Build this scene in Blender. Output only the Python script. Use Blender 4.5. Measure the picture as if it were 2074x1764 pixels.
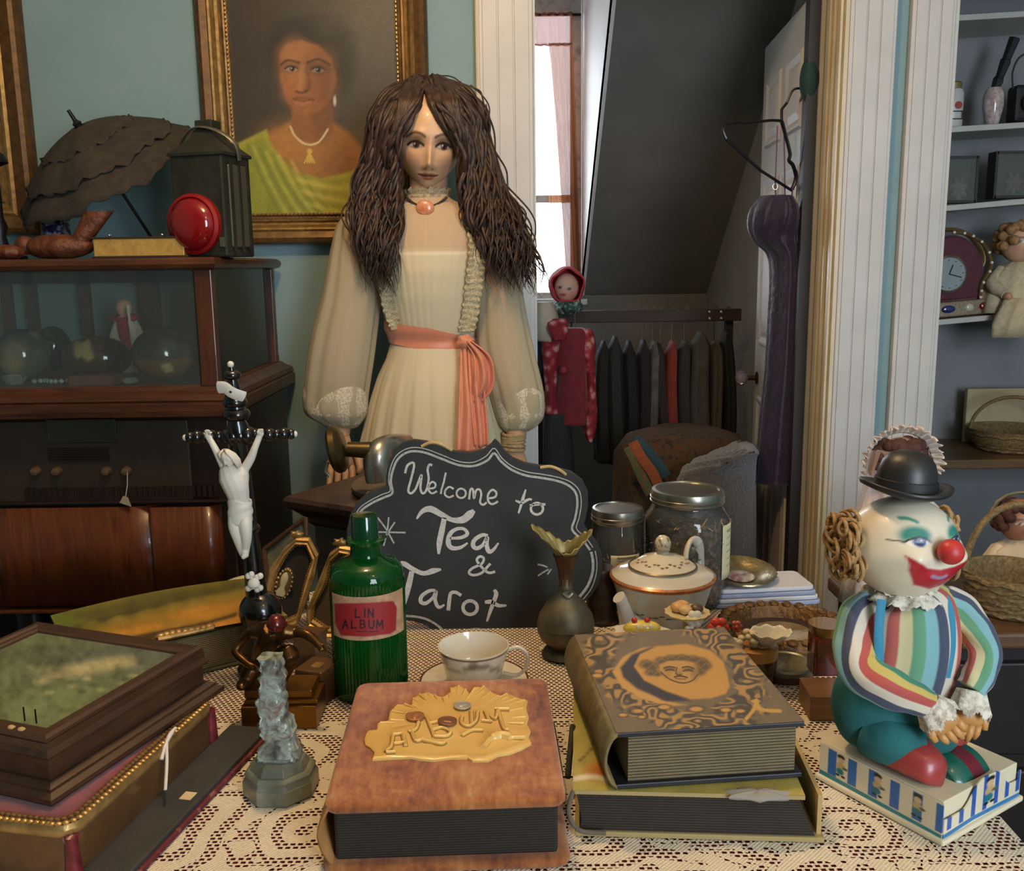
import bpy, math, random
import numpy as np
from mathutils import Vector, Matrix
random.seed(7)
RNG = np.random.default_rng(7)
for o in list(bpy.data.objects):
    bpy.data.objects.remove(o, do_unlink=True)
SC = bpy.context.scene
COL = SC.collection
PI = math.pi

# ------------------------------------------------------------------ camera
F_PX, CX, CY, CAM_Z = 1900.0, 1037.0, 882.0, 1.30
PITCH, ROLL = math.radians(10.2), math.radians(0.76)
_U = Vector((0, math.sin(PITCH), math.cos(PITCH)))
_Fw = Vector((0, math.cos(PITCH), -math.sin(PITCH)))
_R = Vector((math.cos(ROLL), 0, 0)) - math.sin(ROLL) * _U
_Up = Vector((math.sin(ROLL), 0, 0)) + math.cos(ROLL) * _U
cd = bpy.data.cameras.new('camera')
cd.sensor_width = 36.0
cd.lens = 36.0 * F_PX / 2074.0
cd.clip_start = 0.05
cam = bpy.data.objects.new('camera', cd)
COL.objects.link(cam)
cam.matrix_world = Matrix(((_R.x, _Up.x, -_Fw.x, 0), (_R.y, _Up.y, -_Fw.y, 0), (_R.z, _Up.z, -_Fw.z, CAM_Z), (0, 0, 0, 1)))
SC.camera = cam

# ------------------------------------------------------------------ world, lights, exposure
w = bpy.data.worlds.new('world')
SC.world = w
w.use_nodes = True
bg = w.node_tree.nodes['Background']
bg.inputs[0].default_value = (0.80, 0.89, 1.0, 1)      # bright overcast sky, seen through the windows only
bg.inputs[1].default_value = 20.0
SC.view_settings.view_transform = 'Standard'
SC.view_settings.look = 'None'
SC.view_settings.gamma = 1.0
SC.view_settings.use_curve_mapping = False
SC.view_settings.exposure = -0.28
SC.cycles.max_bounces = 7
SC.cycles.diffuse_bounces = 4
SC.cycles.glossy_bounces = 3
SC.cycles.transmission_bounces = 6
SC.cycles.transparent_max_bounces = 10

def lamp(name, kind, loc, power, color, size=0.1, aim=None, sy=None):
    l = bpy.data.lights.new(name, kind)
    l.energy = power
    l.color = color
    if kind == 'AREA':
        l.size = size
        if sy:
            l.shape = 'RECTANGLE'
            l.size_y = sy
    else:
        l.shadow_soft_size = size
    o = bpy.data.objects.new(name, l)
    COL.objects.link(o)
    o.location = loc
    if aim:
        o.rotation_euler = (Vector(aim) - Vector(loc)).to_track_quat('-Z', 'Y').to_euler()
    return o

WARM = (1.0, 0.66, 0.34)
lamp('ceiling_bulb', 'POINT', (-0.22, 1.22, 2.42), 46.0, WARM, 0.06)
lamp('ceiling_bulb_near', 'POINT', (0.55, 0.05, 2.38), 6.5, WARM, 0.06)
# light portals: they emit nothing themselves, they guide the sky's light through the two windows
for nm, loc, aim, sx, sy in (('attic_window_portal', (0.01, 4.72, 1.82), (0.01, 0, 1.82), 0.74, 1.46), ('room_window_portal', (1.25, -1.42, 1.55), (1.25, 3, 1.55), 0.96, 1.50)):
    o = lamp(nm, 'AREA', loc, 1.0, (1, 1, 1), sx, aim=aim, sy=sy)
    o.data.cycles.is_portal = True

# ------------------------------------------------------------------ helpers: pixels of the 2074x1764 frame to points in the place
def ray(px, py):
    px, py = float(px), float(py)
    return _Fw + _R * ((px - CX) / F_PX) - _Up * ((py - CY) / F_PX)
def at(px, py, Y):
    d = ray(px, py)
    return Vector((0, 0, CAM_Z)) + d * (float(Y) / d.y)
def on(px, py, z):
    d = ray(px, py)
    return Vector((0, 0, CAM_Z)) + d * ((z - CAM_Z) / d.z)
def project(P):
    P = np.asarray(P, float) - np.array([0, 0, CAM_Z])
    dz = P @ np.array(_Fw)
    return CX + F_PX * (P @ np.array(_R)) / dz, CY - F_PX * (P @ np.array(_Up)) / dz

def lin(c):
    if isinstance(c, str):
        c = c.lstrip('#')
        c = [int(c[i:i + 2], 16) / 255 for i in (0, 2, 4)]
        return tuple(x / 12.92 if x <= 0.04045 else ((x + 0.055) / 1.055) ** 2.4 for x in c)
    return tuple(c[:3])

# ------------------------------------------------------------------ node maths
class S:
    def __init__(s, nt, k): s.nt, s.k = nt, k
    def _m(s, op, *a):
        n = s.nt.nodes.new('ShaderNodeMath'); n.operation = op
        for i, x in enumerate((s,) + a):
            if isinstance(x, S): s.nt.links.new(x.k, n.inputs[i])
            else: n.inputs[i].default_value = x
        return S(s.nt, n.outputs[0])
    def __add__(s, o): return s._m('ADD', o)
    __radd__ = __add__
    def __sub__(s, o): return s._m('SUBTRACT', o)
    def __mul__(s, o): return s._m('MULTIPLY', o)
    __rmul__ = __mul__
    def __truediv__(s, o): return s._m('DIVIDE', o)
    def __gt__(s, o): return s._m('GREATER_THAN', o)
    def __lt__(s, o): return s._m('LESS_THAN', o)
    def sin(s): return s._m('SINE')
    def frac(s): return s._m('FRACT')
    def floor(s): return s._m('FLOOR')
    def abs(s): return s._m('ABSOLUTE')
    def sqrt(s): return s._m('SQRT')
    def atan2(s, o): return s._m('ARCTAN2', o)
    def mx(s, o): return s._m('MAXIMUM', o)
    def mn(s, o): return s._m('MINIMUM', o)

MATS = {}
def newmat(name):
    m = bpy.data.materials.new(name)
    m.use_nodes = True
    nt = m.node_tree
    return m, nt, nt.nodes['Principled BSDF']
def coords(nt, kind='Object'):
    return nt.nodes.new('ShaderNodeTexCoord').outputs[kind]
def xyz(nt, vec):
    n = nt.nodes.new('ShaderNodeSeparateXYZ'); nt.links.new(vec, n.inputs[0])
    return [S(nt, n.outputs[i]) for i in range(3)]
def nz(nt, vec, scale, detail=3.0, rough=0.55, dist=0.0, color=False):
    n = nt.nodes.new('ShaderNodeTexNoise')
    if vec is not None: nt.links.new(vec, n.inputs['Vector'])
    n.inputs['Scale'].default_value = scale
    n.inputs['Detail'].default_value = detail
    n.inputs['Roughness'].default_value = rough
    n.inputs['Distortion'].default_value = dist
    return n.outputs['Color'] if color else S(nt, n.outputs['Fac'])
def ramp(nt, s, stops):
    n = nt.nodes.new('ShaderNodeValToRGB')
    nt.links.new(s.k, n.inputs[0])
    e = n.color_ramp.elements
    while len(e) < len(stops): e.new(0.5)
    for i, (p, c) in enumerate(stops):
        e[i].position = p; e[i].color = (*lin(c), 1)
    return n.outputs[0]
def mixc(nt, f, a, b):
    n = nt.nodes.new('ShaderNodeMix'); n.data_type = 'RGBA'
    if isinstance(f, S): nt.links.new(f.k, n.inputs[0])
    else: n.inputs[0].default_value = f
    for i, c in ((6, a), (7, b)):
        if isinstance(c, bpy.types.NodeSocket): nt.links.new(c, n.inputs[i])
        else: n.inputs[i].default_value = (*lin(c), 1)
    return n.outputs[2]
def bump(nt, bs, h, strength, dist=0.002):
    b = nt.nodes.new('ShaderNodeBump')
    nt.links.new(h.k, b.inputs['Height'])
    b.inputs['Strength'].default_value = strength
    b.inputs['Distance'].default_value = dist
    nt.links.new(b.outputs[0], bs.inputs['Normal'])

def P(name, c, rough=0.5, metal=0.0, c2=None, ns=30.0, bs=None, bstr=0.3, coat=0.0, spec=None, sss=0.0, trans=0.0, ior=None, alpha=1.0, sheen=0.0, bd=0.002, lo=0.35, hi=0.7, emit=None, transl=0.0):
    """one procedural material: colour (mottled to c2), gloss, fine relief"""
    if name in MATS: return MATS[name]
    m, nt, b = newmat(name)
    v = coords(nt)
    if c2 is None:
        b.inputs['Base Color'].default_value = (*lin(c), 1)
    else:
        nt.links.new(ramp(nt, nz(nt, v, ns, 4), [(lo, c), (hi, c2)]), b.inputs['Base Color'])
    b.inputs['Roughness'].default_value = rough
    b.inputs['Metallic'].default_value = metal
    b.inputs['Coat Weight'].default_value = coat
    if spec is not None: b.inputs['Specular IOR Level'].default_value = spec
    if trans: b.inputs['Transmission Weight'].default_value = trans
    if ior: b.inputs['IOR'].default_value = ior
    if sheen: b.inputs['Sheen Weight'].default_value = sheen
    if alpha < 1: b.inputs['Alpha'].default_value = alpha
    if emit:
        b.inputs['Emission Color'].default_value = (*lin(emit[0]), 1)
        b.inputs['Emission Strength'].default_value = emit[1]
    if bs: bump(nt, b, nz(nt, v, bs, 5), bstr, bd)
    if transl:
        t = nt.nodes.new('ShaderNodeBsdfTranslucent'); t.inputs[0].default_value = (*lin(c), 1)
        mx = nt.nodes.new('ShaderNodeMixShader'); mx.inputs[0].default_value = transl
        out = nt.nodes['Material Output']
        nt.links.new(b.outputs[0], mx.inputs[1]); nt.links.new(t.outputs[0], mx.inputs[2]); nt.links.new(mx.outputs[0], out.inputs[0])
    MATS[name] = m
    return m

def wood(name, c1, c2, axis='X', scale=18.0, rough=0.4, coat=0.15, stretch=9.0, bstr=0.15):
    if name in MATS: return MATS[name]
    m, nt, b = newmat(name)
    mp = nt.nodes.new('ShaderNodeMapping')
    nt.links.new(coords(nt), mp.inputs[0])
    sc = [scale * stretch / 3] * 3
    sc['XYZ'.index(axis)] = scale / 3
    mp.inputs['Scale'].default_value = sc
    g = nz(nt, mp.outputs[0], 1.0, 6, 0.6, 1.2)
    big = nz(nt, coords(nt), scale * 0.25, 2)
    k = (g * 0.75 + big * 0.35)
    nt.links.new(ramp(nt, k, [(0.36, c1), (0.68, c2)]), b.inputs['Base Color'])
    b.inputs['Roughness'].default_value = rough
    b.inputs['Coat Weight'].default_value = coat
    bump(nt, b, g, bstr, 0.001)
    MATS[name] = m
    return m

def VC(name, rough=0.5, coat=0.0, sheen=0.0, bs=None, bstr=0.2, metal=0.0, bd=0.002, spec=None):
    """colour comes from the mesh's own print (colour attribute 'Col')"""
    if name in MATS: return MATS[name]
    m, nt, b = newmat(name)
    a = nt.nodes.new('ShaderNodeVertexColor'); a.layer_name = 'Col'
    nt.links.new(a.outputs[0], b.inputs['Base Color'])
    b.inputs['Roughness'].default_value = rough
    b.inputs['Coat Weight'].default_value = coat
    b.inputs['Metallic'].default_value = metal
    if sheen: b.inputs['Sheen Weight'].default_value = sheen
    if spec is not None: b.inputs['Specular IOR Level'].default_value = spec
    if bs: bump(nt, b, nz(nt, coords(nt), bs, 4), bstr, bd)
    MATS[name] = m
    return m

def sheer(name, c, opacity=0.7, rough=0.8):
    """thin woven cloth: part of the light passes straight through, part is scattered"""
    if name in MATS: return MATS[name]
    m, nt, b = newmat(name)
    b.inputs['Base Color'].default_value = (*lin(c), 1)
    b.inputs['Roughness'].default_value = rough
    t = nt.nodes.new('ShaderNodeBsdfTranslucent'); t.inputs[0].default_value = (*lin(c), 1)
    tr = nt.nodes.new('ShaderNodeBsdfTransparent')
    a = nt.nodes.new('ShaderNodeMixShader'); a.inputs[0].default_value = 0.35
    q = nt.nodes.new('ShaderNodeMixShader'); q.inputs[0].default_value = opacity
    nt.links.new(b.outputs[0], a.inputs[1]); nt.links.new(t.outputs[0], a.inputs[2])
    nt.links.new(tr.outputs[0], q.inputs[1]); nt.links.new(a.outputs[0], q.inputs[2])
    nt.links.new(q.outputs[0], nt.nodes['Material Output'].inputs[0])
    MATS[name] = m
    return m

def glassy(name, c, rough=0.03, opacity=0.12):
    """thin pane or thin vessel wall: mostly see-through with a glossy surface"""
    if name in MATS: return MATS[name]
    m, nt, b = newmat(name)
    b.inputs['Base Color'].default_value = (*lin(c), 1)
    b.inputs['Roughness'].default_value = rough
    tr = nt.nodes.new('ShaderNodeBsdfTransparent'); tr.inputs[0].default_value = (*[0.5 + 0.5 * x for x in lin(c)], 1)
    gl = nt.nodes.new('ShaderNodeBsdfGlossy'); gl.inputs['Roughness'].default_value = rough
    fr = nt.nodes.new('ShaderNodeFresnel'); fr.inputs[0].default_value = 1.5
    a = nt.nodes.new('ShaderNodeMixShader'); a.inputs[0].default_value = opacity
    q = nt.nodes.new('ShaderNodeMixShader')
    nt.links.new(fr.outputs[0], q.inputs[0])
    nt.links.new(tr.outputs[0], a.inputs[1]); nt.links.new(b.outputs[0], a.inputs[2])
    nt.links.new(a.outputs[0], q.inputs[1]); nt.links.new(gl.outputs[0], q.inputs[2])
    nt.links.new(q.outputs[0], nt.nodes['Material Output'].inputs[0])
    MATS[name] = m
    return m

# ------------------------------------------------------------------ mesh building
def catmull(pts, n=8, closed=False):
    P_ = [np.asarray(p, float) for p in pts]
    if len(P_) < 3 and not closed:
        return [P_[0] + (P_[-1] - P_[0]) * t for t in np.linspace(0, 1, n + 1)]
    out = []
    L = len(P_)
    rng = range(L if closed else L - 1)
    for i in rng:
        g = (lambda k: P_[k % L]) if closed else (lambda k: P_[min(max(k, 0), L - 1)])
        a, b, c, d = g(i - 1), g(i), g(i + 1), g(i + 2)
        for t in np.arange(n) / n:
            out.append(0.5 * ((2 * b) + (-a + c) * t + (2 * a - 5 * b + 4 * c - d) * t * t + (-a + 3 * b - 3 * c + d) * t ** 3))
    if not closed: out.append(P_[-1])
    return out

class G:
    """collects vertices and faces of one mesh"""
    def __init__(s): s.v, s.f = [], []
    def add(s, V, Fc, M=None):
        n = len(s.v)
        for p in V:
            p = Vector(p)
            s.v.append(tuple(M @ p) if M is not None else tuple(p))
        s.f += [tuple(i + n for i in q) for q in Fc]
        return s
    def box(s, c, d, M=None):
        x, y, z = [k / 2 for k in d]
        V = [(c[0] + i * x, c[1] + j * y, c[2] + k * z) for i in (-1, 1) for j in (-1, 1) for k in (-1, 1)]
        return s.add(V, [(0, 1, 3, 2), (4, 6, 7, 5), (0, 4, 5, 1), (2, 3, 7, 6), (0, 2, 6, 4), (1, 5, 7, 3)], M)
    def grid(s, rows, cu=False, cv=False, M=None, cap=False):
        """rows: list of rings of points; cu closes around the ring"""
        nr, nc = len(rows), len(rows[0])
        V = [p for r in rows for p in r]
        Fc = []
        for i in range(nr - (0 if cv else 1)):
            for j in range(nc - (0 if cu else 1)):
                a, b = i * nc + j, i * nc + (j + 1) % nc
                i2 = (i + 1) % nr
                Fc.append((a, b, i2 * nc + (j + 1) % nc, i2 * nc + j))
        if cap:
            Fc.append(tuple(range(nc - 1, -1, -1)))
            Fc.append(tuple((nr - 1) * nc + j for j in range(nc)))
        return s.add(V, Fc, M)
    def lathe(s, prof, n=32, c=(0, 0, 0), M=None, mod=None, cap=True):
        rows = []
        for r, z in prof:
            ring = []
            for j in range(n):
                a = 2 * PI * j / n
                k = mod(a, r, z) if mod else 1.0
                ring.append((c[0] + r * k * math.cos(a), c[1] + r * k * math.sin(a), c[2] + z))
            rows.append(ring)
        return s.grid(rows, cu=True, M=M, cap=cap)
    def loft(s, secs, n=40, M=None, mod=None, cap=True):
        """secs: (z, half width, half depth, cx, cy)"""
        rows = []
        for q in secs:
            z, a, b = q[:3]
            cx, cy = (q[3], q[4]) if len(q) > 4 else (0, 0)
            ring = []
            for j in range(n):
                t = 2 * PI * j / n
                k = mod(t, z) if mod else 1.0
                ring.append((cx + a * k * math.cos(t), cy + b * k * math.sin(t), z))
            rows.append(ring)
        return s.grid(rows, cu=True, M=M, cap=cap)
    def tube(s, pts, r, n=8, M=None, flat=1.0, up=(0, 0, 1), closed=False):
        pts = [Vector(p) for p in pts]
        L = len(pts)
        rr = r if hasattr(r, '__len__') else [r] * L
        rows = []
        nrm = None
        for i, p in enumerate(pts):
            if closed: t = pts[(i + 1) % L] - pts[i - 1]
            else: t = pts[min(i + 1, L - 1)] - pts[max(i - 1, 0)]
            if t.length < 1e-9: t = Vector((0, 0, 1))
            t.normalize()
            if nrm is None:
                u = Vector(up)
                if abs(u.dot(t)) > 0.95: u = Vector((1, 0, 0))
                nrm = (u - t * u.dot(t)).normalized()
            else:
                nrm = (nrm - t * nrm.dot(t))
                nrm = nrm.normalized() if nrm.length > 1e-6 else Vector((1, 0, 0))
            b = t.cross(nrm)
            rows.append([p + (nrm * math.cos(2 * PI * j / n) * flat + b * math.sin(2 * PI * j / n)) * rr[i] for j in range(n)])
        return s.grid(rows, cu=True, cv=closed, M=M, cap=not closed)
    def ell(s, c, r, nu=20, nv=12, M=None, f=None):
        rows = []
        for i in range(nv + 1):
            ph = -PI / 2 + PI * i / nv
            ph = max(min(ph, PI / 2 - 1e-3), -PI / 2 + 1e-3)
            ring = []
            for j in range(nu):
                t = 2 * PI * j / nu
                d = (math.cos(ph) * math.cos(t), math.cos(ph) * math.sin(t), math.sin(ph))
                k = f(d) if f else 1.0
                ring.append((c[0] + r[0] * d[0] * k, c[1] + r[1] * d[1] * k, c[2] + r[2] * d[2] * k))
            rows.append(ring)
        return s.grid(rows, cu=True, M=M, cap=True)
    def prism(s, poly, z0, z1, M=None):
        """poly in xy, extruded along z"""
        n = len(poly)
        V = [(p[0], p[1], z0) for p in poly] + [(p[0], p[1], z1) for p in poly]
        Fc = [tuple(range(n - 1, -1, -1)), tuple(range(n, 2 * n))]
        Fc += [(i, (i + 1) % n, n + (i + 1) % n, n + i) for i in range(n)]
        return s.add(V, Fc, M)
    def ribbon(s, pts, width, nrm, thick=0.0006, M=None):
        """flat band along a path lying in the plane with normal nrm"""
        pts = [Vector(p) for p in pts]
        nv = Vector(nrm).normalized()
        L = len(pts)
        ww = width if hasattr(width, '__len__') else [width] * L
        rows = []
        for i, p in enumerate(pts):
            t = (pts[min(i + 1, L - 1)] - pts[max(i - 1, 0)])
            t = t.normalized() if t.length > 1e-9 else Vector((1, 0, 0))
            b = t.cross(nv) * ww[i] / 2
            rows.append([p - b, p + b, p + b + nv * thick, p - b + nv * thick])
        return s.grid(rows, cu=True, M=M, cap=True)
    def obj(s, name, mat, parent=None, smooth=True, loc=None, rot=None, bev=0.0, cols=None, solid=0.0, sub=0):
        me = bpy.data.meshes.new(name)
        me.from_pydata([tuple(p) for p in s.v], [], s.f)
        me.update()
        if smooth:
            me.polygons.foreach_set('use_smooth', [True] * len(me.polygons))
            if smooth != 'all':
                try: me.set_sharp_from_angle(angle=math.radians(40))
                except Exception: pass
        if cols is not None:
            a = me.color_attributes.new('Col', 'FLOAT_COLOR', 'POINT')
            c = np.ones((len(s.v), 4), np.float32); c[:, :3] = cols
            a.data.foreach_set('color', c.ravel())
        me.materials.append(mat)
        o = bpy.data.objects.new(name, me)
        COL.objects.link(o)
        if parent is not None: o.parent = parent
        if loc is not None: o.location = loc
        if rot is not None: o.rotation_euler = rot
        if solid:
            q = o.modifiers.new('thick', 'SOLIDIFY'); q.thickness = solid; q.offset = 0
        if bev:
            q = o.modifiers.new('bevel', 'BEVEL'); q.width = bev; q.segments = 2; q.limit_method = 'ANGLE'; q.angle_limit = math.radians(35)
        if sub:
            q = o.modifiers.new('sub', 'SUBSURF'); q.levels = sub; q.render_levels = sub
        return o
    def A(s): return np.array(s.v)

def thing(name, label, cat, loc=(0, 0, 0), rz=0.0, group=None, rot=None):
    o = bpy.data.objects.new(name, None)
    o.empty_display_size = 0.02
    COL.objects.link(o)
    o.location = loc
    o.rotation_euler = rot if rot else (0, 0, rz)
    o['label'] = label; o['category'] = cat
    if group: o['group'] = group
    return o
def tag(o, label, cat, group=None):
    o['label'] = label; o['category'] = cat
    if group: o['group'] = group
    return o
def struct(o):
    o['kind'] = 'structure'; return o
def stuff(o):
    o['kind'] = 'stuff'; return o
def rotM(rx=0, ry=0, rz=0, loc=(0, 0, 0)):
    from mathutils import Euler
    return Matrix.Translation(loc) @ Euler((rx, ry, rz)).to_matrix().to_4x4()
def copyobj(o, parent=None, loc=None, rot=None, scale=None):
    c = o.copy(); COL.objects.link(c)
    if parent is not None: c.parent = parent
    if loc is not None: c.location = loc
    if rot is not None: c.rotation_euler = rot
    if scale is not None: c.scale = scale
    return c

# soft 2-D brushes for printed pictures (numpy)
def sst(a, b, x):
    t = np.clip((x - a) / (b - a + 1e-12), 0, 1); return t * t * (3 - 2 * t)
def vnoise(x, y, seed=0):
    xi, yi = np.floor(x).astype(int), np.floor(y).astype(int)
    fx, fy = x - xi, y - yi
    fx, fy = fx * fx * (3 - 2 * fx), fy * fy * (3 - 2 * fy)
    def h(a, b):
        n = (a * 374761393 + b * 668265263 + seed * 974711) & 0x7fffffff
        n = ((n ^ (n >> 13)) * 1274126177) & 0x7fffffff
        return ((n ^ (n >> 16)) & 0xffff) / 65535.0
    return (h(xi, yi) * (1 - fx) + h(xi + 1, yi) * fx) * (1 - fy) + (h(xi, yi + 1) * (1 - fx) + h(xi + 1, yi + 1) * fx) * fy
def fbm(x, y, seed=0, o=4):
    s, a = 0, 0.5
    for k in range(o):
        s = s + a * vnoise(x * 2 ** k, y * 2 ** k, seed + k); a *= 0.5
    return s
class Paint:
    def __init__(s, x, y, base):
        s.x, s.y = np.asarray(x, float), np.asarray(y, float)
        s.c = np.tile(np.array(lin(base)), (len(s.x), 1)).astype(float)
    def mask(s, m, col, a=1.0):
        m = np.clip(m, 0, 1)[:, None] * a
        s.c = s.c * (1 - m) + np.array(lin(col)) * m; return s
    def ell(s, cx, cy, rx, ry, col, soft=0.3, rot=0, a=1.0):
        dx, dy = s.x - cx, s.y - cy
        c, q = math.cos(rot), math.sin(rot)
        d = np.sqrt(((dx * c + dy * q) / rx) ** 2 + ((-dx * q + dy * c) / ry) ** 2)
        return s.mask(1 - sst(1 - soft, 1 + soft, d), col, a)
    def line(s, pts, wd, col, soft=0.5, a=1.0):
        best = np.full(len(s.x), 1e9)
        pts = catmull([np.array(p, float) for p in pts], 5) if len(pts) > 2 else [np.array(p, float) for p in pts]
        for p, q in zip(pts[:-1], pts[1:]):
            d = q - p; L = d @ d + 1e-9
            t = np.clip(((s.x - p[0]) * d[0] + (s.y - p[1]) * d[1]) / L, 0, 1)
            best = np.minimum(best, np.hypot(s.x - p[0] - t * d[0], s.y - p[1] - t * d[1]))
        return s.mask(1 - sst(wd * (1 - soft), wd * (1 + soft), best), col, a)
    def poly(s, pts, col, soft=3.0, a=1.0):
        pts = [np.array(p, float) for p in pts]
        inside = np.zeros(len(s.x), bool); best = np.full(len(s.x), 1e9)
        for p, q in zip(pts, pts[1:] + pts[:1]):
            cond = ((p[1] > s.y) != (q[1] > s.y))
            xx = (q[0] - p[0]) * (s.y - p[1]) / (q[1] - p[1] + 1e-12) + p[0]
            inside ^= cond & (s.x < xx)
            d = q - p; L = d @ d + 1e-9
            t = np.clip(((s.x - p[0]) * d[0] + (s.y - p[1]) * d[1]) / L, 0, 1)
            best = np.minimum(best, np.hypot(s.x - p[0] - t * d[0], s.y - p[1] - t * d[1]))
        sd = np.where(inside, best, -best)
        return s.mask(sst(-soft, soft, sd), col, a)
    def mottle(s, amt, sc, seed=0):
        s.c = s.c * (1 + amt * (fbm(s.x * sc, s.y * sc, seed) - 0.47) * 2)[:, None]; return s

def picture(name, origin, ux, uy, nu, nv, paint, mat, parent=None, off=None):
    """a flat printed or painted sheet spanned by two edges; paint(px,py)->Paint in frame pixels of its points"""
    o, ux, uy = np.array(origin), np.array(ux), np.array(uy)
    g = G()
    rows = [[tuple(o + ux * (i / nu) + uy * (j / nv)) for i in range(nu + 1)] for j in range(nv + 1)]
    g.grid(rows)
    W = g.A()
    px, py = project(W)
    cols = paint(px, py).c
    ob = g.obj(name, mat, None, smooth=False, cols=cols)
    if parent is not None:
        bpy.context.view_layer.update()
        ob.parent = parent
        ob.matrix_parent_inverse = parent.matrix_world.inverted()
    return ob
def adopt(ob, parent):
    """parent an object whose vertices are already in world coordinates"""
    bpy.context.view_layer.update()
    ob.parent = parent
    ob.matrix_parent_inverse = parent.matrix_world.inverted()
    return ob
T = 0.78          # height of the table top
# ================================================================== THE ROOM
teal = P('teal_wall_paint', '#7b999e', 0.75, c2='#839fa3', ns=6, bs=60, bstr=0.12)
white = P('white_gloss_paint', '#c3c1bd', 0.45, c2='#cccac6', ns=8, bs=25, bstr=0.05)
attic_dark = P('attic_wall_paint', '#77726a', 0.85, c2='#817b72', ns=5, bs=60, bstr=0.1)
WY = 2.55
def slab(name, x0, x1, y0, y1, z0, z1, m, bev=0.0):
    g = G().box(((x0 + x1) / 2, (y0 + y1) / 2, (z0 + z1) / 2), (x1 - x0, y1 - y0, z1 - z0))
    return g.obj(name, m, None, smooth=False, bev=bev)
struct(slab('wall_back', -2.2, 0.066, WY, WY + 0.12, 0, 2.6, teal))
struct(slab('wall_between', 0.870, 1.145, WY, WY + 0.12, 0, 2.6, teal))
struct(slab('wall_over_doors', 0.066, 0.870, WY, WY + 0.12, 2.10, 2.6, teal))
struct(slab('wall_over_closet', 1.145, 2.3, WY, WY + 0.12, 2.10, 2.6, teal))
struct(slab('wall_left', -2.3, -2.2, -1.5, WY + 0.12, 0, 2.6, teal))
struct(slab('wall_right', 2.3, 2.4, -1.5, 3.3, 0, 2.6, teal))
struct(slab('wall_rear_left', -2.3, 0.78, -1.5, -1.4, 0, 2.6, teal))
struct(slab('wall_rear_right', 1.72, 2.4, -1.5, -1.4, 0, 2.6, teal))
struct(slab('wall_rear_sill', 0.60, 1.90, -1.5, -1.4, 0, 0.80, teal))
struct(slab('wall_rear_lintel', 0.60, 1.90, -1.5, -1.4, 2.30, 2.6, teal))
floor_m = wood('floor_boards', '#2c1c12', '#4a3020', 'Y', 10, 0.45)
fl = struct(slab('floor', -2.3, 2.4, -1.5, 5.0, -0.03, -0.004, P('floor_under', '#1d130c', 0.8)))
plank = G().box((0, 0, -0.004), (0.118, 6.4, 0.008)).obj('plank', floor_m, fl, smooth=False, loc=(-2.24, 1.8, 0), bev=0.0015)
for k in range(1, 39):
    copyobj(plank, fl, (-2.24 + 0.12 * k, 1.8, 0))
struct(slab('ceiling', -2.3, 2.4, -1.5, 2.67, 2.6, 2.66, P('ceiling_paint', '#d8d2c4', 0.9)))

def casing(name, x0, x1):
    """fluted flat door casing"""
    o = struct(slab(name, x0, x1, WY - 0.022, WY - 0.001, 0.0, 2.10, white, 0.003))
    n = 3
    wd = (x1 - x0 - 0.016) / n
    for i in range(n):
        G().box((x0 + 0.008 + wd * (i + 0.5), WY - 0.0235, 1.05), (wd - 0.004, 0.005, 2.08)).obj('fluting', white, o, smooth=False, bev=0.0015)
    return o
t1 = casing('trim_1', -0.072, 0.066)
G().tube([(-0.074, WY - 0.02, 2.09), (-0.075, WY - 0.022, 1.62)], 0.006, 8).obj('edge_bead', P('aged_white_bead', '#cfc5ae', 0.5), t1)
G().tube(catmull([(-0.085, WY - 0.03, 1.615), (-0.07, WY - 0.04, 1.61), (-0.062, WY - 0.036, 1.616), (-0.066, WY - 0.03, 1.624)], 5), 0.0025, 6).obj('cord_hook', P('dark_iron', '#221d19', 0.5, 0.7), t1)
casing('trim_2', 0.873, 0.993)
casing('trim_3', 1.030, 1.142)
struct(slab('trim_4', -0.072, 0.993, WY - 0.022, WY - 0.001, 2.10, 2.22, white, 0.003))
# moulded jamb of the doorway
jamb_m = P('jamb_paint', '#cdbf9f', 0.4, c2='#d6caaf', ns=9)
jb = struct(slab('trim_5', 0.862, 0.872, WY - 0.02, WY + 0.125, 0, 2.10, jamb_m))
for y, wdt in ((WY + 0.005, 0.018), (WY + 0.05, 0.012), (WY + 0.095, 0.03)):
    G().box((0.858, y, 1.05), (0.008, wdt, 2.1)).obj('jamb_bead', jamb_m, jb, smooth=False, bev=0.002)
struct(slab('trim_6', 0.066, 0.072, WY - 0.01, WY + 0.125, 0, 2.10, white))
struct(slab('trim_7', 1.142, 1.150, WY - 0.02, WY + 0.125, 0, 2.10, white))

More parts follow.
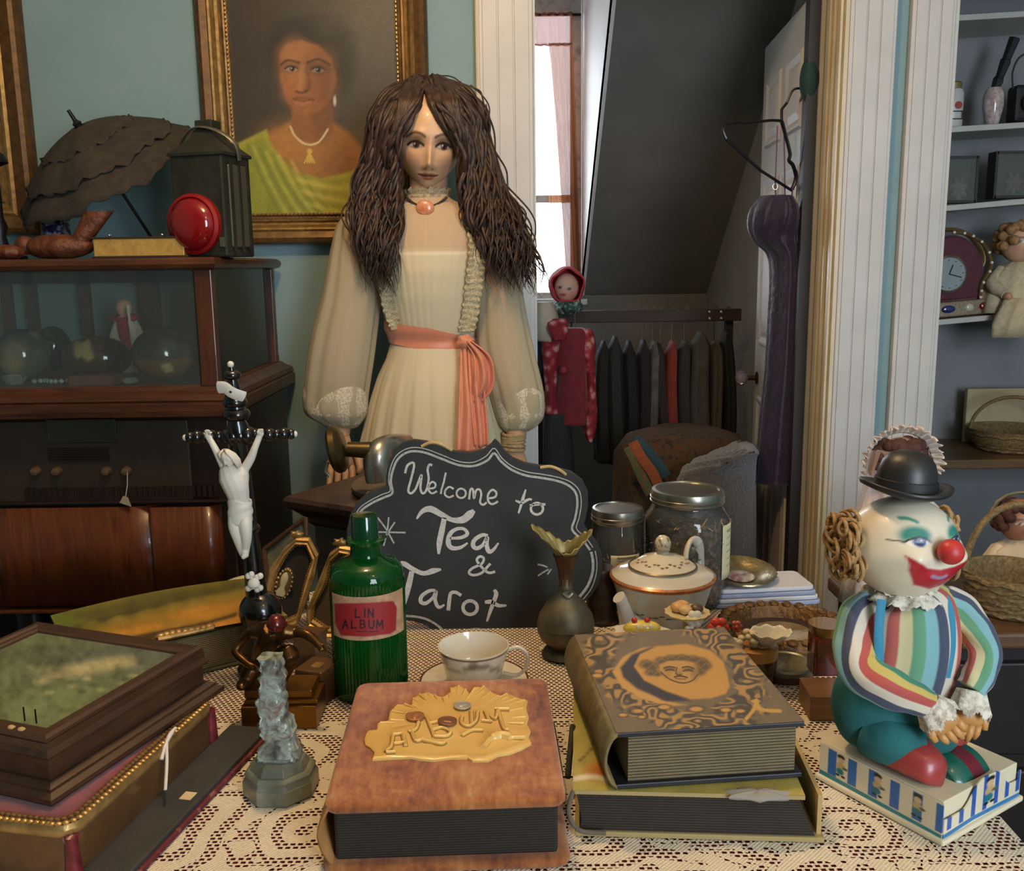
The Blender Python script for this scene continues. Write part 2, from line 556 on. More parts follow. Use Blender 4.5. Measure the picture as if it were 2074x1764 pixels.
# ------------------------------------------------------------------ the open door
dv = Vector((0.045, 0.67, 0)); dl = dv.length
door = bpy.data.objects.new('door_1', None); COL.objects.link(door)
door['kind'] = 'structure'
door.location = (0.850, 2.70, 0)
door.rotation_euler = (0, 0, math.atan2(dv.y, dv.x))        # local x runs from hinge to free edge, local +y is the seen face
door_m = P('door_paint', '#c9c4bb', 0.42, c2='#d2cdc4', ns=6, bs=30, bstr=0.06)
G().box((dl / 2, 0, 1.015), (dl, 0.034, 2.01)).obj('slab', door_m, door, smooth=False, bev=0.002)
for (a, b) in ((0.085, 0.30), (0.375, 0.59)):
    for (c, d) in ((0.22, 0.84), (1.02, 1.58), (1.68, 1.90)):
        g = G()
        x0, x1 = a, b
        rows = []
        for ins, yy in ((0, 0.0175), (0.006, 0.026), (0.014, 0.0262), (0.03, 0.0185), (0.05, 0.0245), (0.055, 0.0245)):
            rows.append([(x0 + ins, yy, c + ins), (x1 - ins, yy, c + ins), (x1 - ins, yy, d - ins), (x0 + ins, yy, d - ins)])
        g.grid(rows, cu=True, cap=True)
        g.obj('door_panel', door_m, door, smooth=False)
knob = G().lathe([(0.004, 0), (0.022, 0.001), (0.022, 0.005), (0.009, 0.008), (0.009, 0.035)], 20, M=rotM(-PI / 2, 0, 0, (dl - 0.06, 0.017, 0.90))).obj('knob_rose', P('dark_brass', '#5a4426', 0.35, 0.9), door)
G().lathe([(0.008, 0.034), (0.018, 0.038), (0.027, 0.05), (0.029, 0.06), (0.022, 0.074), (0.004, 0.078)], 8, M=rotM(-PI / 2, 0, 0, (dl - 0.06, 0.017, 0.90))).obj('glass_knob', glassy('knob_glass', '#cfc8d8', 0.05, 0.3), door, smooth=False)
G().box((0.02, 0.014, 1.02), (0.05, 0.03, 2.0)).obj('hinge_gap_shade', P('hinge_gap_dark', '#2a2622', 0.6), door, smooth=False)  # dark strip put in for the shade of the open hinge gap

# ------------------------------------------------------------------ attic room behind the doorway
YB = 4.60
struct(slab('wall_attic_window_left', -0.78, -0.30, YB, YB + 0.1, 0, 2.85, white))
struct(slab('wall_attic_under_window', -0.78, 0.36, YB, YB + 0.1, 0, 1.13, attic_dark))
struct(slab('wall_attic_over_window', -0.78, 0.36, YB, YB + 0.1, 2.50, 2.85, white))
ck = G().prism([(YB, 1.13), (3.00, 2.33), (3.00, 2.85), (YB, 2.85)], 0, 0.012, M=Matrix(((0, 0, 1, 0.345), (1, 0, 0, 0), (0, 1, 0, 0), (0, 0, 0, 1))))
struct(ck.obj('wall_dormer_cheek', P('lit_cheek_paint', '#f1ece6', 0.6), None, smooth=False))  # whitened so the cheek's colour carries the light from the window
sl = G().prism([(YB + 0.1, 1.055), (2.98, 2.35), (2.98, 2.42), (YB + 0.1, 1.15)], 0.345, 1.8, M=Matrix(((0, 0, 1, 0), (1, 0, 0, 0), (0, 1, 0, 0), (0, 0, 0, 1))))
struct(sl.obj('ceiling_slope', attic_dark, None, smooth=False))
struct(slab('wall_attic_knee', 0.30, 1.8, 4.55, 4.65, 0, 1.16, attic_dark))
struct(slab('wall_attic_left', -0.78, -0.70, 2.67, 4.7, 0, 2.85, white))
struct(slab('wall_partition', 0.945, 1.0, 2.67, 4.7, 0, 2.6, P('partition_paint', '#8b857b', 0.8, c2='#938d83', ns=7)))
struct(slab('ceiling_attic', 0.345, 1.0, 2.60, 3.05, 2.36, 2.42, white))
struct(slab('wall_attic_head', -0.78, 0.36, 2.60, 2.68, 2.2, 2.86, white))
struct(slab('ceiling_dormer', -0.78, 0.36, 2.60, 4.7, 2.80, 2.86, white))
win = bpy.data.objects.new('window_1', None); COL.objects.link(win); win['kind'] = 'structure'
fm = P('window_paint', '#b9b3ab', 0.5, c2='#8d857c', ns=22, lo=0.5, hi=0.72)
WX0, WX1 = -0.30, 0.325
G().box((0.318, YB - 0.005, 1.815), (0.05, 0.05, 1.40)).obj('stile', fm, win, smooth=False, bev=0.003)
G().box((WX0 + 0.02, YB - 0.005, 1.815), (0.04, 0.05, 1.40)).obj('stile', fm, win, smooth=False, bev=0.003)
for z, h in ((2.475, 0.06), (1.615, 0.035), (1.15, 0.05)):
    G().box(((WX0 + WX1) / 2, YB + 0.01, z), (WX1 - WX0, 0.04, h)).obj('rail', fm, win, smooth=False, bev=0.003)
for z, hh in ((1.385, 0.44), (2.04, 0.83)):
    G().box((0.0, YB + 0.012, z), (0.016, 0.02, hh)).obj('glazing_bar', fm, win, smooth=False)
    for x in (-0.145, 0.155):
        G().box((x, YB + 0.014, z), (0.29, 0.004, hh)).obj('pane', glassy('window_glass', '#ffffff', 0.02, 0.02), win, smooth=False)
G().box((0.01, YB - 0.03, 1.13), (0.72, 0.10, 0.03)).obj('sill', white, win, smooth=False, bev=0.004)

# peach curtain: gathered heading and drawn panel
peach = sheer('peach_curtain_cloth', '#c08a66', 0.75)
cur = thing('curtain', 'sheer peach curtain with gathered heading hanging at the bright attic window', 'curtain', (0, YB - 0.06, 0))
def drape(name, top, bot, z1, z0, nf, amp, m, parent, n=70, nz_=26, y=0.0):
    rows = []
    for j in range(nz_ + 1):
        t = j / nz_
        s = t ** 0.8
        a, b = top[0] + (bot[0] - top[0]) * s, top[1] + (bot[1] - top[1]) * s
        rows.append([(a + (b - a) * i / n, y + amp * math.sin(i / n * nf * 2 * PI + 0.6 * math.sin(3 * t)) * (0.4 + 0.6 * t), z1 + (z0 - z1) * t) for i in range(n + 1)])
    return G().grid(rows).obj(name, m, parent, smooth='all')
G().tube([(-0.36, 0.0, 2.425), (0.34, 0.0, 2.425)], 0.006, 8).obj('curtain_rod', P('dark_iron', '#221d19'), cur)
drape('gathered_heading', (-0.33, 0.30), (-0.33, 0.30), 2.435, 2.29, 16, 0.008, sheer('peach_heading_cloth', '#7a4836', 0.97), cur, 150, 5, -0.008)
drape('panel', (0.10, 0.30), (0.235, 0.335), 2.30, 1.12, 5, 0.013, peach, cur, 60, 26, -0.004)
drape('inner_panel', (0.19, 0.30), (0.275, 0.338), 2.30, 1.12, 4, 0.012, sheer('peach_panel_dense', '#a87250', 0.9), cur, 50, 26, -0.02)
drape('thin_panel', (-0.32, 0.05), (-0.32, -0.10), 2.30, 1.12, 7, 0.010, sheer('pale_sheer', '#fbe8d8', 0.35), cur, 60, 20, 0.012)

# ------------------------------------------------------------------ closet with shelves on the right
grey = P('closet_wall_paint', '#84868a', 0.85, c2='#8d8f92', ns=6, bs=60, bstr=0.1)
struct(slab('wall_closet_back', 0.99, 2.4, 3.20, 3.26, 0, 2.6, grey))
struct(slab('ceiling_closet', 1.0, 2.4, 2.55, 3.26, 2.3, 2.36, grey))
shelf_m = P('shelf_paint', '#b9b7b0', 0.5, c2='#c6c3bb', ns=12)
def shelf_board(px0, py0, px1, py1, Y, lab):
    a, b = at(px0, py0, Y), at(px1, py1, Y)
    d = b - a
    a = a - d * ((a.x - 1.01) / d.x)
    b = a + d * (1.1 / d.x)
    c = (a + b) / 2
    o = G().box((0, 0.125, 0), ((b - a).length, 0.25, 0.017)).obj('shelf_board', shelf_m, None, smooth=False, bev=0.002)
    o.location = c; o.rotation_euler = (0, -math.atan2(d.z, d.x), 0)
    tag(o, lab, 'shelf', 'closet shelves')
    return o
SY = 2.95
SH = [shelf_board(1905, 38, 2074, 28, SY, 'topmost white shelf board in the grey closet'),
      shelf_board(1915, 263, 2074, 253, SY, 'white closet shelf board carrying the jug and the black camera'),
      shelf_board(1905, 423, 2050, 410, SY, 'white closet shelf board carrying two framed boxes'),
      shelf_board(1892, 654, 1990, 645, SY, 'lowest white closet shelf board under the red velvet crown clock')]

# ================================================================== TABLE
red_under = P('red_table_cover', '#7d2026', 0.9, c2='#8c2a2e', ns=40)
tb = thing('table', 'dark wooden table under a cream lace cloth, in the foreground', 'table', (0, 0, 0))
tw = wood('table_wood', '#26150d', '#3f2616', 'X', 14)
TX0, TX1, TY0, TY1 = -0.85, 0.455, 0.50, 1.50
def ymax(x): return min(TY1, 1.40 + (x + 0.40) * 0.95)          # the back left corner of the top is cut off
G().prism([(TX0 + 0.005, TY0 + 0.005), (TX1 - 0.005, TY0 + 0.005), (TX1 - 0.005, TY1 - 0.005), (-0.298, TY1 - 0.006), (TX0 + 0.005, ymax(TX0) - 0.008)], T - 0.034, T - 0.004).obj('table_top', tw, tb, smooth=False, bev=0.004)
for x in (TX0 + 0.08, TX1 - 0.08):
    for y in (TY0 + 0.08, ymax(x) - 0.10):
        G().lathe([(0.03, 0), (0.022, 0.1), (0.03, 0.3), (0.035, 0.5), (0.03, 0.62), (0.036, 0.745)], 16, (x, y, 0)).obj('leg', tw, tb)
def drapecloth(name, zt, drop, m, grow=0.0, over=0.0):
    rows = []
    nx, ny = 60, 56
    xs = np.concatenate([[TX0 - over - grow], np.linspace(TX0 - grow, TX1 + grow, nx), [TX1 + over + grow]])
    for y in np.linspace(TY0 - grow, TY1 + grow, ny):
        row = []
        for i, x in enumerate(xs):
            row.append((x, TY0 - grow + (y - TY0 + grow) * (ymax(x) + grow - TY0) / (TY1 + grow - TY0), zt))
        rows.append(row)
    # falls at the front, back and the two sides, with soft folds
    def hang(edge, outv, n):
        L = len(edge); rr = []
        for k in range(1, 9):
            t = k / 8
            rr.append([(p[0] + outv[0] * (0.012 + 0.014 * t * (1 + math.sin(i * 0.55))), p[1] + outv[1] * (0.012 + 0.014 * t * (1 + math.sin(i * 0.55))), zt - drop * t) for i, p in enumerate(edge)])
        return rr
    g = G()
    body = rows
    front = [r for r in hang(body[0], (0, -1), 0)]
    g.grid(front[::-1] + body + hang(body[-1], (0, 1), 0))
    for side, ov in ((0, (-1, 0)), (-1, (1, 0))):
        e = [r[side] for r in body]
        hh = [e] + hang(e, ov, 0)
        g.grid(hh)
    return g.obj(name, m, None, smooth=True)
tag(drapecloth('table_cover', T - 0.002, 0.30, red_under, 0.0), 'dark red cover lying under the cream lace cloth', 'tablecloth')

m, nt, b = newmat('cream_lace')
vx, vy, vz = xyz(nt, coords(nt))
wp = nz(nt, coords(nt), 8.0, 1.0)
wp2 = nz(nt, coords(nt), 6.0, 1.0, dist=0.6)
X, Y_ = vx + (wp - 0.5) * 0.13, vy + (wp2 - 0.5) * 0.13
CELL = 0.125
ci, cj = (X / CELL), (Y_ / CELL)
off = (cj.floor() * 0.5).frac()
lx = ((ci + off).frac() - 0.5) * CELL
ly = (cj.frac() - 0.5) * CELL
rad = (lx * lx + ly * ly).sqrt()
ang = ly.atan2(lx) / (2 * PI)
sp = (rad / 0.026 + ang)
band = sp.frac()
inside = (rad < 0.056)
flow = nz(nt, coords(nt), 16.0, 2.0, dist=1.2)
ribs = ((flow * 7.0).frac())
open_a = (band > 0.52) * inside
open_b = (ribs > 0.58) * (S(nt, inside.k)._m('SUBTRACT', 1.0).abs())
openz = open_a.mx(open_b)
backnet = (vy > 1.02)
openz = openz.mx(backnet * (nz(nt, coords(nt), 6.0, 1.0) > 0.40))
hx = (vx / 0.0070 + ((vy / 0.0052).floor() * 0.5).frac()).frac()
hy = (vy / 0.0052).frac()
hole = (hx > 0.20) * (hx < 0.84) * (hy > 0.22) * (hy < 0.84)
hole = hole * openz
thread = ((vx * 1500.0).sin() * (vy * 1500.0).sin() * 0.5 + 0.5)
nt.links.new(mixc(nt, nz(nt, coords(nt), 25.0, 2), '#cbbfa6', '#e3d8c2'), b.inputs['Base Color'])
b.inputs['Roughness'].default_value = 0.9
bump(nt, b, thread + band * 0.8 * inside, 0.5, 0.0012)
tr = nt.nodes.new('ShaderNodeBsdfTransparent')
q = nt.nodes.new('ShaderNodeMixShader')
nt.links.new(hole.k, q.inputs[0]); nt.links.new(b.outputs[0], q.inputs[1]); nt.links.new(tr.outputs[0], q.inputs[2])
nt.links.new(q.outputs[0], nt.nodes['Material Output'].inputs[0])
lace_m = m
tag(drapecloth('lace_tablecloth', T, 0.26, lace_m, 0.004), 'cream lace tablecloth with scroll pattern over the dark red cover', 'tablecloth')

# ================================================================== DARK DRESSER at the right
dr = thing('dresser', 'dark wooden dresser standing behind the seated toy clown under the closet dolls', 'dresser', (1.21, 1.655, 0))
dw = wood('dresser_wood', '#100c09', '#1d1510', 'X', 12, 0.5)
G().box((0, 0, 0.325), (1.12, 0.28, 0.65)).obj('body', dw, dr, smooth=False, bev=0.004)
G().box((0, -0.005, 0.666), (1.16, 0.31, 0.028)).obj('top', wood('dresser_top', '#4a3320', '#6a4a2e', 'X', 12, 0.5), dr, smooth=False, bev=0.006)
for z in (0.14, 0.34, 0.54):
    d = G().box((0, -0.145, z), (1.04, 0.02, 0.17)).obj('drawer', dw, dr, smooth=False, bev=0.004)
    for x in (-0.3, 0.3):
        G().ell((x, -0.166, z), (0.015, 0.015, 0.015), 14, 8).obj('knob', P('dark_brass', '#5a4426'), d)
# ================================================================== PICTURES ON THE WALL
gold = P('gilt_wood', '#86683a', 0.42, 0.4, c2='#5f4728', ns=45, bs=120, bstr=0.25)
gold_hi = P('bright_gilt', '#b5935a', 0.36, 0.6, c2='#8a6b3c', ns=60, bs=160, bstr=0.2)
gold_dk = P('dark_gilt', '#4e3518', 0.5, 0.35, c2='#6a4a20', ns=50, bs=90, bstr=0.4)
def frame_side(name, a, b, inward, prof, m, parent):
    """one mitred moulding side from a to b; prof = (inset, height toward viewer)"""
    a, b, inward = Vector(a), Vector(b), Vector(inward)
    d = (b - a).normalized()
    rows = []
    for ins, h in prof:
        q = Vector((0, -h, 0)) + inward * ins
        rows.append([tuple(a + q + d * ins), tuple(b + q - d * ins)])
    return G().grid(rows).obj(name, m, parent, smooth=False)
def wall_frame(x0, x1, z0, z1, Y, wd, parent):
    P4 = [(x0, Y, z0), (x1, Y, z0), (x1, Y, z1), (x0, Y, z1)]
    inw = [(0, 0, 1), (-1, 0, 0), (0, 0, -1), (1, 0, 0)]
    for k in range(4):
        a, b_ = P4[k], P4[(k + 1) % 4]
        o = frame_side('outer_moulding', a, b_, inw[k], [(0, 0), (0, 0.028), (0.006, 0.040), (0.016, 0.046), (wd * 0.40, 0.040)], gold_dk if k in (1, 3) else gold, parent)
        frame_side('gilt_cove', a, b_, inw[k], [(wd * 0.40, 0.040), (wd * 0.46, 0.046), (wd * 0.52, 0.043), (wd * 0.62, 0.028), (wd * 0.70, 0.024)], gold_hi, o)
        frame_side('inner_lip', a, b_, inw[k], [(wd * 0.70, 0.024), (wd * 0.74, 0.030), (wd * 0.80, 0.030), (wd * 0.84, 0.022), (wd * 0.90, 0.020), (wd * 0.95, 0.026), (wd, 0.024), (wd, 0.010)], gold, o)
x0, x1, z0, z1 = -0.786, -0.202, 1.366, 2.16
po = thing('portrait_painting', 'oil portrait of a dark-haired woman in a yellow-green dress, in a gilt frame', 'painting', (0, 0, 0))
FW = 0.080
wall_frame(x0, x1, z0, z1, WY - 0.004, FW, po)
gb = G()
for zz in np.arange(z0 + FW, 2.0, 0.0105):
    gb.ell((x0 + FW - 0.003, WY - 0.031, zz), (0.0035, 0.003, 0.0045), 7, 4)
    gb.ell((x1 - FW + 0.003, WY - 0.031, zz), (0.0035, 0.003, 0.0045), 7, 4)
for xx in np.arange(x0 + FW, x1 - FW, 0.0105):
    gb.ell((xx, WY - 0.031, z0 + FW - 0.003), (0.0045, 0.003, 0.0035), 7, 4)
stuff(gb.obj('bead_edging', gold_hi, po))
def paint_portrait(px, py):
    p = Paint(px, py, '#3d3830')
    p.ell(700, 120, 190, 220, '#4a463a', 0.9, a=0.6)
    p.ell(500, 60, 90, 180, '#372f28', 0.9, a=0.6)
    p.ell(735, 60, 40, 60, '#5a584c', 1.0, a=0.35)
    # shoulders and dress
    p.poly([(470, 330), (520, 283), (585, 248), (660, 240), (705, 268), (760, 330), (790, 460), (470, 460)], '#9c6a35', 8)
    p.ell(590, 300, 60, 45, '#b07c42', 0.9, a=0.6)
    p.ell(690, 340, 50, 60, '#7d532b', 0.9, a=0.6)
    p.poly([(440, 320), (478, 292), (540, 262), (548, 290), (570, 320), (600, 350), (650, 362), (700, 350), (750, 335), (800, 470), (440, 470)], '#a09a37', 4)
    p.poly([(440, 330), (530, 275), (560, 330), (600, 380), (690, 460), (470, 470)], '#7f8a33', 8, a=0.75)
    for k in range(9):
        p.line([(500 + 13 * k, 292 + 5 * k), (530 + 14 * k, 360 + 5 * k), (575 + 15 * k, 450)], 3.2, '#b8b552' if k % 2 else '#69742a', 0.9, a=0.45)
    for k in range(6):
        p.line([(600 + 4 * k, 352 + 12 * k), (680 + 5 * k, 368 + 13 * k), (760, 350 + 14 * k)], 4, '#c2b95a' if k % 2 else '#86852f', 0.9, a=0.45)
    # neck
    p.poly([(595, 200), (668, 190), (676, 262), (650, 290), (610, 288), (588, 262)], '#8a5a30', 5)
    p.ell(655, 240, 22, 40, '#6b4527', 0.8, a=0.7)
    # hair
    p.ell(628, 96, 82, 62, '#24221c', 0.30)
    p.ell(588, 60, 30, 25, '#302e27', 0.7, a=0.8)
    p.ell(668, 55, 35, 22, '#3a3830', 0.8, a=0.8)
    p.ell(690, 130, 30, 60, '#2b2a22', 0.7)
    # face
    p.poly([(566, 110), (578, 90), (610, 82), (645, 92), (672, 120), (682, 160), (672, 195), (648, 224), (618, 238), (596, 228), (578, 200), (567, 160)], '#8f5e37', 5)
    p.ell(595, 130, 26, 40, '#a8744a', 0.9, a=0.6)
    p.ell(600, 105, 30, 20, '#a4704a', 0.9, a=0.5)
    p.ell(660, 170, 22, 45, '#6e4529', 0.9, a=0.75)
    p.ell(590, 185, 18, 22, '#a5683f', 0.9, a=0.6)
    p.ell(644, 120, 30, 24, '#7a4e2e', 0.9, a=0.5)
    p.ell(589, 136, 20, 10, '#4a3324', 0.9, a=0.6)
    p.ell(643, 138, 24, 11, '#402c1f', 0.9, a=0.65)
    p.line([(569, 131), (583, 122), (606, 127)], 2.4, '#241a14', 0.8, a=0.75)
    p.line([(623, 127), (645, 120), (668, 131)], 2.6, '#241a14', 0.8, a=0.75)
    p.ell(590, 140, 12, 5, '#a08c76', 0.35, a=0.8); p.ell(644, 142, 13, 5.2, '#8a7661', 0.35, a=0.8); p.line([(577, 139), (590, 133.5), (603, 139)], 1.4, '#17110d', 0.6); p.line([(630, 141), (644, 135), (658, 141)], 1.4, '#17110d', 0.6)
    p.ell(592, 139.5, 5, 5, '#0f0c0a', 0.3); p.ell(645, 141.5, 5.2, 5.2, '#0f0c0a', 0.3); p.ell(590, 138, 1.2, 1.2, '#d8d0c0', 0.5); p.ell(643, 140, 1.2, 1.2, '#c8c0b0', 0.5)
    p.line([(612, 135), (610, 160), (606, 178)], 5, '#b17d52', 0.9, a=0.55)
    p.line([(624, 150), (626, 176), (620, 184)], 4, '#5a3822', 0.9, a=0.6)
    p.line([(600, 185), (611, 188), (622, 184)], 2.2, '#4a2c1c', 0.7, a=0.8)
    p.line([(596, 200), (606, 197), (613, 199), (621, 198), (634, 203)], 3.0, '#7c4630', 0.9, a=0.8)
    p.line([(600, 208), (614, 211), (628, 207)], 3.6, '#a8694e', 0.9, a=0.8)
    p.line([(593, 200), (613, 205), (636, 201)], 1.0, '#4a281c', 0.8, a=0.8)
    p.ell(612, 222, 20, 8, '#9a6238', 0.9, a=0.5)
    # jewels
    p.line([(588, 256), (598, 276), (620, 292), (645, 288), (664, 262)], 1.9, '#cdbb86', 0.5)
    p.ell(627, 306, 5, 5, '#c9a94f', 0.4)
    for k in range(5):
        p.line([(627, 308), (617 + 5 * k, 330)], 1.4, '#c9a94f', 0.5)
    p.ell(678, 204, 3, 10, '#b9b5a8', 0.5)
    p.mottle(0.16, 0.09, 3).mottle(0.12, 0.4, 8)
    return p
picture('canvas', (x0 + FW - 0.004, WY - 0.016, z0 + FW - 0.004), (x1 - x0 - 2 * FW + 0.008, 0, 0), (0, 0, z1 - z0 - 2 * FW), 170, 250, paint_portrait, VC('oil_paint', 0.45, 0.15, bs=300, bstr=0.1), po)

lf = thing('gilt_picture_frame', 'wide gilt picture frame cut off by the left edge of the photo', 'picture frame', (0, 0, 0))
wall_frame(-1.95, -1.232, 1.40, 2.25, WY - 0.004, 0.115, lf)
def paint_dark(px, py):
    p = Paint(px, py, '#2a2b22'); p.mottle(0.4, 0.02, 5); return p
picture('canvas', (-1.85, WY - 0.016, 1.51), (0.52, 0, 0), (0, 0, 0.64), 20, 20, paint_dark, VC('oil_paint'), lf)

# ================================================================== GLASS DISPLAY CASE ON THE RADIO CONSOLE
mahog = wood('mahogany', '#2a150b', '#55301a', 'X', 16, 0.38, 0.25)
mahog_v = wood('mahogany_upright', '#2a150b', '#55301a', 'Z', 16, 0.38, 0.25)
CX0, CX1, CY0, CY1 = -1.75, -0.617, 1.97, 2.50
case = thing('display_case', 'glass and dark wood countertop display case standing on the radio console', 'display case', (0, 0, 1.0))
def bx(name, x0, x1, y0, y1, z0, z1, m, parent, bev=0.0, smooth=False):
    return G().box(((x0 + x1) / 2, (y0 + y1) / 2, (z0 + z1) / 2), (x1 - x0, y1 - y0, z1 - z0)).obj(name, m, parent, smooth=smooth, bev=bev)
# moulded base: stepped rings
def moulding(name, x0, x1, y0, y1, prof, m, parent):
    rows = [[(x0 - o, y0 - o, z), (x1 + o, y0 - o, z), (x1 + o, y1 + o, z), (x0 - o, y1 + o, z)] for o, z in prof]
    return G().grid(rows, cu=True, cap=True).obj(name, m, parent, smooth=False)
moulding('base_moulding', CX0, CX1, CY0, CY1, [(0.030, 0.0), (0.032, 0.012), (0.032, 0.026), (0.027, 0.030), (0.030, 0.034), (0.026, 0.044), (0.012, 0.052), (0.004, 0.060)], mahog, case)
rows = [[(CX0 - o, CY0 - o, z), (CX1 + o, CY0 - o, z), (CX1 + o, CY1 + 0.005 + o, z), (CX0 - o, CY1 + 0.005 + o, z)] for o, z in ((-0.045, 0.303), (0.0, 0.303), (0.010, 0.306), (0.014, 0.314), (0.012, 0.323), (0.004, 0.328), (-0.045, 0.328))]
G().grid(rows, cu=True, cv=True).obj('top_frame', mahog, case, smooth=False)
G().box(((CX0 + CX1) / 2, (CY0 + CY1) / 2, 0.3265), (CX1 - CX0 - 0.088, CY1 - CY0 - 0.083, 0.0025)).obj('top_pane', glassy('case_glass', '#e8efe8', 0.03, 0.035), case, smooth=False)
PZ0, PZ1 = 0.060, 0.303
for x, y, wd in ((CX1 - 0.020, CY0 + 0.016, 0.036), (CX1 - 0.014, CY1 - 0.014, 0.024), (CX0 + 0.02, CY0 + 0.016, 0.036), (CX0 + 0.02, CY1 - 0.014, 0.024)):
    bx('post', x - wd / 2, x + wd / 2, y - 0.014, y + 0.014, PZ0, PZ1, mahog_v, case, 0.002)
for z0_, z1_ in ((PZ0, PZ0 + 0.018), (0.272, PZ1)):
    bx('back_rail', CX0, CX1, CY1 - 0.022, CY1 - 0.004, z0_, z1_, mahog, case)
for px in (20, 70, 178, 308, 405):
    xx = at(px, 640, CY1 - 0.01).x
    wd = 0.05 if px == 308 else 0.026
    bx('back_stile', xx - wd / 2, xx + wd / 2, CY1 - 0.022, CY1 - 0.006, PZ0, PZ1, mahog_v, case)
pane = glassy('case_glass', '#e8efe8', 0.03, 0.035)
bx('front_pane', CX0 + 0.03, CX1 - 0.036, CY0 + 0.012, CY0 + 0.015, PZ0, PZ1, pane, case)
bx('side_pane', CX1 - 0.016, CX1 - 0.013, CY0 + 0.03, CY1 - 0.026, PZ0, PZ1, pane, case)
bx('case_floor', CX0 + 0.01, CX1 - 0.005, CY0 + 0.01, CY1 - 0.005, PZ0 - 0.004, PZ0 + 0.001, wood('case_floor_wood', '#4c2c18', '#6b4024', 'X', 14, 0.5), case)
FZ = 1.0615        # inside floor of the case

# ---- things in the case
def ball_on(px, py, rx, rz, Y, ry=None):
    c = at(px, py, Y); s = Y / 1870.0
    return Vector((c.x, Y, FZ + rz * s)), rx * s, rz * s
def vgrid_ell(name, c, r, paint, mat, nu=64, nv=40):
    g = G().ell(c, r, nu, nv)
    px, py = project(g.A())
    return g.obj(name, mat, None, smooth='all', cols=paint(px, py).c)
gl_m = VC('painted_glass_ball', 0.12, 0.6)
c, rx, rz = ball_on(45, 710, 52, 52, 2.10)
def pg1(px, py):
    p = Paint(px, py, '#5d5e55')
    p.ell(40, 680, 50, 25, '#3f433c', 0.8); p.ell(75, 672, 14, 10, '#a49c85', 0.8, a=0.7); p.ell(22, 735, 20, 30, '#b1975f', 0.8, a=0.7); p.ell(30, 705, 22, 14, '#8b8366', 0.8, a=0.7)
    return p.mottle(0.3, 0.08, 2)
tag(vgrid_ell('glass_globe', c, (rx, rx, rz), pg1, gl_m), 'large mottled glass globe at the left inside the display case', 'globe', 'globes in the display case')
c, rx, rz = ball_on(195, 709, 68, 43, 2.12)
def pg2(px, py):
    p = Paint(px, py, '#4a2c17')
    p.ell(245, 712, 34, 44, '#1a120c', 0.4); p.ell(160, 690, 40, 20, '#5d3a1e', 0.8)
    p.poly([(147, 688), (158, 684), (164, 696), (180, 684), (184, 700), (188, 726), (178, 732), (165, 722), (155, 728), (150, 712)], '#b9a262', 3)
    return p
tag(vgrid_ell('painted_egg_ball', c, (rx, rx * 0.8, rz), pg2, gl_m), 'glossy brown oval ball with a cream emblem inside the display case', 'ball', 'globes in the display case')
c, rx, rz = ball_on(332, 722, 61, 53, 2.08)
def pg3(px, py):
    p = Paint(px, py, '#7a5a3c')
    p.poly([(250, 600), (420, 600), (420, 722), (330, 730), (250, 726)], '#3b3a34', 3)
    p.poly([(325, 740), (345, 735), (352, 752), (335, 755)], '#c5b27a', 3); p.ell(340, 705, 16, 16, '#5b5b54', 0.9)
    return p.mottle(0.2, 0.06, 4)
tag(vgrid_ell('two_tone_globe', c, (rx, rx, rz), pg3, gl_m), 'round globe with dark top and amber bottom inside the display case', 'globe', 'globes in the display case')
c, rx, rz = ball_on(106, 684, 30, 36, 2.32)
tag(G().ell((c.x, c.y, FZ + 0.055), (0.042, 0.042, 0.055), 28, 18).obj('green_glass_float', P('dark_green_glass', '#12251a', 0.1, coat=0.5)), 'dark green glass float behind the brown ball in the case', 'float')
# arched mantel clock seen through the side pane
c = at(460, 745, 2.28)
clk = thing('mantel_clock', 'dark arch-topped mantel clock with a cream emblem inside the display case', 'clock', (c.x - 0.004, 2.28, FZ))
prof = [(-0.048, 0)] + [(-0.048 * math.cos(t), 0.075 + 0.05 * math.sin(t)) for t in np.linspace(0, PI, 20)] + [(0.048, 0)]
Mx = Matrix(((1, 0, 0, 0), (0, 0, 1, 0), (0, 1, 0, 0), (0, 0, 0, 1)))
G().prism(prof, -0.03, 0.03, M=Mx).obj('body', P('clock_wood', '#2b2118', 0.4, c2='#3a2c1e', ns=20), clk, bev=0.003)
G().prism([(-0.02, 0.055), (0.0, 0.07), (0.02, 0.08), (0.024, 0.065), (0.005, 0.052), (-0.018, 0.044)], -0.033, -0.030, M=Mx).obj('emblem', P('cream_inlay', '#b3a070', 0.5), clk, smooth=False)
G().box((0, 0, 0.005), (0.115, 0.075, 0.01)).obj('foot', P('clock_wood', '#2b2118'), clk, smooth=False, bev=0.002)
# little figure with the red scarf
c = at(258, 690, 2.30)
fg = thing('scarf_figurine', 'white cloth figurine with a red scarf standing inside the display case', 'figurine', (c.x, 2.30, FZ))
G().lathe([(0.048, 0), (0.052, 0.02), (0.046, 0.06), (0.034, 0.10), (0.022, 0.128), (0.012, 0.135)], 28, mod=lambda a, r, z: 1 + 0.06 * math.sin(7 * a)).obj('robe', P('white_wool', '#cfc6b2', 0.9, c2='#e4dccb', ns=60, bs=200, bstr=0.4), fg)
G().ell((0, -0.004, 0.152), (0.019, 0.019, 0.022), 20, 14).obj('head', P('doll_pink', '#d9a78c', 0.5), fg)
G().tube([(0.004, -0.033, 0.128), (0.012, -0.046, 0.10), (0.020, -0.055, 0.065), (0.025, -0.060, 0.035)], [0.012, 0.014, 0.011, 0.008], 8, flat=0.35, up=(0, -1, 0)).obj('scarf', P('red_felt', '#a31f25', 0.85), fg)
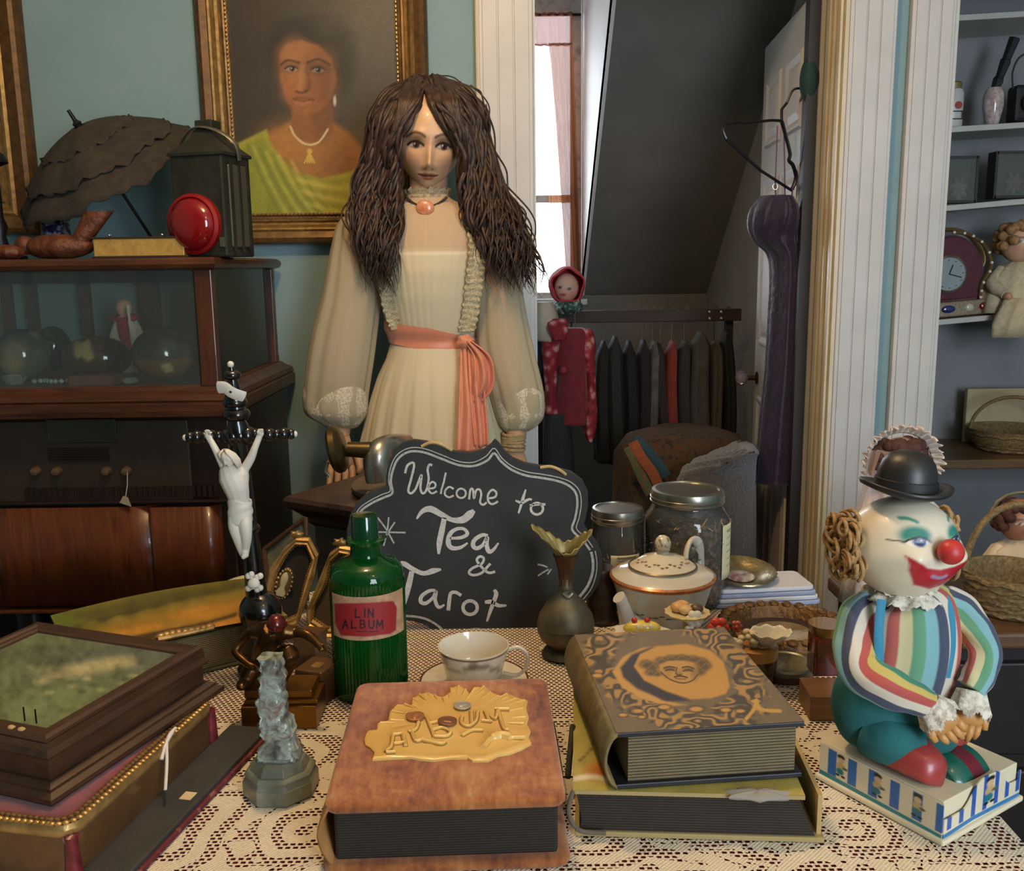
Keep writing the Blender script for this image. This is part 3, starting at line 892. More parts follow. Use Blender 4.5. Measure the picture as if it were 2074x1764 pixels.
G().tube([(-0.026, -0.01, 0.128), (0, -0.028, 0.124), (0.026, -0.01, 0.128), (0.02, 0.018, 0.13), (-0.02, 0.018, 0.13)], 0.007, 8, closed=True).obj('scarf_loop', P('red_felt', '#a31f25'), fg)
G().tube([(0.035, -0.05, 0.0), (0.03, -0.055, 0.16)], 0.0035, 8).obj('white_staff', P('white_wool', '#cfc6b2'), fg)
c = at(187, 772, 2.0)
tag(G().box((c.x, 2.015, FZ + 0.011), (0.094, 0.05, 0.022)).obj('small_box', P('terracotta_card', '#6e3a20', 0.7, c2='#7e4626', ns=30), None, smooth=False, bev=0.002), 'small flat rust-brown box at the front of the case', 'box')
c = at(20, 770, 2.01)
cd_ = thing('crystal_dish', 'cut crystal dish at the lower left of the display case', 'dish', (c.x, 2.03, FZ))
G().lathe([(0.014, 0), (0.018, 0.002), (0.030, 0.020), (0.027, 0.020), (0.014, 0.006)], 12).obj('bowl', glassy('crystal', '#f4f1e6', 0.04, 0.3), cd_, smooth=False)
c = at(262, 772, 2.02)
tag(G().lathe([(0.004, 0), (0.016, 0.002), (0.020, 0.008), (0.012, 0.014), (0.003, 0.016)], 7, (c.x, 2.02, FZ)).obj('crystal_stopper', glassy('crystal', '#f4f1e6'), None, smooth=False), 'clear cut crystal stopper lying beside the rust-brown box', 'stopper')
c = at(545, 690, 2.42)
dm = thing('bone_domino_strip', 'upright cream bone strip with dark pips at the right end of the case', 'ornament', (CX1 - 0.028, 2.40, FZ))
G().box((0, 0, 0.078), (0.006, 0.022, 0.10)).obj('strip', P('bone', '#b5a877', 0.5, c2='#c4b88b', ns=40), dm, smooth=False, bev=0.001)
for k in range(8):
    G().ell((-0.0035, -0.004 + 0.008 * (k % 2), 0.036 + 0.012 * k), (0.001, 0.002, 0.002), 8, 5).obj('pip', P('dark_iron', '#221d19'), dm)
for px, py, lab in ((110, 762, 'clear glass bead string beside the large globe'),):
    c = at(px, py, 2.05)
    g = G()
    for k in range(9):
        g.ell((c.x + 0.01 * (k - 4), 2.04 + 0.008 * math.sin(k), FZ + 0.006), (0.006, 0.006, 0.006), 8, 6)
    tag(stuff(g.obj('glass_beads', glassy('crystal', '#f4f1e6'))), lab, 'beads')

# ---- radio console under the case
walnut_dk = wood('console_dark_veneer', '#160c07', '#2a180d', 'Z', 14, 0.42, 0.2)
walnut = wood('console_red_veneer', '#3a1a0a', '#6b3516', 'Z', 20, 0.35, 0.3, 12)
con = thing('radio_console', 'tall dark veneered radio console cabinet with reddish lower doors', 'console', (0, 0, 0))
KX0, KX1, KY0, KY1 = -1.62, -0.615, 2.01, 2.50
bx('body', KX0, KX1, KY0, KY1, 0.55, 0.999, walnut_dk, con, 0.004)
bx('side_panel', KX1 - 0.001, KX1 + 0.012, KY0 + 0.01, KY1 - 0.01, 0.02, 0.99, walnut_dk, con, 0.003)
bx('control_panel', -1.18, -0.70, KY0 - 0.012, KY0, 0.80, 0.985, P('console_fascia', '#2b2013', 0.6, c2='#33271a', ns=30), con, 0.003)
a, b_ = at(105, 895, KY0), at(240, 845, KY0)
dial = bx('dial_window', a.x, b_.x, KY0 - 0.018, KY0 - 0.012, a.z, b_.z, P('dial_glass', '#2c2a1e', 0.15, coat=0.5), con, 0.002)
a, b_ = at(105, 930, KY0), at(225, 905, KY0)
for k in range(6):
    z = a.z + (b_.z - a.z) * k / 5
    bx('speaker_slat', a.x, b_.x, KY0 - 0.017, KY0 - 0.012, z - 0.0015, z + 0.0015, walnut_dk, con)
for px in (75, 118, 218, 258):
    c = at(px, 953, KY0 - 0.012)
    G().lathe([(0.010, 0), (0.011, 0.008), (0.008, 0.016), (0.003, 0.018)], 18, M=rotM(PI / 2, 0, 0, (c.x, KY0 - 0.012, c.z))).obj('control_knob', P('bakelite', '#5a4630', 0.35), con)
def door_panel(px0, px1, py0, py1, name):
    a, b_ = at(px0, py1, KY0 - 0.02), at(px1, py0, KY0 - 0.02)
    g = G()
    n = 24
    rows = []
    for z in (a.z, b_.z):
        rows.append([(a.x + (b_.x - a.x) * i / n, KY0 - 0.02 + 0.025 * (max(0, i / n - 0.82) / 0.18) ** 2, z) for i in range(n + 1)])
    g.grid(rows)
    return g.obj(name, walnut, con, solid=0.012)
door_panel(5, 318, 1025, 1226, 'door')
door_panel(320, 440, 1025, 1226, 'door')
a = at(5, 1022, KY0 - 0.02); b_ = at(440, 1232, KY0 - 0.02)
bx('upper_ledge', -1.2, KX1 + 0.005, KY0 - 0.028, KY0, a.z - 0.001, a.z + 0.006, walnut_dk, con, 0.002)
bx('lower_ledge', -1.2, KX1 + 0.005, KY0 - 0.03, KY0, b_.z - 0.004, b_.z + 0.004, walnut, con, 0.002)
for k in range(34):
    xx = -1.06 + 0.0125 * k
    bx('fluted_strip', xx - 0.004, xx + 0.004, KY0 - 0.016, KY0 - 0.01, a.z + 0.01, a.z + 0.035, walnut_dk, con)
for x in (-1.10, -0.64):
    G().lathe([(0.022, 0), (0.018, 0.05), (0.026, 0.25), (0.032, 0.45), (0.034, 0.56)], 16, (x, KY0 + 0.03, 0)).obj('leg', walnut_dk, con)
bx('shelf_below', KX0, KX1, KY0 + 0.02, KY1, 0.10, 0.13, walnut_dk, con, 0.003)
bx('back_panel', KX0, KX1, KY1 - 0.02, KY1, 0.05, 0.56, walnut_dk, con)
tg = thing('string_tag', 'small pale paper tag hanging on a string from a console knob', 'tag', (0, 0, 0))
c1, c2 = at(258, 957, KY0 - 0.032), at(254, 1008, KY0 - 0.032)
G().tube([c1, (c1 + c2) / 2 + Vector((0.002, 0, 0)), c2], 0.0012, 6).obj('string', P('string_white', '#b5a88e', 0.9), tg)
G().prism([(-0.010, -0.012), (0.016, -0.014), (0.004, 0.004), (-0.006, 0.004)], -0.0015, 0.0015, M=rotM(PI / 2, 0.3, 0, (c2.x, c2.y, c2.z - 0.002))).obj('paper', P('tag_paper', '#9d917a', 0.8), tg, smooth=False)

# ================================================================== ON TOP OF THE CASE
TZ = 1.3285
# black parasol
ap = at(165, 264, 2.27)
ax = Vector((0.34, 0.42, -0.84)).normalized()
par = thing('parasol', 'old black ruffled parasol propped half open on top of the display case', 'umbrella', ap)
q = Vector((0, 0, -1)).rotation_difference(ax)
par.rotation_mode = 'QUATERNION'; par.rotation_quaternion = q
cloth = P('black_fringed_silk', '#2b2620', 0.9, c2='#3a342b', ns=50, bs=150, bstr=0.6)
def canopy(r0, r1, lift, name, sc):
    rows = []
    for i in range(15):
        t = r0 + (r1 - r0) * i / 14
        ring = []
        for j in range(96):
            a = 2 * PI * j / 96
            k = 1 - 0.055 * abs(math.sin(4 * a)) * t
            wob = 0.006 * math.sin(8 * a) * t + (0.005 * math.sin(29 * a) + 0.004 * math.sin(17 * a + 1)) * (1 if i == 14 else 0)
            ring.append((0.24 * t * k * math.cos(a), 0.24 * t * k * math.sin(a), -0.115 * t ** 1.7 + lift + wob))
        rows.append(ring)
    return G().grid(rows, cu=True).obj(name, cloth, par, smooth='all', solid=0.002)
canopy(0.02, 1.0, 0.0, 'canopy', 0)
canopy(0.05, 0.50, 0.010, 'ruffle', 0)
canopy(0.40, 0.80, 0.008, 'ruffle', 0)
G().tube([(0, 0, 0.05), (0, 0, 0.0)], [0.004, 0.006], 10).obj('ferrule', P('bakelite_black', '#15141a', 0.3), par)
G().lathe([(0.005, 0), (0.010, 0.004), (0.009, 0.012), (0.011, 0.018), (0.005, 0.024)], 14).obj('ferrule_ring', P('bakelite_black', '#15141a'), par)
G().tube([(0, 0, 0), (0, 0, -0.335)], 0.004, 8).obj('shaft', P('dark_iron', '#221d19'), par)
for k in range(8):
    a = PI / 8 + k * PI / 4
    pts = [(0.24 * t * 0.95 * math.cos(a), 0.24 * t * 0.95 * math.sin(a), -0.115 * t ** 1.7 - 0.006) for t in np.linspace(0.03, 0.97, 8)]
    G().tube(pts, 0.0016, 5).obj('rib', P('dark_iron', '#221d19'), par)

# railway lantern with the red lens
c = on(420, 527, TZ)
lan = thing('railway_lantern', 'dark tin railway lantern with a round red lens on the display case', 'lantern', (at(462, 520, 2.16).x, 2.075, TZ), rz=math.radians(-17))
tin = P('old_tin', '#2b2c25', 0.55, 0.5, c2='#3c3d34', ns=25, bs=60, bstr=0.2)
G().box((0, 0, 0.105), (0.125, 0.105, 0.21)).obj('body', tin, lan, smooth=False, bev=0.004)
rows = [[(-w_, -d_, z), (w_, -d_, z), (w_, d_, z), (-w_, d_, z)] for w_, d_, z in ((0.066, 0.056, 0.208), (0.066, 0.056, 0.214), (0.03, 0.026, 0.245), (0.022, 0.02, 0.262))]
G().grid(rows, cu=True, cap=True).obj('roof', tin, lan, smooth=False)
G().box((0.0, 0, 0.272), (0.042, 0.036, 0.024)).obj('chimney', tin, lan, smooth=False, bev=0.003)
G().tube(catmull([(-0.07, 0, 0.20), (-0.06, -0.01, 0.24), (-0.02, -0.02, 0.268), (0.03, -0.02, 0.262), (0.07, -0.01, 0.235), (0.072, 0, 0.20)], 6), 0.007, 8, flat=0.35).obj('carry_handle', P('tin_bright', '#6f6f60', 0.4, 0.7), lan)
G().box((0.0645, 0, 0.105), (0.006, 0.07, 0.17)).obj('side_door', P('tin_bright', '#6f6f60'), lan, smooth=False, bev=0.003)
for y in (-0.03, 0.0, 0.03):
    G().box((0.069, y, 0.105), (0.004, 0.006, 0.19)).obj('side_strap', tin, lan, smooth=False)
Ml = rotM(PI / 2, 0, 0, (-0.01, -0.052, 0.068))
G().lathe([(0.063, 0.0), (0.063, 0.012), (0.056, 0.016), (0.054, 0.012)], 40, M=Ml, cap=False).obj('lens_rim', P('red_tin', '#8a1516', 0.4, 0.2), lan)
G().lathe([(0.055, 0.010), (0.050, 0.022), (0.038, 0.031), (0.02, 0.036), (0.003, 0.037)], 40, M=Ml).obj('lens', P('ruby_glass', '#7d0c12', 0.12, coat=0.6), lan)
G().box((0.055, -0.056, 0.03), (0.01, 0.008, 0.02)).obj('latch', P('tin_bright', '#6f6f60'), lan, smooth=False, bev=0.001)

# gilt-edged book lying flat
c = at(288, 522, 2.03)
bk = thing('gilt_edged_book', 'closed old book lying flat with broad gilt page edges on the case', 'book', (c.x, 2.075, TZ), rz=0.02)
G().box((0, 0, 0.022), (0.188, 0.125, 0.036)).obj('gilt_pages', P('gilt_page_edge', '#caa55a', 0.45, 0.35, c2='#b58f46', ns=70, bs=150, bstr=0.2), bk, smooth=False, bev=0.001)
cvm = P('dark_cloth_cover', '#2a1d16', 0.6)
G().box((0.002, 0.002, 0.042), (0.202, 0.134, 0.004)).obj('cover', cvm, bk, smooth=False, bev=0.001)
G().box((0.002, 0.002, 0.002), (0.202, 0.134, 0.004)).obj('cover', cvm, bk, smooth=False, bev=0.001)
for x in (-0.06, 0.05):
    G().ell((x, -0.06, 0.047), (0.004, 0.004, 0.003), 10, 6).obj('clasp_stud', P('bright_nickel', '#c9c2b0', 0.2, 0.9), bk)

# carved wooden bird
c = at(130, 522, 2.06)
bird = thing('carved_bird', 'brown carved wooden bird with raised tail lying on the display case', 'carving', (c.x, 2.06, TZ))
carv = P('carved_brown_wood', '#4a2412', 0.5, c2='#6d3a1e', ns=60, bs=110, bstr=0.9, bd=0.004)
G().ell((-0.01, 0, 0.026), (0.075, 0.04, 0.027), 28, 16, f=lambda d: 1 + 0.08 * math.sin(9 * d[0]) * abs(d[1])).obj('body', carv, bird)
rows = []
for i in range(10):
    t = i / 9
    rows.append([(0.030 + 0.055 * t + (0.020 + 0.012 * t) * math.cos(a), 0.024 * math.sin(a) * (1 - 0.5 * t), 0.025 + 0.075 * t) for a in np.linspace(0, 2 * PI, 16, endpoint=False)])
G().grid(rows, cu=True, cap=True).obj('tail', carv, bird)
G().ell((-0.078, -0.005, 0.030), (0.022, 0.02, 0.02), 18, 12).obj('head', carv, bird)
G().tube([(-0.095, -0.01, 0.028), (-0.115, -0.012, 0.022)], [0.008, 0.002], 8).obj('beak', carv, bird)
c = at(18, 520, 2.03)
tag(G().ell((c.x, 2.03, TZ + 0.015), (0.03, 0.028, 0.0155), 24, 12, f=lambda d: 1 + 0.07 * math.sin(8 * math.atan2(d[1], d[0]))).obj('carved_seed_pod', carv), 'small brown carved seed pod left of the wooden bird', 'carving')
c = at(108, 500, 2.24)
jar = thing('blue_china_jar', 'dark blue and white china jar under the parasol on the case', 'jar', (c.x, 2.26, TZ))
G().lathe([(0.022, 0), (0.03, 0.01), (0.034, 0.05), (0.03, 0.085), (0.02, 0.096), (0.022, 0.104)], 28).obj('body', P('blue_china', '#20243c', 0.2, c2='#8a90ad', ns=70, coat=0.4, lo=0.5, hi=0.62), jar)
G().lathe([(0.023, 0.104), (0.022, 0.11), (0.01, 0.118), (0.004, 0.124)], 24).obj('lid', P('blue_china', '#20243c'), jar)
c = at(-6, 330, 2.10)
lp = thing('black_oil_lamp', 'black metal oil lamp with mushroom cap at the left edge of the photo', 'lamp', (c.x, 2.08, TZ))
blk = P('black_metal', '#16151a', 0.4, 0.5)
G().lathe([(0.05, 0), (0.05, 0.008), (0.02, 0.016), (0.012, 0.05), (0.018, 0.07), (0.011, 0.09), (0.011, 0.20)], 24).obj('stem', blk, lp)
G().lathe([(0.010, 0.195), (0.032, 0.205), (0.026, 0.222), (0.010, 0.232), (0.003, 0.236)], 24).obj('cap', blk, lp)
# ================================================================== MANNEQUIN IN THE WHITE DRESS
MY = 2.30
MC = at(876, 690, MY)
man = thing('mannequin', 'life-size mannequin with long dark curls wearing a cream gown with a peach sash', 'mannequin', (MC.x, MY, 0))
KS = MY / 1880.0                      # metres per frame pixel at the figure
def mp(px, py, dy=0.0):
    v = at(px, py, MY + dy)
    return Vector((v.x - MC.x, dy, v.z))
def zz(py): return at(876, py, MY).z
cream = '#cfc3a2'
gown = VC('gown_muslin', 0.85, 0, 0.2, bs=220, bstr=0.15)
skin_m = VC('painted_wax_face', 0.42, 0.12)
# --- body under the gown (one continuous surface, neck to stand)
secs = [(zz(385), 33 * KS, 0.040), (zz(398), 36 * KS, 0.043), (zz(410), 46 * KS, 0.05), (zz(425), 110 * KS, 0.06), (zz(445), 142 * KS, 0.075), (zz(490), 128 * KS, 0.098), (zz(545), 112 * KS, 0.11), (zz(610), 98 * KS, 0.095), (zz(685), 78 * KS, 0.072), (zz(760), 110 * KS, 0.10), (0.90, 0.15, 0.12), (0.5, 0.14, 0.11), (0.0, 0.10, 0.09)]
G().loft(secs[::-1], 40).obj('body', P('wax_body', '#b08a68', 0.6), man)
# --- bodice with high collar, sheer yoke and tucks
def bod_mod(t, z):
    front = max(0.0, -math.sin(t))
    return 1 + 0.010 * math.sin(t * 46) * (0.4 + 0.6 * front)
bs_ = [(zz(384), 40 * KS, 0.048), (zz(390), 41 * KS, 0.049), (zz(402), 43 * KS, 0.051), (zz(411), 56 * KS, 0.058), (zz(420), 90 * KS, 0.066), (zz(432), 138 * KS, 0.075), (zz(450), 165 * KS, 0.086), (zz(480), 150 * KS, 0.103), (zz(515), 126 * KS, 0.117), (zz(550), 114 * KS, 0.121), (zz(600), 103 * KS, 0.113), (zz(650), 92 * KS, 0.096), (zz(690), 84 * KS, 0.080), (zz(712), 86 * KS, 0.083)]
bz = [s[0] for s in bs_][::-1]
secs = []
for z in np.linspace(bs_[-1][0], bs_[0][0], 60):
    secs.append((z, float(np.interp(z, bz, [s[1] for s in bs_][::-1])), float(np.interp(z, bz, [s[2] for s in bs_][::-1]))))
g = G().loft(secs, 140, mod=bod_mod, cap=False)
A = g.A()
px, py = project(A + np.array([MC.x, MY, 0]))
p = Paint(px, py, cream)
fr = A[:, 1] < 0
p.mask(fr * sst(518, 508, py) * sst(795, 812, px) * sst(968, 950, px), '#b89a7e', 0.75)
p.mask(fr * np.exp(-((py - 512) / 4.0) ** 2) * sst(795, 812, px) * sst(968, 950, px), '#e6dcc0', 0.8)
p.mask(sst(402, 394, py), '#c4b48e', 0.7)
g.obj('bodice', gown, man, cols=p.c, smooth='all')
# lace ruffles down the bodice
lace2 = P('gown_lace', '#cbbf9c', 0.9, c2='#a99c78', ns=260, bs=400, bstr=0.8, lo=0.42, hi=0.58)
def ruffle(pts, wd, name, n=70, amp=0.006, out=0.006):
    pts = catmull(pts, max(4, n // (len(pts) - 1)))
    rows = []
    for i, q in enumerate(pts):
        q = Vector(q)
        w_ = wd * (1 + 0.12 * math.sin(i * 1.3))
        rows.append([q + Vector((-w_ / 2, -out - amp * math.sin(i * 1.9), 0)), q + Vector((-w_ * 0.2, -out * 0.6, 0)), q + Vector((w_ * 0.2, -out * 0.6, 0)), q + Vector((w_ / 2, -out - amp * math.cos(i * 1.7), 0))])
    return G().grid(rows).obj(name, lace2, man, smooth='all')
ruffle([mp(795, 440, -0.088), mp(785, 500, -0.108), mp(782, 560, -0.100), mp(788, 620, -0.080), mp(805, 668, -0.068)], 0.030, 'lace_ruffle')
ruffle([mp(960, 440, -0.088), mp(968, 500, -0.105), mp(962, 560, -0.100), mp(955, 620, -0.085), mp(945, 672, -0.072)], 0.040, 'lace_ruffle')
# --- skirt with pleats
def sk_mod(t, z):
    k = min(1.0, max(0.0, (zz(700) - z) / 0.25))
    return 1 + k * (0.030 * math.sin(t * 17 + 0.4 * math.sin(3 * t)) + 0.014 * math.sin(t * 41))
ss = [(zz(695), 85 * KS, 0.084), (zz(720), 92 * KS, 0.094), (zz(760), 112 * KS, 0.112), (zz(800), 126 * KS, 0.124), (zz(850), 140 * KS, 0.135), (zz(900), 152 * KS, 0.146), (0.75, 0.19, 0.16), (0.45, 0.22, 0.185), (0.05, 0.25, 0.21)]
sz = [s[0] for s in ss][::-1]
secs = [(z, float(np.interp(z, sz, [s[1] for s in ss][::-1])), float(np.interp(z, sz, [s[2] for s in ss][::-1]))) for z in np.linspace(0.05, ss[0][0], 60)]
g = G().loft(secs, 170, mod=sk_mod, cap=False)
cc = np.tile(np.array(lin(cream)), (len(g.v), 1))
g.obj('skirt', gown, man, cols=cc, smooth='all')
# --- full sheer sleeves with lace bands
slv = sheer('sleeve_voile', '#d3c8a9', 0.80)
def sleeve(path, name, seed):
    """path: (px, py, half width px, depth offset)"""
    pts = catmull([(q[0], q[1], q[2], q[3]) for q in path], 8)
    rows = []
    n = 72
    L = len(pts)
    for i, (x, y, h, dy) in enumerate(pts):
        c = mp(x, y, dy)
        ring = []
        for j in range(n):
            a = 2 * PI * j / n
            k = 1 + (0.035 * math.sin(7 * a + seed) + 0.025 * math.sin(13 * a + 2 * seed)) * min(1, i / 10)
            ring.append((c.x + h * KS * k * math.cos(a), c.y + h * KS * 0.72 * k * math.sin(a), c.z))
        rows.append(ring)
    return G().grid(rows, cu=True).obj(name, slv, man, smooth='all')
LS = [(738, 428, 22, 0.0), (720, 450, 34, -0.01), (712, 500, 40, -0.02), (709, 600, 56, -0.03), (692, 700, 64, -0.04), (679, 800, 63, -0.05), (680, 835, 60, -0.05), (690, 856, 40, -0.05), (697, 866, 24, -0.05)]
RS = [(1000, 428, 22, 0.0), (1012, 455, 33, 0.0), (1013, 520, 38, -0.01), (1013, 600, 44, -0.02), (1022, 700, 54, -0.03), (1045, 790, 52, -0.05), (1052, 840, 47, -0.05), (1050, 862, 36, -0.05), (1046, 874, 22, -0.05)]
sl1 = sleeve(LS, 'sleeve', 0.4)
sl2 = sleeve(RS, 'sleeve', 1.7)
def lace_band(path, y0, y1, name, parent, peaks):
    P_ = [np.array(q, float) for q in path]
    ys = [q[1] for q in P_]
    def prm(y): return [float(np.interp(y, ys, [q[k] for q in P_])) for k in (0, 2, 3)]
    rows = []
    n = 96
    for i in range(12):
        t = i / 11
        ring = []
        for j in range(n + 1):
            a = PI + PI * j / n      # front half
            top = y0 + (y1 - y0) * (0.55 - 0.55 * abs(math.sin(a * peaks)) ** 0.7)
            y = top + (y1 - top) * t
            x, h, dy = prm(y)
            c = mp(x, y, dy)
            k = 1.03 + 0.012 * math.sin(j * 2.1 + i * 1.7)
            ring.append((c.x + h * KS * k * math.cos(a), c.y + h * KS * 0.72 * k * math.sin(a), c.z))
        rows.append(ring)
    return G().grid(rows).obj(name, P('ivory_lace', '#e8dec6', 0.9, c2='#c0b390', ns=240, bs=380, bstr=1.0, lo=0.42, hi=0.6), parent, smooth='all')
lace_band(LS, 778, 858, 'lace_cuff', sl1, 1.5)
lace_band(RS, 782, 864, 'lace_cuff', sl2, 1.5)
# arms and hands
wax = P('wax_skin', '#b58e6c', 0.5, c2='#c29b78', ns=12)
def arm(path, name):
    pts = [mp(*q[:2], q[3]) for q in path]
    pts = catmull(pts, 6)
    rr = np.interp(np.linspace(0, 1, len(pts)), np.linspace(0, 1, len(path)), [q[2] for q in path])
    return G().tube(pts, list(rr), 14).obj(name, wax, man)
arm([(735, 440, 0.045, 0.0), (712, 600, 0.040, -0.02), (692, 720, 0.034, -0.04), (690, 850, 0.026, -0.05), (690, 885, 0.021, -0.06)], 'arm')
arm([(1005, 440, 0.045, 0.0), (1012, 600, 0.040, -0.02), (1025, 720, 0.034, -0.04), (1045, 860, 0.026, -0.05), (1040, 905, 0.022, -0.06)], 'arm')
def hand(wx, wy, dirx, name):
    """palm and five separate curled fingers, hanging"""
    w0 = mp(wx, wy, -0.06)
    g = G()
    rows = []
    for k, (dz, hw, hd) in enumerate(((0.01, 0.020, 0.016), (-0.015, 0.026, 0.017), (-0.04, 0.034, 0.016), (-0.062, 0.036, 0.014), (-0.075, 0.034, 0.011))):
        rows.append([(w0.x + hw * math.cos(a), w0.y + hd * math.sin(a), w0.z + dz) for a in np.linspace(0, 2 * PI, 16, endpoint=False)])
    g.grid(rows, cu=True, cap=True)
    for f, (ox, ln) in enumerate(((-0.026, 0.058), (-0.009, 0.068), (0.008, 0.064), (0.024, 0.050))):
        b0 = Vector((w0.x + ox, w0.y, w0.z - 0.068))
        g.tube([b0, b0 + Vector((ox * 0.1, -0.006, -ln * 0.4)), b0 + Vector((ox * 0.12, -0.018, -ln * 0.72)), b0 + Vector((ox * 0.1, -0.034, -ln * 0.92))], [0.0088, 0.0084, 0.0076, 0.005], 10)
    b0 = Vector((w0.x + dirx * 0.024, w0.y, w0.z - 0.03))
    g.tube([b0, b0 + Vector((dirx * 0.018, -0.012, -0.018)), b0 + Vector((dirx * 0.024, -0.024, -0.040)), b0 + Vector((dirx * 0.02, -0.03, -0.054))], [0.011, 0.010, 0.0088, 0.006], 10)
    return g.obj(name, wax, man, smooth='all')
hand(690, 885, 1, 'hand'); hand(1040, 905, -1, 'hand')
g = G()
for k in range(6):
    c = mp(1041 - k * 0.4, 878 + k * 6, -0.055)
    g.tube([c + Vector((0.027 * math.cos(a), 0.024 * math.sin(a), 0.003 * math.sin(a + k))) for a in np.linspace(0, 2 * PI, 20, endpoint=False)], 0.0042, 6, closed=True)
stuff(g.obj('wrist_wrapping', P('bandage_cord', '#b39e74', 0.9, c2='#8f7c58', ns=120), man))
# --- sash, knot and tails
sash_m = P('peach_satin', '#d98d6e', 0.45, c2='#c97a5c', ns=9, bs=40, bstr=0.25, sheen=0.3)
rows = []
for i in range(9):
    t = i / 8
    ring = []
    for j in range(100):
        a = 2 * PI * j / 100
        xx = math.cos(a)
        cy = 682 + 14 * xx
        hh = 22 - 10 * max(0, xx)
        y = cy - hh + 2 * hh * t
        zc = zz(y)
        rx = float(np.interp(zc, bz, [s[1] for s in bs_][::-1])) if zc > bs_[-1][0] else 86 * KS
        ry = float(np.interp(zc, bz, [s[2] for s in bs_][::-1])) if zc > bs_[-1][0] else 0.086
        k = 1.045 + 0.014 * math.sin(t * 9 + 2.2 * xx) + 0.01 * math.sin(t * PI)
        ring.append((rx * k * math.cos(a), ry * k * math.sin(a), zc))
    rows.append(ring)
G().grid(rows, cu=True).obj('sash', sash_m, man, smooth='all')
def ribbonstrip(path, name, wob=0.006, n=12):
    """path: (px left, px right, py, depth)"""
    pts = catmull([np.array(q, float) for q in path], 7)
    rows = []
    for i, (a, b_, y, dy) in enumerate(pts):
        A_, B_ = mp(a, y, dy), mp(b_, y, dy)
        rows.append([A_ + (B_ - A_) * (j / n) + Vector((0, wob * math.sin(j * 0.9 + 0.35 * math.sin(i * 0.3)), 0)) for j in range(n + 1)])
    return G().grid(rows).obj(name, sash_m, man, smooth='all', solid=0.003)
ribbonstrip([(932, 952, 692, -0.105), (932, 958, 740, -0.122), (930, 966, 800, -0.145), (928, 975, 850, -0.158), (925, 978, 915, -0.172)], 'sash_tail')
ribbonstrip([(948, 962, 695, -0.112), (950, 978, 760, -0.140), (955, 985, 830, -0.155), (962, 990, 905, -0.172)], 'sash_tail', 0.008)
ribbonstrip([(940, 955, 690, -0.115), (958, 992, 720, -0.140), (962, 1001, 758, -0.150), (958, 996, 790, -0.150), (952, 976, 812, -0.140)], 'bow_loop', 0.012)
c = mp(943, 692, -0.108)
G().ell(c, (0.020, 0.016, 0.017), 18, 12, f=lambda d: 1 + 0.10 * math.sin(6 * math.atan2(d[2], d[0]))).obj('sash_knot', sash_m, man)
# --- head: one sculpted surface with painted features
HC = mp(869, 276, -0.025)
HW, HH, HD = 64 * KS, 100 * KS, 0.088
HDROT = rotM(math.radians(6), math.radians(4), math.radians(7))
def sculpt(nu, nv, dims, jaw, bumps):
    g = G().ell((0, 0, 0), (1, 1, 1), nu, nv)
    A = g.A()
    fx, fy, fz = A[:, 0].copy(), A[:, 1].copy(), A[:, 2].copy()
    front = sst(0.15, -0.35, fy)
    k = jaw(fz)
    fz = np.where(fz > 0.2, 0.2 + (fz - 0.2) * 0.82, fz)
    X_, Y__, Z_ = fx * dims[0] * k, fy * dims[1], fz * dims[2]
    uu, vv = fx * k, fz
    for (bx_, bz_, sx, sz_, d) in bumps:
        wgt = np.exp(-((uu - bx_) / sx) ** 2 - ((vv - bz_) / sz_) ** 2) * front
        Y__ = Y__ - d * wgt
    g.v = [tuple(q) for q in np.stack([X_, Y__, Z_], 1)]
    return g, uu, vv, front
jaw = lambda fz: 1 - 0.34 * np.clip((-fz - 0.25) / 0.75, 0, 1) ** 1.5
bumps = [(0, -0.36, 0.10, 0.20, 0.010), (0, -0.54, 0.13, 0.09, 0.014), (0, -0.47, 0.10, 0.12, 0.006), (-0.15, -0.57, 0.07, 0.06, 0.004), (0.15, -0.57, 0.07, 0.06, 0.004),
         (-0.40, -0.18, 0.20, 0.10, -0.009), (0.40, -0.18, 0.20, 0.10, -0.009), (-0.40, -0.19, 0.13, 0.06, 0.006), (0.40, -0.19, 0.13, 0.06, 0.006),
         (-0.38, 0.03, 0.28, 0.09, 0.005), (0.38, 0.03, 0.28, 0.09, 0.005), (0, -0.69, 0.20, 0.035, 0.006), (0, -0.76, 0.15, 0.035, 0.006), (0, -0.725, 0.22, 0.016, -0.005), (0, -0.93, 0.24, 0.10, 0.010), (-0.5, -0.45, 0.25, 0.2, 0.005), (0.5, -0.45, 0.25, 0.2, 0.005)]
g, uu, vv, front = sculpt(180, 180, (HW, HD, HH), jaw, bumps)
p = Paint(uu, vv, '#d0a983')
p.ell(-0.5, -0.48, 0.26, 0.16, '#c98f70', 0.9, a=0.5); p.ell(0.5, -0.48, 0.26, 0.16, '#c98f70', 0.9, a=0.5)
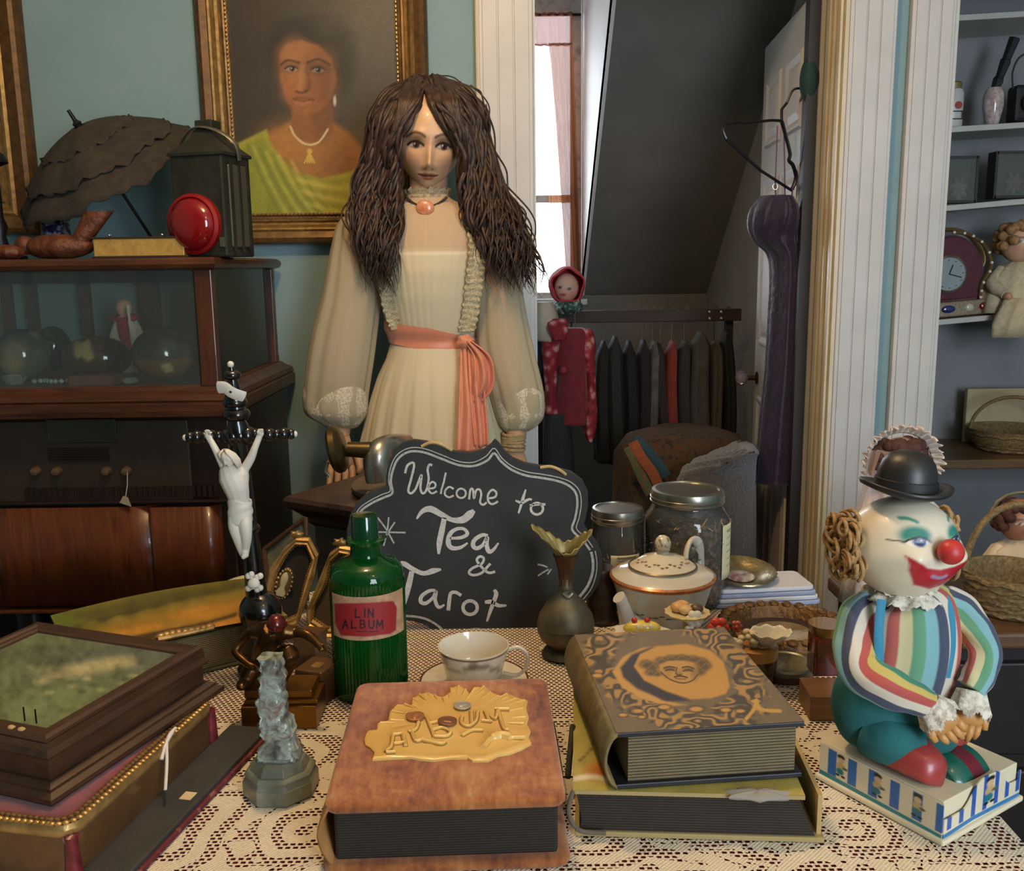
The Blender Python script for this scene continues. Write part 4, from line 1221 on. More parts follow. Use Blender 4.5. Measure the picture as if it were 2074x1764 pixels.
for s in (-1, 1):
    p.ell(s * 0.40, -0.11, 0.30, 0.10, '#6b4a3a', 0.8, a=0.7)
    p.ell(s * 0.40, -0.185, 0.22, 0.060, '#b5a596', 0.25)
    p.ell(s * 0.40 + 0.01, -0.178, 0.10, 0.066, '#3a241d', 0.15)
    p.ell(s * 0.40 + 0.01, -0.178, 0.045, 0.034, '#0d0807', 0.2)
    p.ell(s * 0.40 - 0.02, -0.165, 0.017, 0.012, '#ffffff', 0.3)
    p.line([(s * 0.40 - 0.23, -0.19), (s * 0.40 - 0.10, -0.132), (s * 0.40 + 0.06, -0.128), (s * 0.40 + 0.23, -0.185)], 0.026, '#2a1a14', 0.5)
    p.line([(s * 0.40 - 0.17, -0.215), (s * 0.40, -0.24), (s * 0.40 + 0.17, -0.21)], 0.008, '#6b4636', 0.6, a=0.7)
    p.line([(s * 0.15, -0.035), (s * 0.27, 0.015), (s * 0.46, 0.03), (s * 0.68, -0.05)], 0.026, '#3a281f', 0.8, a=0.85)
p.ell(-0.10, -0.60, 0.045, 0.022, '#7c503f', 0.6, a=0.8); p.ell(0.10, -0.60, 0.045, 0.022, '#7c503f', 0.6, a=0.8)
p.poly([(-0.27, -0.702), (-0.10, -0.668), (0, -0.68), (0.10, -0.668), (0.27, -0.702), (0.12, -0.785), (0, -0.80), (-0.12, -0.785)], '#a5604c', 0.012)
p.line([(-0.28, -0.700), (-0.12, -0.724), (0, -0.722), (0.12, -0.724), (0.28, -0.700)], 0.012, '#5b2a22', 0.5)
p.c = np.where((front[:, None] > 0.02), p.c, np.array(lin('#d0a983')))
hd_o = g.obj('head', skin_m, man, smooth='all', cols=p.c)
hd_o.matrix_local = Matrix.Translation(HC) @ HDROT
# neck and necklace
G().tube([mp(868, 350, -0.01), mp(868, 400, 0.0)], [0.044, 0.046], 24).obj('neck', wax, man)
nk = [mp(822, 398, -0.045), mp(838, 412, -0.058), mp(860, 420, -0.066), mp(885, 414, -0.060), mp(905, 400, -0.045)]
G().tube(catmull(nk, 6), 0.0032, 8).obj('ribbon_choker', P('dark_ribbon', '#3a2a22', 0.7), man)
G().ell(mp(861, 421, -0.076), (0.021, 0.008, 0.018), 24, 14).obj('cameo_brooch', P('coral_stone', '#c9744a', 0.3, c2='#dba07a', ns=90, coat=0.4), man)
rows = []
for i in range(6):
    ring = []
    for j in range(60):
        a = 2 * PI * j / 60
        r = 1 + 0.03 * i + 0.05 * math.sin(j * 1.7) * (i / 5)
        c = mp(866, 396 - i * 2.2, 0)
        ring.append((c.x + 0.052 * r * math.cos(a), 0.056 * r * math.sin(a) - 0.004, c.z + 0.004 * math.sin(j * 2.3) * (i / 5)))
    rows.append(ring)
G().grid(rows, cu=True).obj('collar_lace', lace2, man, smooth='all')
# --- hair: long wavy locks
hair_m, nt, b = newmat('brown_hair')
nt.links.new(ramp(nt, nz(nt, coords(nt), 70.0, 3), [(0.35, '#241711'), (0.7, '#4c3529')]), b.inputs['Base Color'])
b.inputs['Roughness'].default_value = 0.5
b.inputs['Anisotropic'].default_value = 0.5
g = G()
hg = G()
def cap_f(d):
    return 1 + 0.02 * math.sin(14 * math.atan2(d[1], d[0]))
hc = mp(868, 246, 0.012)
hg.ell((hc.x, hc.y + 0.002, hc.z), (0.106, 0.098, 0.100), 48, 30, f=lambda d: cap_f(d) * (1 - 0.16 * max(0, -d[1]) * (1 if d[2] < 0.75 else 0.0)))
hg.obj('hair_cap', hair_m, man, smooth='all')
def lerp_curve(A_, B_, t):
    return [np.array(a, float) * (1 - t) + np.array(b_, float) * t for a, b_ in zip(A_, B_)]
def lock(ctrl, r, wav, seed, n=9):
    pts = catmull(ctrl, n)
    R_ = random.Random(seed)
    pts = pts[:max(12, int(len(pts) * R_.uniform(0.84, 1.0)))]
    ph, fq = R_.random() * 6.28, 0.14 + 0.14 * R_.random()
    L = len(pts)
    out, rr = [], []
    for i, q in enumerate(pts):
        t = i / (L - 1)
        v = mp(q[0], q[1], q[2])
        am = wav * (0.10 + 1.5 * t * t)
        v += Vector((am * math.sin(fq * i * 1.6 + ph), am * math.cos(fq * i * 1.6 + ph), 0))
        out.append(v)
        rr.append(r * (0.55 + 0.9 * math.sin(PI * min(1, t * 0.85 + 0.12))) * (1 if t < 0.85 else max(0.15, (1 - t) / 0.15)))
    return out, rr
LI = [(862, 166, -0.03), (848, 206, -0.104), (820, 252, -0.116), (803, 305, -0.108), (806, 368, -0.095), (806, 430, -0.115), (798, 510, -0.140), (800, 600, -0.130)]
LO = [(852, 160, 0.02), (792, 186, 0.0), (756, 236, -0.02), (748, 310, -0.03), (728, 380, -0.05), (722, 440, -0.10), (742, 520, -0.130), (752, 598, -0.120)]
RI = [(864, 166, -0.03), (886, 214, -0.112), (920, 254, -0.116), (936, 308, -0.100), (936, 368, -0.085), (948, 430, -0.100), (975, 500, -0.125), (1000, 590, -0.120)]
RO = [(880, 160, 0.02), (934, 180, 0.0), (972, 226, -0.01), (985, 300, -0.02), (1012, 380, -0.05), (1045, 450, -0.09), (1072, 530, -0.110), (1080, 605, -0.110)]
R0 = random.Random(11)
for k in range(330):
    t = R0.random()
    c_ = lerp_curve(LI, LO, t)
    cut = R0.choice([8, 8, 8, 8, 7, 7])
    c_ = [q + np.array([R0.gauss(0, 4), R0.gauss(0, 4), R0.gauss(0.006, 0.012)]) for q in c_][:cut]
    pts, rr = lock(c_, 0.0019 + 0.0026 * R0.random(), 0.006 + 0.008 * R0.random(), k)
    g.tube(pts, rr, 6)
for k in range(420):
    t = R0.random()
    c_ = lerp_curve(RI, RO, t)
    cut = R0.choice([8, 8, 8, 8, 7, 7])
    c_ = [q + np.array([R0.gauss(0, 5), R0.gauss(0, 4), R0.gauss(0.006, 0.012)]) for q in c_][:cut]
    pts, rr = lock(c_, 0.0019 + 0.0026 * R0.random(), 0.006 + 0.009 * R0.random(), 500 + k)
    g.tube(pts, rr, 6)
# crown and fringe sweeping off the forehead
for k in range(150):
    t = k / 149
    e = (858 + R0.gauss(0, 3), 232 + R0.gauss(0, 3))
    if k % 2:
        c_ = [(858 + 34 * t, 163 - 5 * math.sin(3 * t), -0.02 - 0.01 * t), (866 + 54 * t, 196, -0.104), (888 + 40 * t, 240 - 14 * t, -0.120), (914 + 26 * t, 276, -0.114), (936 + 18 * t, 330, -0.094)]
    else:
        c_ = [(860 - 34 * t, 163 - 5 * math.sin(3 * t), -0.02 - 0.01 * t), (848 - 36 * t, 200, -0.106), (828 - 26 * t, 248, -0.120), (808 - 16 * t, 290, -0.112), (798 - 16 * t, 335, -0.092)]
    pts, rr = lock([np.array(q, float) + np.array([R0.gauss(0, 2), R0.gauss(0, 2), 0]) for q in c_], 0.0034, 0.0025, 900 + k)
    g.tube(pts, rr, 6)
# stray fine curls
for k in range(60):
    side = R0.random() < 0.4
    A_, B_ = (LI, LO) if side else (RI, RO)
    c_ = lerp_curve(A_, B_, 0.9 + 0.25 * R0.random())
    c_ = [q + np.array([R0.gauss(0, 6), R0.gauss(0, 6), R0.gauss(0, 0.02)]) for q in c_][R0.choice([0, 1, 2, 3]):]
    pts, rr = lock(c_, 0.0016, 0.014, 1300 + k)
    g.tube(pts, rr, 5)
stuff(g.obj('hair', hair_m, man, smooth='all'))

# ================================================================== PHONOGRAPH in front of the mannequin
ph = thing('phonograph', 'old wooden phonograph cabinet with nickel tonearm behind the chalkboard', 'phonograph', (-0.20, 1.84, 0), rz=math.radians(-31))
pw = wood('phonograph_wood', '#2c1a10', '#4d3020', 'X', 16, 0.45)
PT = at(558, 1006, 1.78).z
G().box((0, 0, PT / 2 - 0.03), (0.28, 0.28, PT - 0.06)).obj('cabinet', pw, ph, smooth=False, bev=0.003)
rows = [[(-o, -o, PT + z), (o, -o, PT + z), (o, o, PT + z), (-o, o, PT + z)] for o, z in ((0.141, -0.062), (0.150, -0.053), (0.153, -0.043), (0.160, -0.036), (0.168, -0.028), (0.178, -0.020), (0.181, -0.008), (0.177, 0.0))]
G().grid(rows, cu=True, cap=True).obj('top_moulding', pw, ph, smooth=False)
G().lathe([(0.0, PT + 0.001), (0.142, PT + 0.001), (0.145, PT + 0.006), (0.145, PT + 0.012), (0.140, PT + 0.015), (0.004, PT + 0.015)], 48, (0.02, 0.01, 0)).obj('turntable', P('turntable_felt', '#5d5348', 0.8, c2='#6b6053', ns=40), ph)
nick = P('nickel_plate', '#a3a098', 0.28, 0.9, c2='#b9b5aa', ns=15)
def wl(px, py, Y):        # frame point to phonograph-local
    v = at(px, py, Y) - Vector((-0.20, 1.84, 0))
    return Matrix.Rotation(math.radians(31), 3, 'Z') @ v
pts = catmull([wl(770, 972, 1.72), wl(764, 935, 1.72), wl(772, 910, 1.73), wl(795, 900, 1.76), wl(822, 897, 1.82)], 8)
G().tube(pts, list(np.interp(np.linspace(0, 1, len(pts)), [0, 0.35, 0.6, 1], [0.027, 0.026, 0.021, 0.018])), 24).obj('tonearm_elbow', nick, ph)
c = wl(770, 975, 1.72)
G().lathe([(0.032, 0), (0.033, 0.004), (0.028, 0.008), (0.027, 0.02)], 28, (c.x, c.y, PT)).obj('tonearm_base', nick, ph)
G().tube([wl(704, 910, 1.72), wl(750, 912, 1.72)], [0.014, 0.016], 20).obj('tonearm_tube', P('aged_brass', '#5e5033', 0.35, 0.85), ph)
cv = wl(682, 910, 1.715)
Md = Matrix.Translation(cv) @ Matrix.Rotation(math.radians(31), 4, 'Z') @ Matrix.Rotation(math.radians(78), 4, 'Y')
G().lathe([(0.010, 0.016), (0.036, 0.013), (0.044, 0.006), (0.045, -0.004), (0.040, -0.010), (0.036, -0.006), (0.004, -0.004)], 40, M=Md).obj('reproducer', P('aged_brass', '#5e5033'), ph)
G().tube([wl(664, 935, 1.70), wl(659, 955, 1.70), wl(668, 965, 1.70)], 0.003, 8).obj('needle_arm', nick, ph)
c = wl(1080, 948, 1.86)
G().lathe([(0.012, 0), (0.012, 0.003), (0.004, 0.005), (0.004, 0.012), (0.007, 0.014), (0.003, 0.018)], 16, (c.x, c.y, PT + 0.015)).obj('spindle_knob', nick, ph)
c = wl(1100, 950, 1.88)
G().box((c.x, c.y, PT + 0.003), (0.04, 0.05, 0.002)).obj('paper_card', P('white_card', '#cfc9bd', 0.7), ph, smooth=False)
# ================================================================== PURPLE DRESS ON THE DOOR
hm = P('black_plastic', '#14121a', 0.35)
# hanger hangs across the door; local x along the door, +y away from it
def dpt(px, py, Y):
    return at(px, py, Y)
hg_ = thing('coat_hanger', 'empty black plastic coat hanger hooked over the open white door', 'hanger', (0, 0, 0))
H = lambda px, py, Y: at(px, py, Y)
hook = catmull([H(1594, 208, 2.74), H(1606, 183, 2.74), H(1622, 180, 2.74), H(1625, 192, 2.74), H(1620, 205, 2.74)], 6)
G().tube(hook, 0.0032, 8).obj('hook', hm, hg_)
nk_ = [H(1583, 222, 2.75), H(1583, 245, 2.75)]
G().tube([H(1594, 208, 2.74)] + nk_, 0.0042, 8).obj('neck', hm, hg_)
G().tube(catmull([nk_[1], H(1560, 244, 2.74), H(1520, 249, 2.72), H(1480, 250, 2.70), H(1464, 262, 2.69), H(1470, 282, 2.69)], 6), [0.006] * 31, 8, flat=0.7).obj('shoulder', hm, hg_)
G().tube(catmull([nk_[1], H(1590, 270, 2.76), H(1600, 310, 2.765), H(1598, 325, 2.765), H(1606, 335, 2.765), H(1612, 360, 2.77), H(1604, 384, 2.77)], 6), [0.006] * 37, 8, flat=0.7).obj('shoulder', hm, hg_)
G().tube([H(1470, 282, 2.69), H(1540, 345, 2.73), H(1604, 386, 2.77)], 0.0042, 8).obj('crossbar', hm, hg_)
gb_ = thing('green_cloth_pouch', 'dark green cloth pouch hanging at the hinge side of the white door', 'pouch', (0, 0, 0))
c = at(1650, 156, 2.71)
G().ell((c.x - 0.012, 2.715, c.z), (0.024, 0.024, 0.056), 20, 14, f=lambda d: 1 + 0.12 * (1 - d[2])).obj('bag', P('bottle_green_cloth', '#16332c', 0.85, c2='#1e4038', ns=40), gb_)
G().tube([at(1640, 128, 2.70), at(1648, 117, 2.71), at(1658, 122, 2.72)], 0.0018, 6).obj('cord', P('pale_cord', '#8ea59a', 0.8), gb_)
pd = thing('purple_dress', 'dark purple sleeveless dress hanging by thin straps against the white door', 'dress', (0, 0, 0))
pur = P('purple_satin', '#2a1732', 0.55, c2='#1d0f27', ns=14, bs=34, bstr=0.9, bd=0.006, sheen=0.25)
dpath = [(1545, 1600, 396), (1524, 1612, 425), (1519, 1613, 460), (1530, 1612, 490), (1556, 1613, 515), (1562, 1613, 560), (1558, 1612, 650), (1552, 1611, 750), (1540, 1609, 860), (1532, 1607, 960), (1528, 1602, 978)]
pts = catmull([np.array(q, float) for q in dpath], 6)
rows = []
for i, (a, b_, y) in enumerate(pts):
    t = i / len(pts)
    A_, B_ = at(a, y, 2.82), at(b_, y, 2.74)
    cc, hv = (A_ + B_) / 2, (B_ - A_) / 2
    dep = 0.035 + 0.02 * math.sin(PI * min(1, t * 4)) * (1 if t < 0.25 else 0.3)
    rows.append([cc + hv * math.cos(th) * (1 + 0.05 * math.sin(11 * th + 0.05 * i)) + Vector((-0.3, 1, 0)) * (dep * math.sin(th) * (1 + 0.22 * math.sin(7 * th + i * 0.06))) for th in np.linspace(0, 2 * PI, 48, endpoint=False)])
G().grid(rows, cu=True, cap=True).obj('dress_body', pur, pd, smooth='all')
for a, b_ in (((1570, 365), (1571, 400)), ((1588, 250), (1590, 405)), ((1606, 375), (1602, 420))):
    G().tube([at(a[0], a[1], 2.765), at(b_[0], b_[1], 2.775)], 0.0022, 6).obj('strap', P('purple_strap', '#5d4458', 0.6), pd)
G().tube([at(1575, 255, 2.755), at(1570, 375, 2.765)], 0.0018, 6).obj('strap', P('purple_strap', '#5d4458'), pd)
G().tube([at(1570 + 5 * math.cos(a), 378 + 6 * math.sin(a), 2.765) for a in np.linspace(0, 2 * PI, 14, endpoint=False)], 0.0012, 6, closed=True).obj('strap_ring', P('bright_nickel', '#c9c2b0', 0.2, 0.9), pd)
G().tube(catmull([at(1612, 440, 2.74), at(1613, 500, 2.735), at(1610, 562, 2.735)], 6), 0.0022, 6).obj('loose_ribbon', P('purple_strap', '#5d4458'), pd)

# ================================================================== ATTIC: CLOTHES RACK
rail_p = wood('rail_wood', '#241a14', '#35271d', 'X', 10, 0.7, 0.0)
RY = 3.55
rk = thing('clothes_rail', 'long dark wooden clothes rail across the attic room', 'clothes rail', (0, 0, 0))
r0, r1 = at(1072, 640, RY), at(1500, 640, RY)
G().box(((r0.x + r1.x) / 2, RY, (r0.z + r1.z) / 2), (r1.x - r0.x, 0.03, 0.045)).obj('rail', rail_p, rk, smooth=False, bev=0.003)
for x in (r0.x + 0.03, r1.x - 0.04):
    G().box((x, RY + 0.03, r0.z / 2 - 0.01), (0.035, 0.03, r0.z - 0.02)).obj('upright', rail_p, rk, smooth=False, bev=0.002)
for px in (1437, 1461):
    for py in (632, 645):
        c = at(px, py, RY - 0.018)
        G().ell((c.x, RY - 0.018, c.z), (0.007, 0.006, 0.007), 10, 8).obj('screw_head', P('bright_nickel', '#c9c2b0'), rk)
def garment(px_c, wtop, wbot, y0, y1, colr, lab, Y=RY - 0.0, c2=None, name='garment', folds=4, sleeves=False, cat='garment'):
    """a garment on a wire hanger, seen from its edge or front"""
    root = thing(name, lab, cat, (0, 0, 0), group='clothes on the attic rail')
    m_ = P('cloth_' + name + str(px_c), colr, 0.9, c2=c2 or colr, ns=25, bs=70, bstr=0.2)
    sh = at(px_c, y0, Y)
    K = Y / 1880
    rows = []
    n = 44
    for i in range(26):
        t = i / 25
        y = y0 + (y1 - y0) * t
        c = at(px_c + (4 * math.sin(t * 3 + px_c)), y, Y)
        hw = (wtop * min(1, 0.25 + t * 6) + (wbot - wtop) * t) * K / 2 * 1.0
        rows.append([(c.x + hw * math.cos(a) * (1 + 0.10 * math.sin(folds * 2 * a + px_c) * min(1, t * 3)), Y + (0.045 + 0.05 * t) * math.sin(a) * (1 + 0.1 * math.sin(5 * a)), c.z) for a in np.linspace(0, 2 * PI, n, endpoint=False)])
    G().grid(rows, cu=True, cap=True).obj('cloth', m_, root, smooth='all')
    rail_z = at(px_c, 640, Y).z
    G().tube(catmull([Vector((sh.x, Y, sh.z - 0.002)), Vector((sh.x, Y, rail_z + 0.012)), Vector((sh.x + 0.006, Y + 0.0, rail_z + 0.034)), Vector((sh.x + 0.016, Y, rail_z + 0.028))], 5), 0.0018, 6).obj('hanger_hook', P('hanger_wire', '#4a4845', 0.5, 0.6), root)
    return root
GS = [(1222, 26, 40, 690, 930, '#141513', 'near-black long garment next to the red floral dress', None),
      (1248, 30, 44, 682, 935, '#1f201d', 'dark olive coat second on the attic rail after the red floral dress', None),
      (1275, 26, 40, 690, 930, '#111211', 'black narrow dress hanging in the middle left of the attic rail', None),
      (1301, 26, 38, 688, 925, '#191212', 'dark maroon garment beside the pale grey collar on the rail', None),
      (1321, 22, 30, 690, 910, '#3d3c3a', 'grey shirt with pale collar hanging on the attic rail', '#565552'),
      (1337, 24, 34, 694, 915, '#241b16', 'brown garment left of the orange-red one on the rail', None),
      (1360, 22, 38, 690, 880, '#662015', 'orange-red dress hanging brightest among the dark clothes', '#74281a'),
      (1385, 26, 36, 690, 875, '#2b251f', 'taupe garment right of the orange-red dress', None),
      (1416, 36, 60, 672, 870, '#3b3730', 'grey-brown tweed jacket hanging at the right of the rail', '#47423a'),
      (1446, 26, 34, 690, 865, '#4a4439', 'pale khaki shirt right of the tweed jacket', None),
      (1470, 24, 34, 670, 880, '#1a1b1a', 'dark grey garment last on the right end of the rail', None)]
for (a, b_, c_, d_, e_, f_, lab, g2) in GS:
    garment(a, b_ * 1.06, c_ * 0.84, d_, e_, f_, lab, RY, g2, 'hanging_garment')
# red floral dress on the near end
rd = thing('floral_dress', 'red floral dress with long sleeves hanging at the window end of the rail', 'dress', (0, 0, 0), group='clothes on the attic rail')
m_, nt, b = newmat('red_floral_cloth')
vor = nt.nodes.new('ShaderNodeTexVoronoi'); vor.inputs['Scale'].default_value = 26.0
nt.links.new(coords(nt), vor.inputs['Vector'])
d_ = S(nt, vor.outputs['Distance'])
nn = nz(nt, coords(nt), 60, 3)
k_ = (d_ + (nn - 0.5) * 0.5)
nt.links.new(ramp(nt, k_, [(0.18, '#b88a80'), (0.34, '#a33a3e'), (0.55, '#7d161f')]), b.inputs['Base Color'])
b.inputs['Roughness'].default_value = 0.85
plain = P('red_velvet_bodice', '#7d1620', 0.8, c2='#68101a', ns=30, sheen=0.3)
def cyl(path, m, name, parent, depth=0.035, n=32, fold=0.06):
    pts = catmull([np.array(q, float) for q in path], 6)
    rows = []
    for i, (a, b_, y, Y) in enumerate(pts):
        A_, B_ = at(a, y, Y), at(b_, y, Y)
        c, hv = (A_ + B_) / 2, (B_ - A_).length / 2
        rows.append([(c.x + hv * math.cos(t) * (1 + fold * math.sin(6 * t)), c.y + depth * math.sin(t) * (1 + fold * math.sin(5 * t + i * 0.2)), c.z) for t in np.linspace(0, 2 * PI, n, endpoint=False)])
    return G().grid(rows, cu=True, cap=True).obj(name, m, parent, smooth='all')
DY = 3.42
cyl([(1140, 1180, 664, DY), (1122, 1196, 676, DY), (1126, 1190, 720, DY), (1132, 1190, 760, DY), (1128, 1192, 810, DY), (1124, 1194, 858, DY)], plain, 'bodice', rd, 0.05)
cyl([(1108, 1150, 664, DY), (1098, 1140, 690, DY), (1100, 1132, 740, DY), (1104, 1128, 800, DY), (1098, 1134, 836, DY)], m_, 'sleeve', rd, 0.045)
cyl([(1168, 1198, 666, DY), (1170, 1206, 690, DY), (1180, 1206, 730, DY), (1188, 1207, 780, DY), (1182, 1210, 840, DY), (1182, 1206, 876, DY), (1190, 1200, 892, DY)], m_, 'sleeve', rd, 0.04)
cyl([(1104, 1150, 836, DY), (1102, 1160, 900, DY), (1100, 1165, 980, DY)], P('dark_petticoat', '#2a2c2a', 0.9), 'underskirt', rd, 0.05)
cyl([(1112, 1148, 645, DY - 0.02), (1110, 1150, 665, DY - 0.06), (1122, 1146, 688, DY - 0.07)], m_, 'collar', rd, 0.02)
c = at(1140, 750, DY - 0.06)
G().ell((c.x, c.y, c.z), (0.014, 0.012, 0.014), 14, 10).obj('cloth_rose', m_, rd)
G().tube(catmull([at(1165, 664, DY), at(1164, 640, DY), at(1167, 628, DY)], 5), 0.002, 6).obj('hanger_hook', P('hanger_wire', '#8d8a86'), rd)
# hooded baby-doll head hung in front of the window
bd = thing('hooded_doll_head', 'baby doll head in a red hood hanging in front of the attic window', 'doll', (0, 0, 0))
c = at(1148, 580, 3.5)
G().ell((c.x - 0.003, 3.48, c.z - 0.004), (0.045, 0.04, 0.052), 26, 18).obj('head', VC('doll_face_paint', 0.5), bd, cols=None)
o = bd.children[0]
g = G().ell((c.x - 0.003, 3.48, c.z - 0.004), (0.045, 0.04, 0.052), 60, 40)
px, py = project(g.A()); p = Paint(px, py, '#c99a86')
p.ell(1134, 582, 4, 3, '#2a1a18', 0.5); p.ell(1153, 585, 4, 3, '#2a1a18', 0.5); p.ell(1140, 597, 7, 3, '#a0464a', 0.5); p.ell(1127, 592, 8, 6, '#d08070', 0.9, a=0.6); p.ell(1158, 597, 8, 6, '#d08070', 0.9, a=0.6)
bpy.data.objects.remove(o, do_unlink=True)
g.obj('head', VC('doll_face_paint', 0.5), bd, cols=p.c, smooth='all')
rows = []
for i in range(12):
    t = i / 11
    ring = []
    for j in range(40):
        a = 2 * PI * j / 40
        r = 0.052 + 0.010 * t + 0.004 * math.sin(5 * a) * (1 - t)
        ring.append((c.x + (r + 0.006) * math.cos(a), 3.445 + 0.09 * t, c.z + 0.004 + r * 1.12 * math.sin(a)))
    rows.append([(c.x + (q[0] - c.x) * (1 if i < 9 else (11.2 - i) / 2.4), q[1], c.z + (q[2] - c.z) * (1 if i < 9 else (11.2 - i) / 2.4)) for q in ring])
G().grid(rows, cu=True).obj('red_hood', P('red_hood_felt', '#a8262c', 0.8, c2='#bb3538', ns=20), bd, smooth='all', solid=0.006)
c2_ = at(1140, 622, 3.46)
G().ell((c2_.x + 0.02, 3.46, c2_.z), (0.05, 0.035, 0.022), 24, 12, f=lambda d: 1 + 0.2 * math.sin(6 * math.atan2(d[1], d[0]))).obj('green_collar', P('green_print_ruff', '#33483f', 0.8, c2='#8fa39a', ns=60, lo=0.5, hi=0.6), bd)
cyl([(1088, 1120, 612, 3.44), (1084, 1130, 640, 3.43), (1090, 1136, 690, 3.43)], P('pale_doll_gown', '#a99a88', 0.9, c2='#b9ab9a', ns=20), 'gown', bd, 0.05)
bh = thing('black_bag', 'black handbag with loop handle hanging behind the mannequin sleeve', 'bag', (0, 0, 0))
cyl([(1086, 1096, 650, 3.5), (1082, 1108, 690, 3.5), (1080, 1114, 740, 3.5), (1082, 1106, 790, 3.5)], P('black_leather', '#17171b', 0.5), 'bag_body', bh, 0.03)
G().tube(catmull([at(1086, 652, 3.51), at(1088, 628, 3.53), at(1097, 622, 3.54), at(1104, 632, 3.53), at(1096, 652, 3.51)], 6), 0.005, 8).obj('handle', P('black_leather', '#17171b'), bh)

# ---- covered armchair and fur throw in the attic
ch = thing('draped_pouffe', 'round seat draped with a brown patterned shawl in the attic room', 'pouffe', (0, 0, 0))
m_, nt, b = newmat('paisley_shawl')
k_ = nz(nt, coords(nt), 22, 5, dist=2.0)
nt.links.new(ramp(nt, k_, [(0.34, '#2a1e14'), (0.48, '#43361f'), (0.56, '#553216'), (0.66, '#382e1e')]), b.inputs['Base Color'])
b.inputs['Roughness'].default_value = 0.95
c = at(1390, 935, 3.05)
zt = at(1390, 872, 3.05).z
def pm(a, r, z): return 1 + 0.04 * math.sin(7 * a) * (1 if z < zt - 0.05 else 0.3)
G().lathe([(0.24, 0.02), (0.235, zt * 0.4), (0.225, zt - 0.09), (0.19, zt - 0.03), (0.11, zt - 0.004), (0.01, zt)], 56, (c.x, 3.12, 0), mod=pm).obj('shawl', m_, ch, smooth='all')
def strip(path, col, name):
    pts = catmull([np.array(q, float) for q in path], 6)
    g = G().tube([at(q[0], q[1], q[2]) for q in pts], 0.016, 8, flat=0.25, up=(0, -1, 0))
    return g.obj(name, P('trim_' + name, col, 0.9, c2='#7a3a22' if 'fringe' in name else col, ns=90), ch)
strip([(1285, 888, 2.86), (1305, 905, 2.84), (1330, 935, 2.83), (1350, 965, 2.83)], '#274047', 'blue_border')
strip([(1272, 905, 2.85), (1285, 930, 2.83), (1300, 965, 2.83), (1318, 1000, 2.83)], '#2e5a34', 'green_fringe')
strip([(1282, 895, 2.85), (1298, 925, 2.825), (1320, 955, 2.82), (1335, 985, 2.82)], '#8a4a26', 'orange_fringe')
G().lathe([(0.20, 0.0), (0.20, 0.03)], 24, (c.x, 3.10, 0)).obj('base', rail_p, ch)
fur = thing('fur_throw', 'grey-brown fur throw heaped in front of the draped pouffe', 'throw', (0, 0, 0))
rows = []
fp = catmull([np.array(q, float) for q in [(1500, 1530, 905), (1440, 1530, 925), (1392, 1530, 945), (1372, 1530, 975), (1365, 1530, 1040), (1362, 1530, 1130)]], 6)
for i, (a, b_, y) in enumerate(fp):
    A_, B_ = at(a, y, 2.72), at(b_, y, 2.86)
    cc = (A_ + B_) / 2; hv = (B_ - A_) / 2
    rows.append([cc + hv * math.cos(t) + Vector((0.0, 0.10 * math.sin(t), 0.006 * math.sin(9 * t + i))) for t in np.linspace(0, 2 * PI, 40, endpoint=False)])
G().grid(rows, cu=True, cap=True).obj('pelt', P('grey_fur', '#4a423c', 0.95, c2='#5e544c', ns=50, bs=180, bstr=1.0, bd=0.006, sheen=0.5), fur, smooth='all')

# ================================================================== CLOSET THINGS
def shz(px, py): return at(px, py, SY)
def sz_at(k, x, dy=0.1):      # top of shelf k at world x
    o = SH[k]; r = o.rotation_euler.y
    return o.location.z + (x - o.location.x) * (-math.tan(r)) + 0.0095
jx = at(1928, 250, SY + 0.05).x
jg = thing('enamel_canister', 'white canister with red and black emblem on the closet shelf', 'canister', (jx, SY + 0.06, sz_at(1, jx) + 0.002))
wht = P('white_enamel', '#c7c6c2', 0.35)
G().lathe([(0.030, 0), (0.033, 0.006), (0.033, 0.10), (0.028, 0.112), (0.024, 0.114)], 28).obj('body', wht, jg)
G().lathe([(0.026, 0.114), (0.026, 0.130), (0.022, 0.134), (0.003, 0.136)], 24).obj('lid', P('aged_brass_lid', '#8a7a4a', 0.5, 0.4), jg)
G().lathe([(0.0, 0), (0.011, 0.0), (0.011, 0.002)], 20, M=rotM(PI / 2, 0, 0, (0.006, -0.033, 0.062))).obj('red_emblem', P('red_print', '#a03a2c', 0.6), jg)
for z0_ in (0.022, 0.044):
    G().box((0.002, -0.0335, z0_), (0.036, 0.002, 0.003)).obj('black_line', P('black_print', '#1b1b1b', 0.6), jg, smooth=False)
for x in (-0.016, 0.020):
    G().box((x, -0.0335, 0.033), (0.003, 0.002, 0.024)).obj('black_line', P('black_print', '#1b1b1b'), jg, smooth=False)
kx = at(2012, 250, SY + 0.05).x
vs = thing('striped_glass_vase', 'pink striped glass vase holding a black handled tool on the shelf', 'vase', (kx, SY + 0.06, sz_at(1, kx) + 0.004))
G().lathe([(0.018, 0), (0.020, 0.004), (0.030, 0.05), (0.030, 0.085), (0.022, 0.105), (0.020, 0.108)], 16, mod=lambda a, r, z: 1 + 0.06 * math.sin(8 * a)).obj('glass', P('pink_striped_glass', '#a88d88', 0.15, c2='#d9cfc9', ns=60, coat=0.5), vs, smooth=True)
g = G()
for k in range(7):
    t = k / 6
    g.box((0.004 + 0.045 * t, 0, 0.115 + 0.135 * t), (0.024 + 0.004 * (k % 2), 0.02, 0.026), M=None)
g = G().tube([(0.0, 0, 0.10), (0.010, 0, 0.13), (0.014, 0, 0.14), (0.028, 0, 0.185), (0.03, 0, 0.19), (0.05, 0, 0.25)], [0.012, 0.017, 0.013, 0.017, 0.0135, 0.017], 6)
